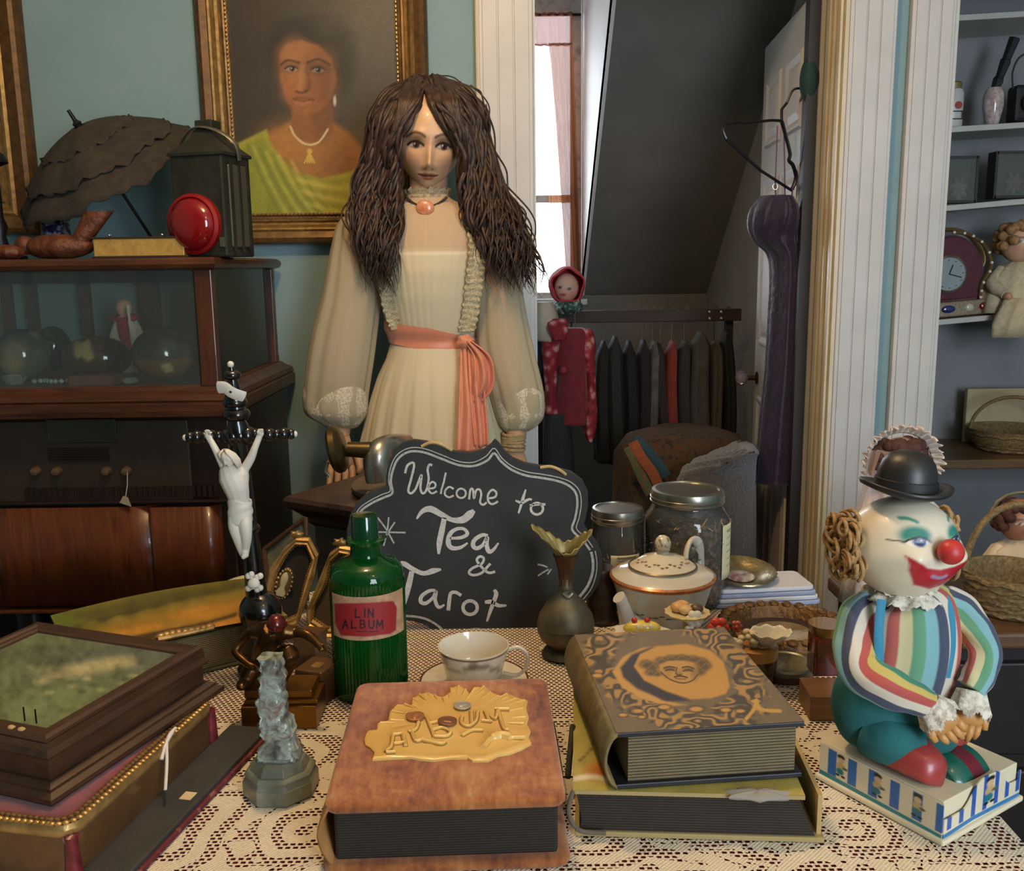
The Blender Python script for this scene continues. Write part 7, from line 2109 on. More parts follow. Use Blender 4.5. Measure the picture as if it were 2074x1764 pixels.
b2_ = [(484, 536), (512, 500), (570, 462), (632, 434), (676, 410), (668, 345), (680, 280), (708, 220), (752, 186), (800, 176), (866, 186), (955, 220), (1050, 254), (1135, 258), (1208, 228), (1246, 188), (1284, 232), (1345, 280), (1425, 312), (1515, 326), (1605, 344), (1666, 370), (1704, 412), (1712, 475), (1700, 550), (1684, 616), (1740, 672), (1784, 730)]
letter('chalk_border_band', [b2_], 13, chalk)
letter('chalk_border_band', [[(1790, 740), (1800, 800), (1796, 860), (1770, 930), (1730, 985), (1694, 1020)]], 16, chalk)
letter('chalk_border_line', [[(1812, 735), (1822, 800), (1816, 870), (1790, 945), (1745, 1005)]], 6, chalk)
letter('chalk_border_band', [[(720, 1098), (800, 1102), (870, 1118), (940, 1160), (985, 1215), (1002, 1236), (1030, 1206), (1090, 1180), (1160, 1172), (1240, 1190), (1320, 1228), (1400, 1262), (1490, 1272)]], 13, chalk)
jute = P('jute_cord', '#a68c5c', 0.9, c2='#c4ab78', ns=150)
G().tube(catmull([sg(840, 150, -0.002), sg(890, 128, -0.004), sg(950, 138, -0.005), sg(1010, 172, -0.002)], 6), 0.0022, 8).obj('jute_cord', jute, sign)
G().tube(catmull([sg(1505, 268, -0.002), sg(1560, 262, -0.004), sg(1610, 280, -0.005), sg(1648, 308, -0.002)], 6), 0.0022, 8).obj('jute_cord', jute, sign)

# ================================================================== BOOKS
def page_mat(name, c1, c2, fq):
    m, nt, b = newmat(name)
    _x, _y, _z = xyz(nt, coords(nt))
    s_ = ((_z * fq).sin() * 0.5 + 0.5)
    nt.links.new(ramp(nt, s_ * 0.7 + nz(nt, coords(nt), 60, 3) * 0.4, [(0.25, c1), (0.85, c2)]), b.inputs['Base Color'])
    b.inputs['Roughness'].default_value = 0.8
    bump(nt, b, s_, 0.3, 0.0006)
    MATS[name] = m
    return m
# ---- brown plush photograph album
AL = 0.066
alb = thing('photo_album', 'worn brown plush photograph album with a cream moulded ALBUM plaque', 'album', (-0.066, 0.862, T + 0.001), rz=math.radians(2))
AW, AD = 0.105, 0.122
m_, nt, b = newmat('worn_brown_plush')
v = coords(nt)
k_ = nz(nt, v, 14, 5, 0.7, 0.5)
st2 = nt.nodes.new('ShaderNodeMapping'); st2.inputs['Scale'].default_value = (150, 40, 60); st2.inputs['Rotation'].default_value = (0, 0, 0.5); nt.links.new(v, st2.inputs[0])
fine = nz(nt, st2.outputs[0], 1.0, 4)
nt.links.new(ramp(nt, k_ * 0.7 + fine * 0.35, [(0.36, '#5c2910'), (0.48, '#8a4c20'), (0.58, '#a36530'), (0.70, '#b08852')]), b.inputs['Base Color'])
b.inputs['Roughness'].default_value = 0.85; b.inputs['Sheen Weight'].default_value = 0.3
bump(nt, b, fine, 0.4, 0.0012)
plush = m_
blackpg = page_mat('black_album_pages', '#0a0806', '#2c2417', 2600.0)
G().box((0, 0.002, AL / 2), (2 * AW - 0.014, 2 * AD - 0.014, AL - 0.014)).obj('black_pages', blackpg, alb, smooth=False, bev=0.003)
def cover(z0, z1, name, w2, d2, r, m, parent, puff=0.0):
    pr = rrect(w2, d2, r)
    rows = [[(x * s_, y * s_, z) for x, y in pr] for s_, z in ((0.99, z0), (1.0, z0 + 0.0015), (1.0, z1 - 0.003), (0.985, z1 - 0.0008), (0.96, z1))]
    return G().grid(rows, cu=True, cap=True).obj(name, m, parent, smooth=True)
cover(AL - 0.009, AL, 'front_cover', AW, AD, 0.012, plush, alb)
cover(0.0, 0.008, 'back_cover', AW + 0.004, AD + 0.002, 0.014, plush, alb)
rows = [[(-AW + 0.006 - 0.012 * math.sin(PI * t), y, 0.004 + (AL - 0.006) * t) for t in np.linspace(0, 1, 9)] for y in (-AD + 0.004, AD - 0.004)]
G().grid(rows).obj('spine', P('tan_leather_spine', '#a0733c', 0.7, c2='#8a5a2c', ns=30, bs=60, bstr=0.2), alb, solid=0.003)
G().box((AW + 0.001, -0.005, 0.040), (0.004, 0.10, 0.024)).obj('edge_clasp', P('aged_brass', '#5e5033'), alb, smooth=False, bev=0.001)
bpy.context.view_layer.update()
ZT = T + 0.001 + AL
z6 = lambda x, y: (600 + x / 3.43, 1250 + y / 3.43)
plq = [(475, 860), (490, 815), (560, 800), (565, 755), (640, 735), (650, 670), (690, 630), (740, 618), (800, 630), (805, 580), (850, 548), (910, 542), (960, 555), (1020, 572), (1065, 545), (1078, 505), (1130, 488), (1180, 515), (1212, 552), (1245, 505), (1310, 492), (1360, 535), (1420, 562), (1480, 545), (1545, 578), (1610, 592), (1598, 650), (1615, 715), (1604, 760), (1630, 810), (1615, 850), (1632, 890), (1560, 930), (1480, 960), (1400, 972), (1330, 1010), (1225, 1010), (1190, 990), (1080, 990), (960, 1005), (870, 1000), (800, 985), (700, 990), (530, 1000), (545, 955), (515, 920), (480, 900)]
cream_c = P('cream_celluloid', '#cfa658', 0.38, c2='#d9b56c', ns=18, coat=0.15)
pp = [on(*z6(*q), ZT) for q in plq]
cen = sum(pp, Vector()) / len(pp)
rows = []
for s_, z in ((1.0, 0.0), (1.0, 0.0022), (0.97, 0.0034), (0.90, 0.0026), (0.80, 0.0030), (0.55, 0.0036), (0.2, 0.0036)):
    ring = []
    for i, q in enumerate(pp):
        k = cen + (q - cen) * s_
        ring.append((k.x, k.y, ZT + z + (0.0008 * math.sin(i * 2.4) if 0.75 < s_ < 0.98 else 0)))
    rows.append(ring)
pq = G().grid(rows, cu=True, cap=True).obj('cream_plaque', cream_c, None)
adopt(pq, alb)
# fluted leaf ribs
for i in range(0, len(pp), 1):
    a, b_ = cen + (pp[i] - cen) * 0.96, cen + (pp[i] - cen) * 0.74
    if pp[i].y < cen.y - 0.012: continue
    o = G().tube([Vector((a.x, a.y, ZT + 0.0032)), Vector((b_.x, b_.y, ZT + 0.0030))], [0.0016, 0.0006], 6).obj('leaf_rib', cream_c, None); adopt(o, pq)
LET = {'letter_a': ([[(620, 935), (660, 900), (672, 815)], [(740, 815), (760, 895)], [(672, 818), (745, 812)], [(680, 880), (758, 872)], [(625, 940), (690, 938)]]),
       'letter_l': ([[(800, 790), (830, 860), (880, 845)], [(780, 800), (830, 780), (850, 730)], [(860, 850), (1000, 880), (1035, 865)]]),
       'letter_b': ([[(905, 690), (960, 830)], [(940, 790), (1010, 770), (1070, 800), (1040, 830), (960, 830)], [(920, 740), (980, 730)]]),
       'letter_u': ([[(1150, 690), (1150, 740), (1200, 760), (1250, 720), (1260, 655)], [(1215, 650), (1220, 750)], [(1150, 825), (1220, 790), (1300, 790)]]),
       'letter_m': ([[(1310, 650), (1345, 730)], [(1320, 650), (1380, 710), (1400, 640)], [(1400, 645), (1440, 770), (1475, 785)], [(1380, 640), (1480, 640)], [(1290, 720), (1360, 728)]])}
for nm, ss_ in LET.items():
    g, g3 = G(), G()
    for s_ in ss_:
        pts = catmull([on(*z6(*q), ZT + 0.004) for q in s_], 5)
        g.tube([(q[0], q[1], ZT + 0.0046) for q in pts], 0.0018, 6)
        g3.tube([(q[0], q[1] - 0.0004, ZT + 0.0034) for q in pts], 0.0030, 6, flat=0.25)  # wider darker tan under each letter: painted shadow outline plus recess patina
    adopt(g3.obj('letter_shadow_patina', P('plaque_shadow_patina', '#8f6a30', 0.6), None), adopt(g.obj('raised_' + nm, cream_c, None), alb))
g = G()
pts = catmull([on(*z6(*q), ZT) for q in [(1300, 930), (1340, 880), (1420, 850), (1500, 862), (1590, 860)]], 6)
g.tube([(q[0], q[1], ZT + 0.0040) for q in pts], [0.003] * 8 + [0.005] * 10 + [0.002] * (len(pts) - 18), 8)
adopt(g.obj('raised_bird', cream_c, None), pq)
for k, (cx_, cy_, colr, lab, r_) in enumerate(((825, 686, '#b07850', 'copper coin lying leftmost on the cream album plaque', 0.0095), (1050, 720, '#8f6248', 'dark copper coin lying nearest to the front of the album plaque', 0.0095), (1152, 612, '#b9b5a8', 'silvery coin lying topmost on the cream album plaque', 0.0090))):
    q = on(*z6(cx_, cy_), ZT + 0.006)
    cn = thing('coin', lab, 'coin', (q.x, q.y, ZT + 0.0052), group='coins on the album', rot=(0.02 * k, 0.03, k))
    cm = P('coin_metal%d' % k, colr, 0.42, 0.6, c2=colr, ns=60)
    G().lathe([(0.0005, 0), (r_, 0), (r_, 0.0015), (r_ * 0.93, 0.0017), (r_ * 0.9, 0.0013), (0.0005, 0.0013)], 36).obj('disc', cm, cn)
    G().ell((0, 0, 0.0013), (r_ * 0.4, r_ * 0.55, 0.0006), 16, 8, f=lambda d: 1 + 0.2 * math.sin(3 * math.atan2(d[1], d[0]))).obj('portrait_relief', cm, cn)
# ---- big book with the face
LZ = T + 0.046
fbk = thing('face_cover_book', 'thick brown book with an engraved curly-haired face on its cover', 'book', (0.165, 0.914, LZ), rz=math.radians(5.6))
FWd2, FD, FH = 0.0915, 0.1165, 0.056
G().box((0.006, 0.0, FH / 2), (2 * FWd2 - 0.024, 2 * FD - 0.010, FH - 0.008)).obj('pages', page_mat('tan_page_block', '#3c3524', '#7a6b4b', 2100.0), fbk, smooth=False)
navy = P('navy_board_edge', '#15161c', 0.5)
G().box((0.003, 0, FH - 0.0025), (2 * FWd2 - 0.006, 2 * FD, 0.005)).obj('front_board', navy, fbk, smooth=False, bev=0.001)
G().box((0.003, 0, 0.0025), (2 * FWd2 - 0.006, 2 * FD, 0.005)).obj('back_board', navy, fbk, smooth=False, bev=0.001)
rows = [[(-FWd2 + 0.008 - 0.012 * math.sin(PI * t) ** 0.6, y, 0.001 + (FH - 0.002) * t) for t in np.linspace(0, 1, 13)] for y in np.linspace(-FD, FD, 3)]
G().grid(rows).obj('spine', P('olive_spine', '#5d5130', 0.6, c2='#7d6c40', ns=60), fbk, solid=0.003)
def paint_face(px, py):
    p = Paint(px, py, '#6b5f4c')
    p.mottle(0.14, 0.05, 3)
    # engraved scrolls around the oval
    cx_, cy_ = 1366, 1358
    # rectify: use oval distance in cover space
    U = (px - cx_) * 1.0 - (py - cy_) * 0.52
    Vv = (py - cy_) * 1.62
    r = np.hypot(U / 1.0, Vv / 1.28)
    wob = fbm(px * 0.05, py * 0.09, 12) - 0.47
    band = sst(104, 118, r + 40 * wob) * sst(182, 160, r + 70 * wob)
    s1 = np.sin((fbm(px * 0.028, py * 0.05, 21, 2)) * 34)
    p.mask(band * sst(0.15, 0.5, s1), '#a9854c', 0.85)
    p.mask(band * sst(-0.2, -0.6, s1), '#3b3733', 0.8)
    p.poly([(1240, 1360), (1262, 1330), (1300, 1312), (1340, 1308), (1320, 1320), (1290, 1335), (1275, 1355), (1300, 1392), (1340, 1418), (1390, 1428), (1350, 1430), (1300, 1415), (1260, 1392)], '#b88f4e', 3)
    p.poly([(1256, 1352), (1280, 1325), (1320, 1310), (1370, 1308), (1320, 1330), (1310, 1360), (1340, 1395), (1400, 1420), (1350, 1420), (1290, 1395), (1262, 1372)], '#34323a', 4)
    p.poly([(1284, 1350), (1296, 1325), (1330, 1309), (1390, 1304), (1440, 1318), (1465, 1340), (1472, 1362), (1478, 1390), (1470, 1405), (1440, 1414), (1400, 1416), (1350, 1400), (1305, 1378)], '#b58a48', 3)
    # curls and face
    for (x, y, rx, ry) in ((1308, 1345, 14, 9), (1322, 1350, 14, 9), (1318, 1362, 12, 7), (1340, 1338, 14, 8), (1360, 1333, 14, 7), (1380, 1332, 14, 7), (1402, 1334, 14, 7), (1420, 1340, 14, 9), (1430, 1348, 12, 9), (1418, 1358, 13, 10), (1332, 1364, 10, 6)):
        p.ell(x, y, rx, ry, '#4f4536', 0.5, a=0.9)
        p.line([(x - rx * 0.6, y + 2), (x, y - ry * 0.6), (x + rx * 0.6, y + 1)], 1.2, '#a8874e', 0.7, a=0.35)
    p.poly([(1336, 1346), (1352, 1339), (1380, 1338), (1400, 1342), (1412, 1352), (1414, 1368), (1402, 1378), (1386, 1382), (1366, 1378), (1348, 1368), (1338, 1358)], '#b0894f', 2)
    p.ell(1408, 1362, 8, 14, '#6f5e40', 0.8, a=0.7)
    p.ell(1356, 1355, 11, 4, '#5d4e36', 0.8, a=0.9); p.ell(1394, 1356, 11, 4, '#5d4e36', 0.8, a=0.9); p.ell(1376, 1364, 6, 6, '#8a6c40', 0.9, a=0.8); p.ell(1350, 1366, 8, 6, '#8f7044', 0.9, a=0.6)
    p.line([(1345, 1353), (1355, 1350), (1367, 1352)], 1.4, '#3d3429', 0.6); p.line([(1382, 1352), (1394, 1350), (1405, 1354)], 1.4, '#3d3429', 0.6)
    p.line([(1348, 1358), (1357, 1356), (1366, 1358)], 1.3, '#3d3429', 0.5); p.line([(1384, 1359), (1394, 1357), (1402, 1359)], 1.3, '#3d3429', 0.5)
    p.line([(1371, 1352), (1369, 1362), (1372, 1366), (1380, 1366)], 1.4, '#57492f', 0.5)
    p.line([(1366, 1371), (1377, 1369), (1392, 1372)], 1.5, '#3d3429', 0.5)
    p.line([(1340, 1362), (1352, 1373), (1370, 1381), (1388, 1383), (1404, 1377), (1413, 1366)], 1.3, '#473c2c', 0.6); p.line([(1368, 1374), (1378, 1375), (1389, 1375)], 1.2, '#6b5838', 0.6)
    for (x, y, q) in ((1292, 1440, 14), (1345, 1432, 16), (1262, 1448, 12), (1410, 1436, 18), (1500, 1440, 12), (1530, 1420, 14), (1470, 1438, 14), (1210, 1368, 14), (1300, 1452, 10)):
        p.ell(x, y, q, q * 0.42, '#3b3733', 0.4, a=0.85); p.ell(x, y, q * 0.7, q * 0.26, '#b88e4e', 0.4)
    p.line([(1512, 1455), (1528, 1435), (1532, 1418), (1540, 1436), (1580, 1440)], 3.5, '#b5924c', 0.5)
    return p
bpy.context.view_layer.update()
sheet_on(fbk, 'engraved_cover', -FWd2 + 0.006, FWd2, -FD, FD, FH + 0.0004, 330, 420, paint_face, VC('cloth_cover_print', 0.6))
# ---- album below it, cover torn, marbled yellow-green
lbk = thing('torn_cover_album', 'thick album with torn yellow-green cover under the face book', 'album', (0.172, 0.892, T + 0.001), rz=math.radians(-4))
LW, LD, LH = 0.113, 0.112, 0.044
rows = []
for z, ox, fx_ in ((0.005, 0, 0.0), (0.014, 0.002, 0.004), (0.026, 0.0, 0.010), (LH - 0.005, -0.003, 0.016)):
    rows.append([(-LW + 0.006 + ox, -LD + 0.003 + fx_ * 0.4, z), (LW - 0.006 - fx_ * 0.9, -LD + 0.003 + fx_ * 0.4, z), (LW - 0.006 - fx_ * 0.9, LD - 0.004, z), (-LW + 0.006 + ox, LD - 0.004, z)])
G().grid(rows, cu=True, cap=True).obj('dark_pages', page_mat('dark_page_block', '#120d08', '#33281a', 2700.0), lbk, smooth=False)
def paint_yg(px, py):
    p = Paint(px, py, '#a89b4c')
    p.ell(1205, 1560, 24, 18, '#c2622c', 0.6, 0.2); p.ell(1190, 1500, 20, 60, '#b0a85c', 0.9); p.line([(1175, 1540), (1195, 1520), (1205, 1500)], 2, '#6e6a34', 0.6); p.line([(1160, 1578), (1200, 1572), (1230, 1580)], 5, '#d8cdb0', 0.7)
    return p.mottle(0.25, 0.05, 4)
bpy.context.view_layer.update()
sheet_on(lbk, 'front_cover_print', -LW, LW - 0.016, -LD + 0.004, LD, LH + 0.0002, 60, 80, paint_yg, VC('varnished_print'))
G().box((-0.008, 0.002, LH - 0.002), (2 * LW - 0.016, 2 * LD - 0.004, 0.004)).obj('front_board', P('buff_board', '#a08d5c', 0.7), lbk, smooth=False)
G().box((0.002, 0, 0.0025), (2 * LW, 2 * LD, 0.005)).obj('back_board', P('buff_board', '#a08d5c'), lbk, smooth=False, bev=0.001)
G().tube(catmull([(-LW, -LD + 0.002, LH), (-LW - 0.004, -LD - 0.004, LH * 0.6), (-LW + 0.006, -LD - 0.006, 0.010), (-LW + 0.03, -LD - 0.003, 0.006)], 6), 0.0022, 8).obj('torn_spine_cord', P('grey_cloth_edge', '#5d5648', 0.9), lbk)
G().box((LW - 0.002, 0.004, 0.024), (0.004, 2 * LD - 0.004, 0.040), M=Matrix.Rotation(0.0, 4, 'Y')).obj('loose_cover_leaf', P('buff_leaf', '#b59c62', 0.7, c2='#a68c54', ns=20), lbk, smooth=False)
G().ell((0.055, -LD + 0.006, LH - 0.001), (0.030, 0.010, 0.004), 20, 8, f=lambda d: 1 + 0.15 * math.sin(7 * math.atan2(d[1], d[0]))).obj('torn_lining', P('grey_lining', '#8a867c', 0.9), lbk)
adopt(G().tube(catmull([on(1150, 1575, T + 0.02), on(1155, 1520, T + 0.035), on(1160, 1470, T + 0.046)], 6), 0.003, 8).obj('broken_hinge', P('old_tin', '#2b2c25')), lbk)

# ================================================================== CUP, VASE, TANKARD, JARS, TEAPOT
porc = P('white_porcelain', '#d6cfbb', 0.15, coat=0.4)
cobd = P('porcelain_gold_line', '#7a4a2c', 0.3, 0.4)
cpos = (at(960, 1360, 1.095).x, 1.095, T + 0.001)
sau = thing('saucer', 'white porcelain saucer with brown-gold rim under the teacup', 'saucer', cpos)
G().lathe([(0.028, 0.0), (0.03, 0.002), (0.052, 0.008), (0.068, 0.013), (0.067, 0.015), (0.045, 0.009), (0.001, 0.005)], 56).obj('dish', porc, sau)
G().lathe([(0.0655, 0.0140), (0.0685, 0.0138), (0.0680, 0.0152), (0.0655, 0.0150)], 56, cap=False).obj('rim_line', cobd, sau)
cup = thing('teacup', 'white porcelain teacup with brown-gold rim and floral spray', 'teacup', (cpos[0], cpos[1], cpos[2] + 0.0055))
CH = at(960, 1306, 1.095).z - cpos[2] - 0.0055
prof = [(0.019, 0.0), (0.021, 0.003), (0.019, 0.005), (0.028, 0.009), (0.035, 0.018), (0.0405, CH * 0.75), (0.0432, CH - 0.003), (0.0440, CH), (0.0425, CH), (0.0412, CH - 0.004), (0.034, 0.019), (0.024, 0.011), (0.001, 0.009)]
pr2 = []
for a, b_ in zip(prof[:-1], prof[1:]):
    for t in np.linspace(0, 1, 4, endpoint=False): pr2.append((a[0] + (b_[0] - a[0]) * t, a[1] + (b_[1] - a[1]) * t))
pr2.append(prof[-1])
g = G().lathe(pr2, 200)
px, py = project(g.A() + np.array([cpos[0], cpos[1], cpos[2] + 0.0055]))
A_ = g.A(); fr_ = (A_[:, 1] < 0) & (np.hypot(A_[:, 0], A_[:, 1]) > 0.0265) & (A_[:, 2] > 0.009)
p = Paint(px, py, '#d6cfbb')
for k in range(7): p.ell(942 + 11 * k, 1357 - 6 * math.sin(PI * k / 6) + 2 * math.sin(k * 9), 7, 6, '#6d6a5c' if k % 2 else '#8a7358', 0.6, a=0.75)
p.line([(905, 1352), (925, 1360), (950, 1356), (975, 1350), (1000, 1357), (1020, 1350)], 2.0, '#7d7868', 0.6, a=0.7); p.ell(958, 1350, 10, 9, '#7a6a58', 0.5, a=0.8)
p.c = np.where(fr_[:, None], p.c, np.array(lin('#d6cfbb')))
rim_ = (A_[:, 2] > CH - 0.0055) & (A_[:, 2] < CH - 0.0015) & (np.hypot(A_[:, 0], A_[:, 1]) > 0.0425)
p.c[rim_] = lin('#6e3f26')
g.obj('bowl', VC('porcelain_print', 0.15, 0.4), cup, cols=p.c)
G().tube(catmull([(0.0415, -0.004, CH - 0.006), (0.055, -0.006, CH - 0.001), (0.066, -0.008, CH - 0.010), (0.064, -0.008, CH - 0.028), (0.052, -0.006, CH - 0.038), (0.036, -0.003, CH - 0.036)], 7), 0.0034, 10, flat=0.7).obj('handle', porc, cup)
# ---- pewter vase with torn leaf lip
vx = at(1146, 1300, 1.20).x
va = thing('pewter_vase', 'dark pewter bottle-vase with split leaf-shaped lip and embossed flowers', 'vase', (vx, 1.20, T + 0.001))
pew = P('dark_pewter', '#6a634c', 0.5, 0.45, c2='#4a4434', ns=35, bs=80, bstr=0.3)
zz_ = lambda py: at(1145, py, 1.20).z - T
G().lathe([(0.030, 0.0), (0.033, 0.003), (0.030, 0.008), (0.020, 0.012), (0.022, 0.016), (0.034, 0.024), (0.0385, 0.036), (0.0375, 0.042), (0.039, 0.044), (0.036, 0.058), (0.026, 0.074), (0.014, 0.086), (0.009, 0.093), (0.010, 0.096), (0.0085, 0.100), (0.0095, 0.120), (0.012, 0.135)], 40).obj('body', pew, va)
cop = P('brown_copper', '#5b3a22', 0.4, 0.6, c2='#3d2a1a', ns=40)
rows = []
for i in range(16):
    t = i / 15
    ring = []
    for j in range(49):
        a = -PI + 2 * PI * j / 48
        r = 0.012 + 0.017 * t ** 1.6 * (1 + (1.0 if math.cos(a) < 0 else 0.4) * abs(math.cos(a)) ** 2)
        up = 0.133 + 0.022 * t + 0.022 * t * abs(math.cos(a)) ** 1.5 * (1.25 if math.cos(a) < 0 else 0.9) + 0.002 * math.sin(j * 2.2) * t * t - 0.010 * t * (math.sin(a) < 0) * abs(math.sin(a))
        ring.append((r * math.cos(a), r * 0.45 * math.sin(a), up))
    rows.append(ring)
G().grid(rows, cu=False).obj('leaf_lip', P('verdigris_brass', '#8f8350', 0.45, 0.4, c2='#6f6238', ns=50), va, solid=0.0012)
G().lathe([(0.0095, 0.096), (0.0085, 0.100), (0.010, 0.118), (0.014, 0.136), (0.017, 0.142)], 28, mod=lambda a, r, z: 1 + 0.05 * math.sin(10 * a)).obj('copper_throat', cop, va)
for k in range(9):
    a = -PI / 2 + (k - 4) * 0.36
    zf = 0.056 + 0.010 * (k % 2)
    rf_ = 0.0375 - 0.0125 * (zf - 0.044) / 0.018
    q = Vector((rf_ * math.cos(a), rf_ * math.sin(a), zf))
    g = G()
    for m2 in range(5):
        b2 = m2 * 2 * PI / 5
        g.ell(q + Vector((-math.sin(a) * 0.0032 * math.cos(b2), math.cos(a) * 0.0032 * math.cos(b2), 0.0032 * math.sin(b2))), (0.0024, 0.0024, 0.0024), 7, 5)
    g.ell(q * 1.0 + Vector((math.cos(a), math.sin(a), 0)) * 0.001, (0.0018, 0.0018, 0.0018), 7, 5)
    stuff(g.obj('embossed_flower', pew, va))
G().tube(catmull([(-0.004, -0.012, 0.092), (0.002, -0.014, 0.087), (0.008, -0.012, 0.092)], 6), 0.003, 8).obj('scroll_collar', P('tin_bright', '#6f6f60'), va)
# ---- dark iron tankard behind the vase
tx = at(1212, 1200, 1.33).x
tk = thing('iron_tankard', 'dark cast-iron tankard with scrolled handle between sign and teapot', 'tankard', (tx + 0.004, 1.325, T + 0.001))
irn = P('dark_cast_iron', '#2e241a', 0.5, 0.5, c2='#46382a', ns=60, bs=110, bstr=0.6)
TH = at(1215, 1150, 1.325).z - T
G().lathe([(0.026, 0), (0.027, 0.004), (0.023, 0.010), (0.022, TH * 0.5), (0.020, TH * 0.8), (0.022, TH * 0.9), (0.019, TH)], 32, mod=lambda a, r, z: 1 + 0.03 * math.sin(9 * a) * math.sin(z * 220)).obj('body', irn, tk)
G().tube(catmull([(-0.018, -0.004, 0.012), (-0.034, -0.006, 0.018), (-0.037, -0.006, 0.045), (-0.022, -0.004, 0.062), (-0.028, -0.004, 0.072), (-0.034, -0.004, TH), (-0.018, -0.004, TH + 0.020), (-0.002, -0.004, TH + 0.012), (-0.002, -0.004, TH - 0.004)], 7), 0.0035, 8).obj('scroll_handle', irn, tk)
# ---- jars of tea
lidm = P('zinc_lid', '#8d8a80', 0.3, 0.9, c2='#9c998e', ns=20)
jglass = glassy('jar_glass', '#e9efe9', 0.03, 0.05)
cardm = P('cream_jar_label', '#cfc6a0', 0.7)
inkm = P('faded_ink', '#8f8a72', 0.7)
def tea_jar(name, lab, px, Y, r, pytop, fill, rl, lablel, teac, seed):
    x = at(px, 1150, Y).x
    H_ = at(px, pytop, Y).z - T
    j = thing(name, lab, 'jar', (x, Y, T + 0.001), group='glass jars of loose tea')
    G().lathe([(r * 0.93, 0), (r, 0.008), (r, H_ - 0.055), (r * 0.97, H_ - 0.042), (rl * 0.99, H_ - 0.026), (rl * 0.95, H_ - 0.020), (rl * 0.95, H_ - 0.004)], 48).obj('glass', jglass, j)
    g = G().lathe([(r * 0.90, 0.006), (r * 0.955, 0.012), (r * 0.955, fill * 0.9), (r * 0.90, fill), (r * 0.3, fill + 0.004), (0.001, fill + 0.004)], 48, mod=lambda a, r_, z: 1 + 0.015 * math.sin(31 * a + 900 * z))
    g.obj('loose_tea', teac, j)
    R_ = random.Random(seed); g = G()
    for k in range(170):
        a = R_.random() * 2 * PI; zf = 0.02 + (fill - 0.015) * R_.random()
        q = Vector((r * 0.945 * math.cos(a), r * 0.945 * math.sin(a), zf))
        d_ = Vector((R_.uniform(-1, 1), R_.uniform(-1, 1), R_.uniform(-1, 1))) * 0.007
        g.tube([q - d_, q + d_ * 0.2, q + d_], [0.0006, 0.0016, 0.0006], 5, flat=0.5)
    stuff(g.obj('leaf_scraps', P('tea_scraps' + name, '#8a6a4a', 0.9, c2='#c9b08c', ns=300, lo=0.45, hi=0.62), j))
    ld = G().lathe([(rl, H_ - 0.022), (rl * 1.03, H_ - 0.020), (rl * 1.03, H_ - 0.006), (rl * 1.0, H_ - 0.001), (rl * 0.90, H_), (rl * 0.88, H_ - 0.002), (0.001, H_ - 0.002)], 56).obj('lid', lidm, j)
    for zq in (0.018, 0.012):
        G().tube([(rl * 1.03 * math.cos(a), rl * 1.03 * math.sin(a), H_ - zq) for a in np.linspace(0, 2 * PI, 56, endpoint=False)], 0.0012, 6, closed=True).obj('lid_thread', lidm, ld)
    a0, a1, z0_, z1_ = lablel
    rows = [[((r + 0.0008) * math.cos(a), (r + 0.0008) * math.sin(a), z) for a in np.linspace(a0, a1, 24)] for z in np.linspace(z0_, z1_, 8)]
    lo_ = G().grid(rows).obj('paper_label', cardm, j, solid=0.0004)
    for k in range(6):
        zq = z1_ - (z1_ - z0_) * (0.12 + 0.13 * k)
        am = a0 + (a1 - a0) * 0.2; an = a0 + (a1 - a0) * (0.85 - 0.1 * (k % 3))
        wl_ = 0.0035 if k == 0 else 0.0012
        rows = [[((r + 0.0014) * math.cos(a), (r + 0.0014) * math.sin(a), zq + dz_) for a in np.linspace(am, an, 14)] for dz_ in (-wl_ / 2, wl_ / 2)]
        G().grid(rows).obj('label_line', inkm, lo_)
    return j
tea1 = P('dark_loose_tea', '#3c281a', 0.9, c2='#8a6648', ns=140, bs=160, bstr=1.0, lo=0.45, hi=0.7)
tea_jar('large_tea_jar', 'large glass jar of dark loose tea with broad metal lid, behind the teapot', 1389, 1.415, 0.066, 990, 0.135, 0.0545, (-PI / 2 + 0.75, -PI / 2 + 1.55, 0.045, 0.130), tea1, 3)
tea_jar('small_tea_jar', 'smaller glass jar with metal screw lid left of the large jar', 1250, 1.400, 0.041, 1028, 0.055, 0.0385, (-PI / 2 - 0.35, -PI / 2 + 0.8, 0.055, 0.088), P('brown_loose_tea', '#3a2a1c', 0.9, c2='#6d5034', ns=140, bs=160, bstr=1.0), 5)
# ---- teapot
tpx = at(1340, 1200, 1.29).x
tp = thing('teapot', 'white porcelain teapot with gold-banded shoulder and round finial', 'teapot', (tpx, 1.285, T + 0.001))
tz = lambda py: at(1340, py, 1.285).z - T - 0.001
SR = tz(1165)
prof = [(0.035, 0.0), (0.037, 0.003), (0.034, 0.006), (0.046, 0.014), (0.056, 0.030), (0.064, 0.050), (0.070, SR - 0.010), (0.0735, SR - 0.003), (0.0745, SR), (0.072, SR + 0.003), (0.060, SR + 0.009), (0.049, SR + 0.012), (0.047, SR + 0.011)]
G().lathe(prof, 72).obj('body', P('porcelain_grey_white', '#c9c7bc', 0.13, coat=0.5), tp)
G().lathe([(0.0738, SR - 0.0035), (0.0752, SR - 0.001), (0.0752, SR + 0.001), (0.0725, SR + 0.0034), (0.0715, SR + 0.0030)], 72, cap=False).obj('rose_gold_band', P('rose_gold_glaze', '#a8663f', 0.25, 0.4, c2='#c98a5c', ns=160), tp)
lid_ = G().lathe([(0.0475, SR + 0.011), (0.0485, SR + 0.014), (0.044, SR + 0.017), (0.030, SR + 0.026), (0.015, SR + 0.031), (0.009, SR + 0.033), (0.0075, SR + 0.036), (0.0105, SR + 0.038)], 60).obj('lid', porc, tp)
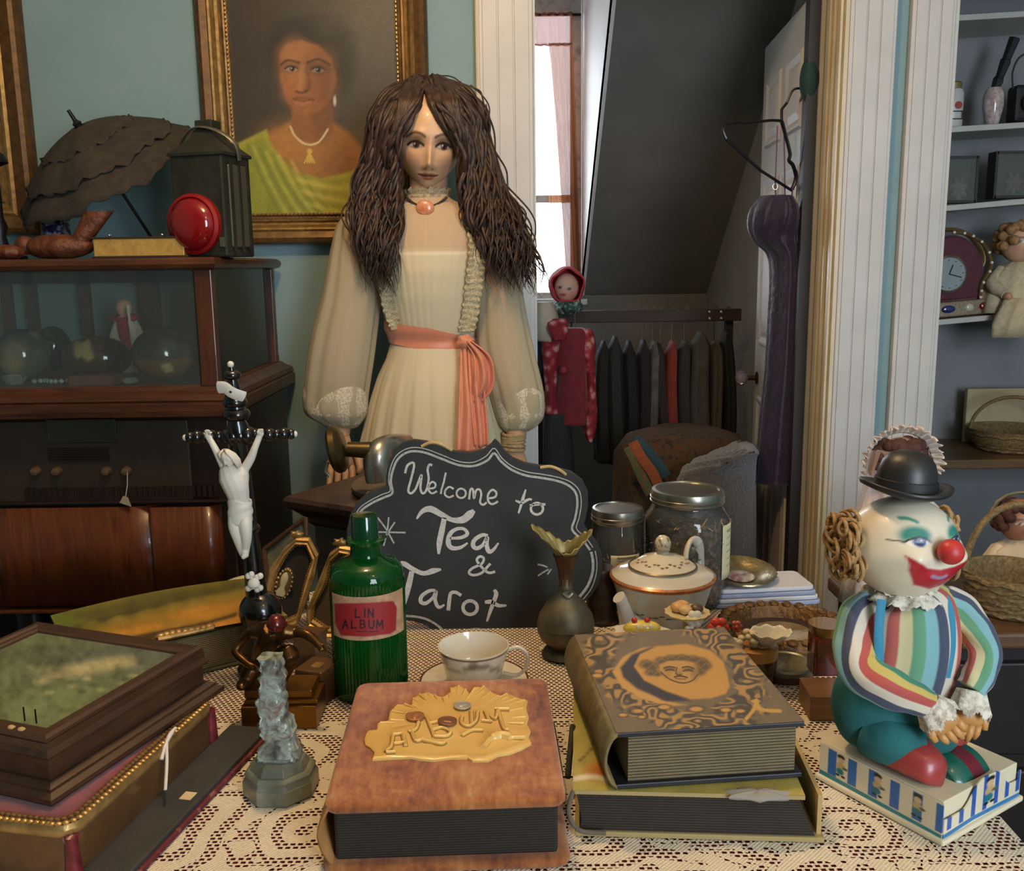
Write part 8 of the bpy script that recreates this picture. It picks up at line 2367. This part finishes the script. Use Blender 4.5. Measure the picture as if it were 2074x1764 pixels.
G().lathe([(0.0485, SR + 0.0138), (0.0492, SR + 0.0148), (0.0470, SR + 0.0163)], 60, cap=False).obj('lid_gold_line', P('grey_gold_line', '#6d6552', 0.3, 0.5), lid_)
G().ell((0, 0, SR + 0.047), (0.0118, 0.0118, 0.0125), 24, 16).obj('finial', P('finial_porcelain', '#d6cfbb', 0.15, c2='#8a7a58', ns=120, coat=0.4, lo=0.52, hi=0.6), lid_)
for k in range(18):
    a = -PI / 2 + (k - 9) * 0.17
    rr2 = 0.034 + 0.003 * math.sin(k * 1.7)
    z2 = SR + 0.026 - (rr2 - 0.030) * 0.62 + 0.0006
    G().ell((rr2 * math.cos(a), rr2 * math.sin(a), z2), (0.0026, 0.0018, 0.0006), 8, 5).obj('painted_flower', P('flower_glaze%d' % (k % 3), ('#b58a5c', '#a9745c', '#9a8a5a')[k % 3], 0.3), lid_)
pts = catmull([(-0.044, -0.040, 0.022), (-0.055, -0.052, 0.034), (-0.061, -0.060, 0.052), (-0.066, -0.064, 0.068), (-0.070, -0.066, 0.074)], 7)
G().tube(pts, list(np.interp(np.linspace(0, 1, len(pts)), [0, 0.3, 0.7, 1], [0.018, 0.012, 0.0085, 0.0095])), 18).obj('spout', P('porcelain_grey_white', '#c9c7bc'), tp)
G().tube(catmull([(0.040, 0.040, SR + 0.002), (0.043, 0.046, SR + 0.024), (0.052, 0.058, SR + 0.034), (0.064, 0.068, SR + 0.026), (0.068, 0.070, SR - 0.004), (0.060, 0.058, SR - 0.030), (0.046, 0.046, 0.030)], 7), 0.0075, 12, flat=0.5).obj('handle', porc, tp)
for k in range(12):
    a = -PI / 2 + (k - 6) * 0.15 + 0.15
    zq = 0.040 + 0.002 * math.sin(k * 2)
    rq = 0.0605
    G().ell((rq * math.cos(a), rq * math.sin(a), zq), (0.005, 0.002, 0.0012), 8, 5).obj('painted_garland', P('garland_glaze', '#6f6a58', 0.3), tp)

# ================================================================== TRINKETS BETWEEN TEAPOT AND BOOK
TY = 1.13
e = at(1300, 1285, TY)
ec = thing('ceramic_eclair_dish', 'tiny ceramic dish holding a yellow eclair with two red cherries', 'ornament', (e.x, TY, T + 0.001))
EZ = at(1300, 1285, TY).z - T
G().lathe([(0.012, 0), (0.010, EZ * 0.8), (0.014, EZ - 0.006), (0.030, EZ - 0.003), (0.036, EZ + 0.002), (0.034, EZ + 0.002), (0.001, EZ - 0.001)], 36, mod=lambda a, r, z: 1 + (0.08 * math.sin(8 * a) if r > 0.02 else 0)).obj('scalloped_dish', porc, ec)
G().ell((0.0, 0, EZ + 0.008), (0.024, 0.011, 0.010), 24, 14).obj('eclair', P('yellow_glaze', '#c4a838', 0.25, c2='#d6be58', ns=80, coat=0.3), ec)
for x in (-0.010, 0.006):
    G().ell((x, -0.002, EZ + 0.019), (0.0038, 0.0038, 0.0038), 12, 8).obj('cherry', P('cherry_red', '#b02a20', 0.2, coat=0.4), ec)
for x in (-0.006, 0.002, 0.010):
    G().ell((x, -0.009, EZ + 0.013), (0.003, 0.002, 0.003), 8, 6).obj('icing_dot', P('white_porcelain', '#d6cfbb'), ec)
e = at(1392, 1240, TY + 0.02)
cs_ = thing('miniature_cake_stand', 'miniature cream cake stand with tiny pastries in front of the teapot', 'cake stand', (e.x, TY + 0.02, T + 0.001))
CZ2 = at(1392, 1240, TY + 0.02).z - T
G().lathe([(0.018, 0), (0.016, 0.004), (0.007, 0.012), (0.006, CZ2 - 0.012), (0.012, CZ2 - 0.008), (0.027, CZ2 - 0.003), (0.029, CZ2), (0.001, CZ2 - 0.001)], 32, mod=lambda a, r, z: 1 + (0.04 * math.sin(12 * a) if r > 0.02 else 0)).obj('stand', P('cream_glaze', '#cdbb86', 0.3), cs_)
for x, y, c_, r_ in ((-0.012, 0, '#c79a62', 0.010), (-0.004, -0.008, '#d3ab74', 0.009), (0.011, -0.004, '#57432e', 0.009), (-0.006, 0.006, '#cfa06c', 0.010)):
    G().ell((x, y, CZ2 + r_ * 0.6), (r_, r_ * 0.9, r_ * 0.7), 16, 10).obj('pastry', P('pastry' + c_[1:], c_, 0.4), cs_)
e = at(1458, 1290, TY)
fl_ = thing('porcelain_flower_spray', 'small porcelain flower spray with one red rose beside the cake stand', 'ornament', (e.x, TY, T + 0.001))
FZ2 = at(1458, 1275, TY).z - T
G().lathe([(0.020, 0), (0.018, 0.010), (0.010, FZ2 * 0.6), (0.016, FZ2 - 0.004)], 24).obj('stem_base', P('green_glaze', '#3c4a28', 0.35), fl_)
def bloom(x, y, z, r_, m, nm):
    g = G()
    for k in range(6):
        a = k * PI / 3
        g.ell((x + r_ * 0.55 * math.cos(a), y - 0.001, z + r_ * 0.55 * math.sin(a)), (r_ * 0.5, r_ * 0.35, r_ * 0.5), 10, 6)
    g.ell((x, y - r_ * 0.3, z), (r_ * 0.4, r_ * 0.4, r_ * 0.4), 10, 6)
    return stuff(g.obj(nm, m, fl_, smooth='all'))
bloom(-0.004, -0.006, FZ2 + 0.004, 0.014, P('rose_red_glaze', '#c23a26', 0.35), 'red_rose')
bloom(0.020, 0.0, FZ2 + 0.003, 0.008, P('rose_pink_glaze', '#b0563f', 0.35), 'pink_rose')
bloom(-0.032, 0.004, FZ2 + 0.012, 0.012, porc, 'white_blossom'); bloom(-0.040, -0.002, FZ2 - 0.002, 0.008, porc, 'white_blossom')
for x, z in ((-0.018, -0.002), (0.008, 0.006), (0.012, -0.006)):
    G().ell((x, -0.002, FZ2 + z), (0.008, 0.003, 0.004), 10, 6).obj('leaf', P('green_glaze', '#3c4a28'), fl_)
e = at(1520, 1330, 1.10)
cp = thing('shell_pot', 'brown glazed pot with white ceramic blossoms and a fluted shell', 'pot', (at(1530, 1330, 1.10).x, 1.10, T + 0.001))
PZ = at(1530, 1318, 1.10).z - T
G().lathe([(0.018, 0), (0.022, 0.004), (0.026, PZ * 0.5), (0.027, PZ - 0.006)], 32).obj('pot', P('brown_glaze', '#33180d', 0.25, coat=0.3), cp)
G().lathe([(0.0272, PZ - 0.007), (0.0275, PZ + 0.006), (0.024, PZ + 0.008), (0.001, PZ + 0.006)], 32).obj('amber_band', P('amber_glaze', '#9a6a30', 0.3), cp)
for k in range(11):
    a = R0.random() * 2 * PI
    G().ell((-0.012 + 0.012 * math.cos(a) - 0.006 * (k % 3), 0.008 * math.sin(a) - 0.012, PZ + 0.010 + 0.0016 * k), (0.0055, 0.005, 0.004), 10, 6, f=lambda d: 1 + 0.25 * math.sin(5 * math.atan2(d[1], d[0]))).obj('blossom', P('cream_blossom', '#c4b894', 0.35), cp)
rows = []
for i in range(9):
    t = i / 8
    rows.append([(0.008 + (0.006 + 0.020 * t) * math.cos(a) + 0.006 * t, -0.006 + (0.005 + 0.016 * t) * math.sin(a) - 0.008 * t, PZ + 0.008 + 0.022 * t + 0.0016 * math.sin(9 * a) * t) for a in np.linspace(0, 2 * PI, 40, endpoint=False)])
G().grid(rows, cu=True).obj('fluted_shell', porc, cp, solid=0.001)

# ================================================================== RIGHT BACK OF THE TABLE
of_c = on(1585, 1262, T + 0.02)
ofr = thing('oval_carved_frame', 'oval carved gilt-brown frame lying flat behind the books', 'picture frame', (of_c.x, of_c.y, T + 0.001), rz=math.radians(-6))
carvg = P('carved_bronze_gilt', '#4d3216', 0.45, 0.4, c2='#7a5526', ns=70, bs=110, bstr=1.0, bd=0.004)
OA, OB = 0.088, 0.080
def oval(a_, b_, z, n=64): return [(a_ * math.cos(t), b_ * math.sin(t), z) for t in np.linspace(0, 2 * PI, n, endpoint=False)]
G().grid([oval(OA * s_, OB * s_, z) for s_, z in ((0.97, 0.0), (1.0, 0.004), (0.99, 0.016), (0.93, 0.022), (0.86, 0.018), (0.82, 0.020), (0.76, 0.010), (0.74, 0.004))], cu=True).obj('oval_moulding', carvg, ofr)
for k in range(28):
    a = 2 * PI * k / 28
    G().ell((OA * 0.94 * math.cos(a), OB * 0.94 * math.sin(a), 0.020), (0.008, 0.008, 0.005), 10, 6, f=lambda d: 1 + 0.3 * math.sin(5 * math.atan2(d[1], d[0]))).obj('carved_leaf', carvg, ofr)
G().grid([oval(OA * s_, OB * s_, z) for s_, z in ((0.75, 0.0045), (0.50, 0.0045))], cu=True).obj('dark_mat', P('dark_mat_velvet', '#2a160f', 0.8), ofr)
G().grid([oval(OA * s_, OB * s_, z) for s_, z in ((0.50, 0.005), (0.46, 0.0075), (0.02, 0.0065))], cu=True, cap=True).obj('domed_miniature', P('miniature_print', '#6b5a42', 0.15, c2='#a39478', ns=25, coat=0.5), ofr)
rj = on(1605, 1390, T)
rb2 = thing('round_glass_box', 'round brown box with a glass lid behind the face book', 'box', (rj.x, rj.y + 0.032, T + 0.001))
RH = at(1600, 1345, rj.y + 0.03).z - T
G().lathe([(0.031, 0), (0.033, 0.003), (0.033, RH - 0.010), (0.034, RH - 0.009), (0.034, RH - 0.003)], 40).obj('body', P('brown_lacquer_tin', '#3f2412', 0.3, c2='#573419', ns=20, coat=0.3), rb2)
G().lathe([(0.0355, RH - 0.006), (0.036, RH), (0.033, RH + 0.002), (0.031, RH + 0.0005)], 40, cap=False).obj('metal_rim', P('tin_bright', '#6f6f60'), rb2)
G().lathe([(0.001, RH + 0.001), (0.032, RH + 0.0005)], 40, cap=False).obj('glass_lid', P('mirror_lid', '#8f8a70', 0.08, 0.7, c2='#5d5a48', ns=40), rb2)
ag = at(1672, 1330, 1.06)
agl = thing('amber_glass_bottle', 'square amber and red glass bottle standing beside the toy clown', 'bottle', (ag.x + 0.004, 1.075, T + 0.0305))
AH = at(1672, 1262, 1.075).z - T - 0.0305
G().prism(rrect(0.017, 0.017, 0.005), 0.0, AH * 0.78).obj('body', P('amber_red_glass', '#3c1a0c', 0.12, c2='#6b1d14', ns=40, coat=0.5), agl)
G().lathe([(0.016, AH * 0.76), (0.018, AH * 0.86), (0.021, AH), (0.018, AH)], 28).obj('flared_neck', P('amber_glass', '#6b4a1c', 0.1, coat=0.5), agl)
wb = on(1682, 1465, T)
wbk = tag(G().prism(rrect(0.027, 0.026, 0.002), 0, 0.029).obj('wooden_block', wood('oak_block', '#5c3c1e', '#7d5630', 'X', 25, 0.5), None, smooth=False, loc=(wb.x + 0.006, wb.y + 0.030, T + 0.001), rot=(0, 0, -0.05)), 'plain brown wooden block under the amber bottle beside the clown', 'block')
# cloth stack with the silver tray at the back
cl_c = on(1545, 1205, T)
fd = thing('folded_cloths', 'stack of folded white and blue cloths at the back of the table', 'cloth', (cl_c.x - 0.01, cl_c.y - 0.01, T + 0.001), rz=0.1)
FHh = 0.028
for k in range(4):
    G().prism(rrect(0.085 - 0.003 * k, 0.045 - 0.002 * k, 0.010), 0.007 * k, 0.007 * k + 0.0065).obj('folded_layer', P('cloth_white' if k % 2 else 'cloth_bluewhite', '#b9bac0' if k % 2 else '#8a93ab', 0.9), fd, smooth=False, bev=0.002)
ty = thing('silver_tray', 'round tarnished silver tray with pierced rim on the folded cloths', 'tray', (at(1500, 1150, cl_c.y).x, cl_c.y, T + 0.001 + FHh), rot=(math.radians(7), 0, 0))
trm = P('tarnished_silver', '#7d7050', 0.3, 0.85, c2='#a3966e', ns=60, bs=140, bstr=0.4)
G().lathe([(0.030, 0.0), (0.032, 0.001), (0.036, 0.006), (0.052, 0.011), (0.056, 0.012), (0.055, 0.014), (0.036, 0.008), (0.030, 0.003), (0.001, 0.002)], 56, mod=lambda a, r, z: 1 + (0.02 * math.sin(24 * a) if r > 0.05 else 0)).obj('tray', trm, ty)
G().lathe([(0.022, 0.0035), (0.014, 0.0045), (0.001, 0.0048)], 32).obj('painted_centre', P('tray_print', '#8a4a44', 0.4, c2='#cfc6b6', ns=90), ty)
# ================================================================== SEATED TOY CLOWN
KY = 0.862
cl0 = Vector((0.399, 0.859, T + 0.001))
clown = thing('toy_clown', 'seated toy clown in rainbow striped shirt and black bowler on a printed base', 'toy clown', cl0)
KC = 0.90 / 1900
def cw(px, py, dy=0.0): return at(px, py, KY + dy) - cl0
def unit(a): return (math.cos(a), math.sin(a))
ex, ey = Vector((*unit(math.radians(33)), 0)), Vector((*unit(math.radians(123)), 0))
bw2, bd2, bh_ = 0.0625, 0.0675, 0.040
def bl_(x, y, z): return ex * x + ey * y + Vector((0, 0, z))
offw = P('ivory_plastic', '#d8cdae', 0.35)
Mb = Matrix(((ex.x, ey.x, 0, 0), (ex.y, ey.y, 0, 0), (0, 0, 1, 0), (0, 0, 0, 1)))
G().box((0, 0, bh_ / 2 + 0.003), (2 * bw2 - 0.004, 2 * bd2 - 0.004, bh_ - 0.006), M=Mb).obj('base_box', offw, clown, smooth=False, bev=0.001)
G().box((0, 0, 0.003), (2 * bw2 + 0.008, 2 * bd2 + 0.008, 0.006), M=Mb).obj('base_flange', offw, clown, smooth=False, bev=0.002)
def uvpanel(name, o, u, v, nu, nv, fn, top=None):
    rows = []
    for j in range(nv + 1):
        rows.append([tuple(o + u * (i / nu) + v * ((j / nv) * (top(i / nu) if top else 1.0))) for i in range(nu + 1)])
    g = G().grid(rows)
    uu_ = np.tile(np.linspace(0, 1, nu + 1), nv + 1)
    vv_ = np.repeat(np.linspace(0, 1, nv + 1), nu + 1) * np.array([top(x) if top else 1.0 for x in uu_])
    return g.obj(name, VC('tin_print', 0.35, 0.2), clown, cols=fn(uu_, vv_).c, smooth=False, solid=0.0012)
def mini(p, x, y, s):
    p.ell(x, y + 30 * s, 7 * s, 5 * s, '#1c1a1a', 0.3); p.ell(x, y + 22 * s, 6 * s, 6 * s, '#c9ab84', 0.3); p.ell(x, y + 10 * s, 8 * s, 8 * s, '#b8a070', 0.3); p.ell(x + 8 * s, y + 8 * s, 5 * s, 3 * s, '#5d5a3c', 0.4)
    p.ell(x - 1 * s, y - 2 * s, 7 * s, 7 * s, '#1f6f78', 0.3); p.ell(x - 5 * s, y - 11 * s, 4 * s, 2.6 * s, '#181818', 0.3); p.ell(x + 5 * s, y - 11 * s, 4 * s, 2.6 * s, '#181818', 0.3)
def side_print(u, v):
    p = Paint(u * 240, v * 80, '#d6ccb0')
    for k in range(6): p.poly([(18 + 42 * k, 12), (36 + 42 * k, 12), (36 + 42 * k, 76), (18 + 42 * k, 76)], '#2a63a8', 1.0)
    p.poly([(0, 0), (240, 0), (240, 8), (0, 12)], '#2d7f86', 1.0)
    for x in (45, 120, 195): mini(p, x, 34, 1.15)
    return p
uvpanel('printed_side', bl_(-bw2 - 0.0005, bd2, 0.006), ey * (-2 * bd2), Vector((0, 0, bh_ - 0.006)), 200, 66, side_print)
def front_print(u, v):
    p = Paint(u * 160, v * 80, '#d6ccb0')
    for k in range(7): p.poly([(6 + 24 * k, 14), (15 + 24 * k, 14), (15 + 24 * k, 150), (6 + 24 * k, 150)], '#2a55a0', 1.0)
    p.poly([(-5, -2), (60, 4), (165, -2), (165, 8), (60, 14), (-5, 8)], '#2470a8', 1.0)
    mini(p, 92, 40, 1.3)
    return p
arch = lambda u: 0.50 + 0.62 * math.exp(-((u - 0.55) / 0.23) ** 4) + 0.25 * (u > 0.97)
uvpanel('printed_front', bl_(-bw2, -bd2 - 0.0005, 0.006), ex * (2 * bw2), Vector((0, 0, bh_ - 0.004)), 160, 80, front_print, arch)
# two-tone wheel behind the front panel
rows = []; cols = []
for r_, x_ in ((0.004, -0.026), (0.026, -0.026), (0.031, -0.020), (0.032, -0.006), (0.032, -0.0055), (0.032, 0.012), (0.032, 0.0125), (0.031, 0.022), (0.004, 0.025)):
    ring = []
    for j in range(72):
        a = 2 * PI * j / 72
        ring.append(tuple(bl_(0.004 + x_, -bd2 + 0.036 + r_ * math.cos(a), 0.024 + r_ * math.sin(a))))
        cols.append(lin('#6e1a28') if -0.0056 < x_ < 0.0121 else lin('#14594a'))
    rows.append(ring)
G().grid(rows, cu=True, cap=True).obj('roller_wheel', VC('two_tone_plastic', 0.25, 0.3), clown, cols=np.array(cols))
# ---- trousers, shoes
teal_c = P('teal_felt', '#1c5a5c', 0.9, c2='#23686a', ns=40, bs=160, bstr=0.2)
def blob(path, name, m, n=40, dscale=0.8, cols=None, mod=None):
    """path: (px, py, half width px, depth offset) rings along a tube-like body"""
    pts = catmull([np.array(q, float) for q in path], 7)
    C = [cw(q[0], q[1], q[3]) for q in pts]
    rows = []
    for i, c in enumerate(C):
        t = (C[min(i + 1, len(C) - 1)] - C[max(i - 1, 0)]).normalized()
        u = t.cross(Vector((0, 1, 0))).normalized(); w_ = t.cross(u).normalized()
        r = pts[i][2] * KC
        rows.append([tuple(c + (u * math.cos(a) + w_ * (math.sin(a) * dscale)) * (r * (mod(a, i) if mod else 1.0))) for a in np.linspace(0, 2 * PI, n, endpoint=False)])
    g = G().grid(rows, cu=True, cap=True)
    cc = None
    if cols is not None:
        cc = np.array([lin(cols[int((j / n) * len(cols)) % len(cols)]) for i in range(len(rows)) for j in range(n)])
    return g.obj(name, m, clown, cols=cc, smooth='all')
blob([(1812, 1372, 60, 0.0), (1808, 1385, 104, 0.0), (1800, 1420, 116, 0.0), (1795, 1460, 108, 0.0), (1792, 1500, 80, 0.0), (1790, 1516, 30, 0.0)], 'trousers', teal_c, 44, 0.75)
blob([(1770, 1480, 55, -0.02), (1800, 1500, 50, -0.035), (1840, 1505, 42, -0.04), (1868, 1500, 30, -0.04)], 'trouser_leg', teal_c, 32, 0.8)
blob([(1850, 1470, 55, -0.005), (1890, 1485, 48, -0.02), (1925, 1478, 34, -0.025)], 'trouser_leg', teal_c, 32, 0.8)
shoe_m = P('red_vinyl', '#a03a38', 0.35, c2='#8c2f30', ns=12, coat=0.15)
shoe_top = bh_ + 0.001
for (sx, sy, rz_) in ((-0.040, -0.006, 0.0), (0.022, 0.012, 0.0)):
    g = G(); rows = []
    for i in range(15):
        t = i / 14
        y = 0.034 - 0.078 * t
        hw = 0.015 + 0.009 * math.sin(PI * min(1, t * 1.02)) ** 0.7 - (0.010 if t > 0.96 else 0)
        hh = 0.014 + 0.011 * math.sin(PI * t) ** 0.8
        rows.append([tuple(bl_(sx + hw * math.cos(a), sy + y, shoe_top + max(0.0, hh * 0.55 + hh * math.sin(a) * (1 if math.sin(a) > 0 else 0.55)))) for a in np.linspace(0, 2 * PI, 28, endpoint=False)])
    G().grid(rows, cu=True, cap=True).obj('shoe', shoe_m, clown, smooth='all')
# ---- striped shirt
STR = ['#3a7a62', '#b9a85c', '#a84c44', '#c9c0ae', '#3d4458', '#7aa8ac', '#5f9470', '#c9be90', '#b05a50', '#cfc6b8', '#40485f', '#82aeb4']
shirt_m = VC('rainbow_cotton', 0.85, 0, 0.2, bs=200, bstr=0.15)
blob([(1836, 1196, 40, 0.0), (1842, 1212, 80, 0.0), (1844, 1240, 96, 0.0), (1842, 1300, 104, 0.0), (1832, 1350, 106, 0.0), (1818, 1388, 106, 0.0)], 'shirt', shirt_m, 144, 0.7, STR * 2, lambda a, i: 1 + 0.02 * math.sin(12 * a))
blob([(1766, 1222, 30, 0.0), (1744, 1244, 40, -0.005), (1730, 1300, 40, -0.02), (1740, 1352, 40, -0.038), (1790, 1388, 40, -0.052), (1850, 1414, 33, -0.058), (1884, 1426, 27, -0.060)], 'sleeve', shirt_m, 96, 0.85, STR, lambda a, i: 1 + 0.05 * math.sin(5 * a + i * 0.25) + 0.03 * math.sin(i * 0.9 + 2 * a))
blob([(1905, 1210, 28, 0.0), (1940, 1230, 34, 0.0), (1976, 1275, 34, -0.008), (1994, 1322, 32, -0.02), (1982, 1368, 32, -0.03), (1966, 1396, 28, -0.035)], 'sleeve', shirt_m, 96, 0.85, STR[3:] + STR[:3], lambda a, i: 1 + 0.05 * math.sin(5 * a + i * 0.25) + 0.03 * math.sin(i * 0.9 + 2 * a))
sus = P('blue_suspender', '#2f7f9c', 0.7)
for pth_ in ([(1912, 1208, -0.016), (1924, 1245, -0.024), (1926, 1310, -0.027), (1915, 1372, -0.029)], [(1786, 1214, -0.026), (1780, 1280, -0.034), (1782, 1372, -0.036)]):
    G().tube(catmull([cw(q[0], q[1], q[2]) for q in pth_], 7), 0.0045, 8, flat=0.25, up=(0, -1, 0)).obj('suspender', sus, clown)
# ---- lace collar and cuffs
clace = P('white_cotton_lace', '#ddd5c4', 0.9, c2='#b0a794', ns=170, bs=260, bstr=0.8, lo=0.45, hi=0.62)
def lace_ring(c, r0, r1, drop, nfold, name, ax=Vector((0, 0, -1))):
    q = Vector((0, 0, -1)).rotation_difference(ax.normalized()).to_matrix()
    rows = []
    for i in range(8):
        t = i / 7
        rows.append([tuple(c + q @ Vector(((r0 + (r1 - r0) * t) * math.cos(a) * (1 + 0.05 * math.sin(nfold * a) * t), (r0 + (r1 - r0) * t) * math.sin(a) * 0.85 * (1 + 0.05 * math.sin(nfold * a) * t), -drop * t + 0.003 * math.sin(nfold * a) * t + 0.0012 * math.sin(40 * a) * (i == 7)))) for a in np.linspace(0, 2 * PI, 120, endpoint=False)])
    return G().grid(rows, cu=True).obj(name, clace, clown, smooth='all', solid=0.0008)
lace_ring(cw(1830, 1184), 0.022, 0.040, 0.012, 11, 'lace_collar')
lace_ring(cw(1828, 1180), 0.020, 0.032, 0.004, 9, 'lace_collar')
lace_ring(cw(1878, 1424, -0.060), 0.012, 0.019, 0.018, 7, 'lace_cuff', cw(1912, 1462, -0.064) - cw(1878, 1424, -0.060))
lace_ring(cw(1968, 1398, -0.034), 0.013, 0.019, 0.022, 7, 'lace_cuff', cw(1962, 1450, -0.042) - cw(1968, 1398, -0.034))
# ---- hands with five fingers each
hskin = P('vinyl_hand', '#c99557', 0.45, c2='#b98348', ns=30)
def toy_hand(w0, w1, side, name):
    d_ = (w1 - w0).normalized(); L = (w1 - w0).length
    s_ = d_.cross(Vector((0, -1, 0))).normalized(); n_ = s_.cross(d_)
    g = G(); rows = []
    for t, hw, hd in ((0, 0.009, 0.008), (0.3, 0.011, 0.009), (0.7, 0.014, 0.008), (1.0, 0.013, 0.006)):
        rows.append([tuple(w0 + d_ * (L * t) + s_ * (hw * math.cos(a)) + n_ * (hd * math.sin(a))) for a in np.linspace(0, 2 * PI, 18, endpoint=False)])
    g.grid(rows, cu=True, cap=True)
    for k, ln in enumerate((0.013, 0.017, 0.016, 0.012)):
        b0 = w0 + d_ * (L * 0.95) + s_ * ((k - 1.5) * 0.0066)
        g.tube([b0, b0 + d_ * (ln * 0.6) - n_ * 0.001, b0 + d_ * ln - n_ * 0.004], [0.0040, 0.0036, 0.0024], 8)
    b0 = w0 + d_ * (L * 0.45) + s_ * (side * 0.010)
    g.tube([b0, b0 + s_ * (side * 0.006) + d_ * 0.007, b0 + s_ * (side * 0.007) + d_ * 0.014], [0.0048, 0.0042, 0.0026], 8)
    return g.obj(name, hskin, clown, smooth='all')
toy_hand(cw(1890, 1438, -0.061), cw(1922, 1474, -0.066), 1, 'hand')
toy_hand(cw(1966, 1420, -0.037), cw(1960, 1466, -0.044), -1, 'hand')
# ---- head
HCc = cw(1826, 1098, 0.0)
cjaw = lambda fz: 1 + 0.10 * np.exp(-((fz + 0.35) / 0.35) ** 2) - 0.12 * np.clip(fz, 0, 1) ** 2
cb_ = [(-0.55, -0.28, 0.30, 0.24, 0.010), (0.55, -0.28, 0.30, 0.24, 0.010), (0, -0.62, 0.45, 0.16, 0.006), (-0.42, 0.10, 0.20, 0.13, -0.004), (0.42, 0.10, 0.20, 0.13, -0.004), (-0.42, 0.12, 0.17, 0.09, 0.004), (0.42, 0.12, 0.17, 0.09, 0.004)]
g, uu, vv, front = sculpt(170, 150, (0.050, 0.050, 0.052), cjaw, cb_)
p = Paint(uu, vv, '#d8cdb4')
for s in (-1, 1):
    p.ell(s * 0.44, 0.16, 0.25, 0.17, '#2f8072', 0.35)
    p.ell(s * 0.44, 0.05, 0.20, 0.085, '#ddd6c8', 0.25)
    p.ell(s * 0.44 + 0.03, 0.055, 0.115, 0.085, '#24407c', 0.2); p.ell(s * 0.44 + 0.03, 0.055, 0.05, 0.05, '#10141c', 0.3)
    p.ell(s * 0.44 + 0.07, 0.075, 0.02, 0.015, '#f4f0e8', 0.4)
    p.line([(s * 0.44 - 0.22, 0.055), (s * 0.44 - 0.05, 0.125), (s * 0.44 + 0.12, 0.12), (s * 0.44 + 0.22, 0.05)], 0.018, '#2c2a26', 0.5)
    p.line([(s * 0.62, 0.06), (s * 0.72, 0.08), (s * 0.84, 0.10)], 0.012, '#3b382f', 0.6)
    p.line([(s * 0.36, 0.40), (s * 0.46, 0.46), (s * 0.56, 0.47)], 0.032, '#3f8a78', 0.7)
p.poly([(-0.72, -0.15), (-0.54, -0.29), (-0.30, -0.40), (0, -0.44), (0.30, -0.40), (0.54, -0.29), (0.72, -0.15), (0.63, -0.42), (0.38, -0.70), (0, -0.80), (-0.38, -0.70), (-0.63, -0.42)], '#a8222c', 0.02)
p.line([(-0.16, -0.55), (0, -0.585), (0.16, -0.55)], 0.028, '#8f7f95', 0.5)
p.c = np.where(front[:, None] > 0.03, p.c, np.array(lin('#d8cdb4')))
hd2 = g.obj('head', VC('painted_vinyl', 0.38, 0.15), clown, cols=p.c, smooth='all')
HM = Matrix.Translation(HCc) @ rotM(math.radians(-13), math.radians(4), math.radians(19))
hd2.matrix_local = HM
G().ell((0, -0.0605, -0.006), (0.0118, 0.0115, 0.0115), 26, 18, M=HM).obj('red_nose', P('red_nose_vinyl', '#b8302c', 0.45), clown)
for s in (-1, 1):
    G().ell((s * 0.052, 0.004, -0.006), (0.004, 0.008, 0.010), 14, 10, M=HM).obj('ear', P('ivory_vinyl', '#d8cdb4', 0.4), clown)
yarn = P('tan_yarn', '#93724a', 0.9, c2='#b5935f', ns=220, bs=300, bstr=0.8)
for s in (-1, 1):
    g = G(); R_ = random.Random(21 + s)
    for k in range(64):
        c = Vector((s * (0.052 + 0.008 * R_.random()), 0.012 + R_.uniform(-0.014, 0.014), -0.002 + R_.uniform(-0.024, 0.024)))
        rr3 = 0.007 + 0.005 * R_.random(); a0 = R_.random() * 6
        tl, yw = R_.uniform(-0.6, 0.6), R_.uniform(-0.9, 0.9)
        g.tube([c + Vector((s * 0.006 * math.cos(a) * yw, rr3 * math.cos(a), rr3 * math.sin(a) + 0.004 * tl)) for a in np.linspace(a0, a0 + 5.2, 14)], 0.0020, 6, M=HM)
    stuff(g.obj('yarn_hair', yarn, clown, smooth='all'))
# ---- bowler hat
hat_c = cw(1833, 996, -0.002)
HT_ = Matrix.Translation(hat_c) @ rotM(math.radians(-2), math.radians(5), 0)
felt = P('black_bowler_plastic', '#1f1e1d', 0.42, c2='#262524', ns=20)
rows = []
for r_, z in ((0.026, 0.000), (0.034, -0.003), (0.041, 0.000), (0.0425, 0.004), (0.041, 0.005), (0.034, 0.002), (0.0275, 0.004), (0.0272, 0.012), (0.0265, 0.020), (0.0235, 0.029), (0.018, 0.0355), (0.010, 0.0390), (0.001, 0.040)):
    rows.append([tuple(HT_ @ Vector((r_ * math.cos(a), r_ * 0.95 * math.sin(a), z + (0.005 * math.cos(a) ** 2 if r_ > 0.03 else 0)))) for a in np.linspace(0, 2 * PI, 64, endpoint=False)])
G().grid(rows, cu=True, cap=True).obj('bowler_hat', felt, clown, smooth='all')
G().lathe([(0.0277, 0.003), (0.0288, 0.004), (0.0284, 0.012), (0.0274, 0.0125)], 64, M=HT_, cap=False).obj('hat_band', P('hat_ribbon', '#151415', 0.6), clown)
# every thing's Empty stands at the foot of the thing itself
bpy.context.view_layer.update()
for o in list(bpy.data.objects):
    if o.type != 'EMPTY' or o.parent is not None or o.location.length > 1e-6: continue
    pts = [ob.matrix_world @ Vector(c) for ob in o.children_recursive if ob.type == 'MESH' for c in ob.bound_box]
    if not pts: continue
    lo = [min(p[i] for p in pts) for i in range(3)]; hi = [max(p[i] for p in pts) for i in range(3)]
    L = Vector(((lo[0] + hi[0]) / 2, (lo[1] + hi[1]) / 2, lo[2]))
    o.location = L
    for ch in o.children:
        ch.matrix_parent_inverse = Matrix.Translation(-L) @ ch.matrix_parent_inverse
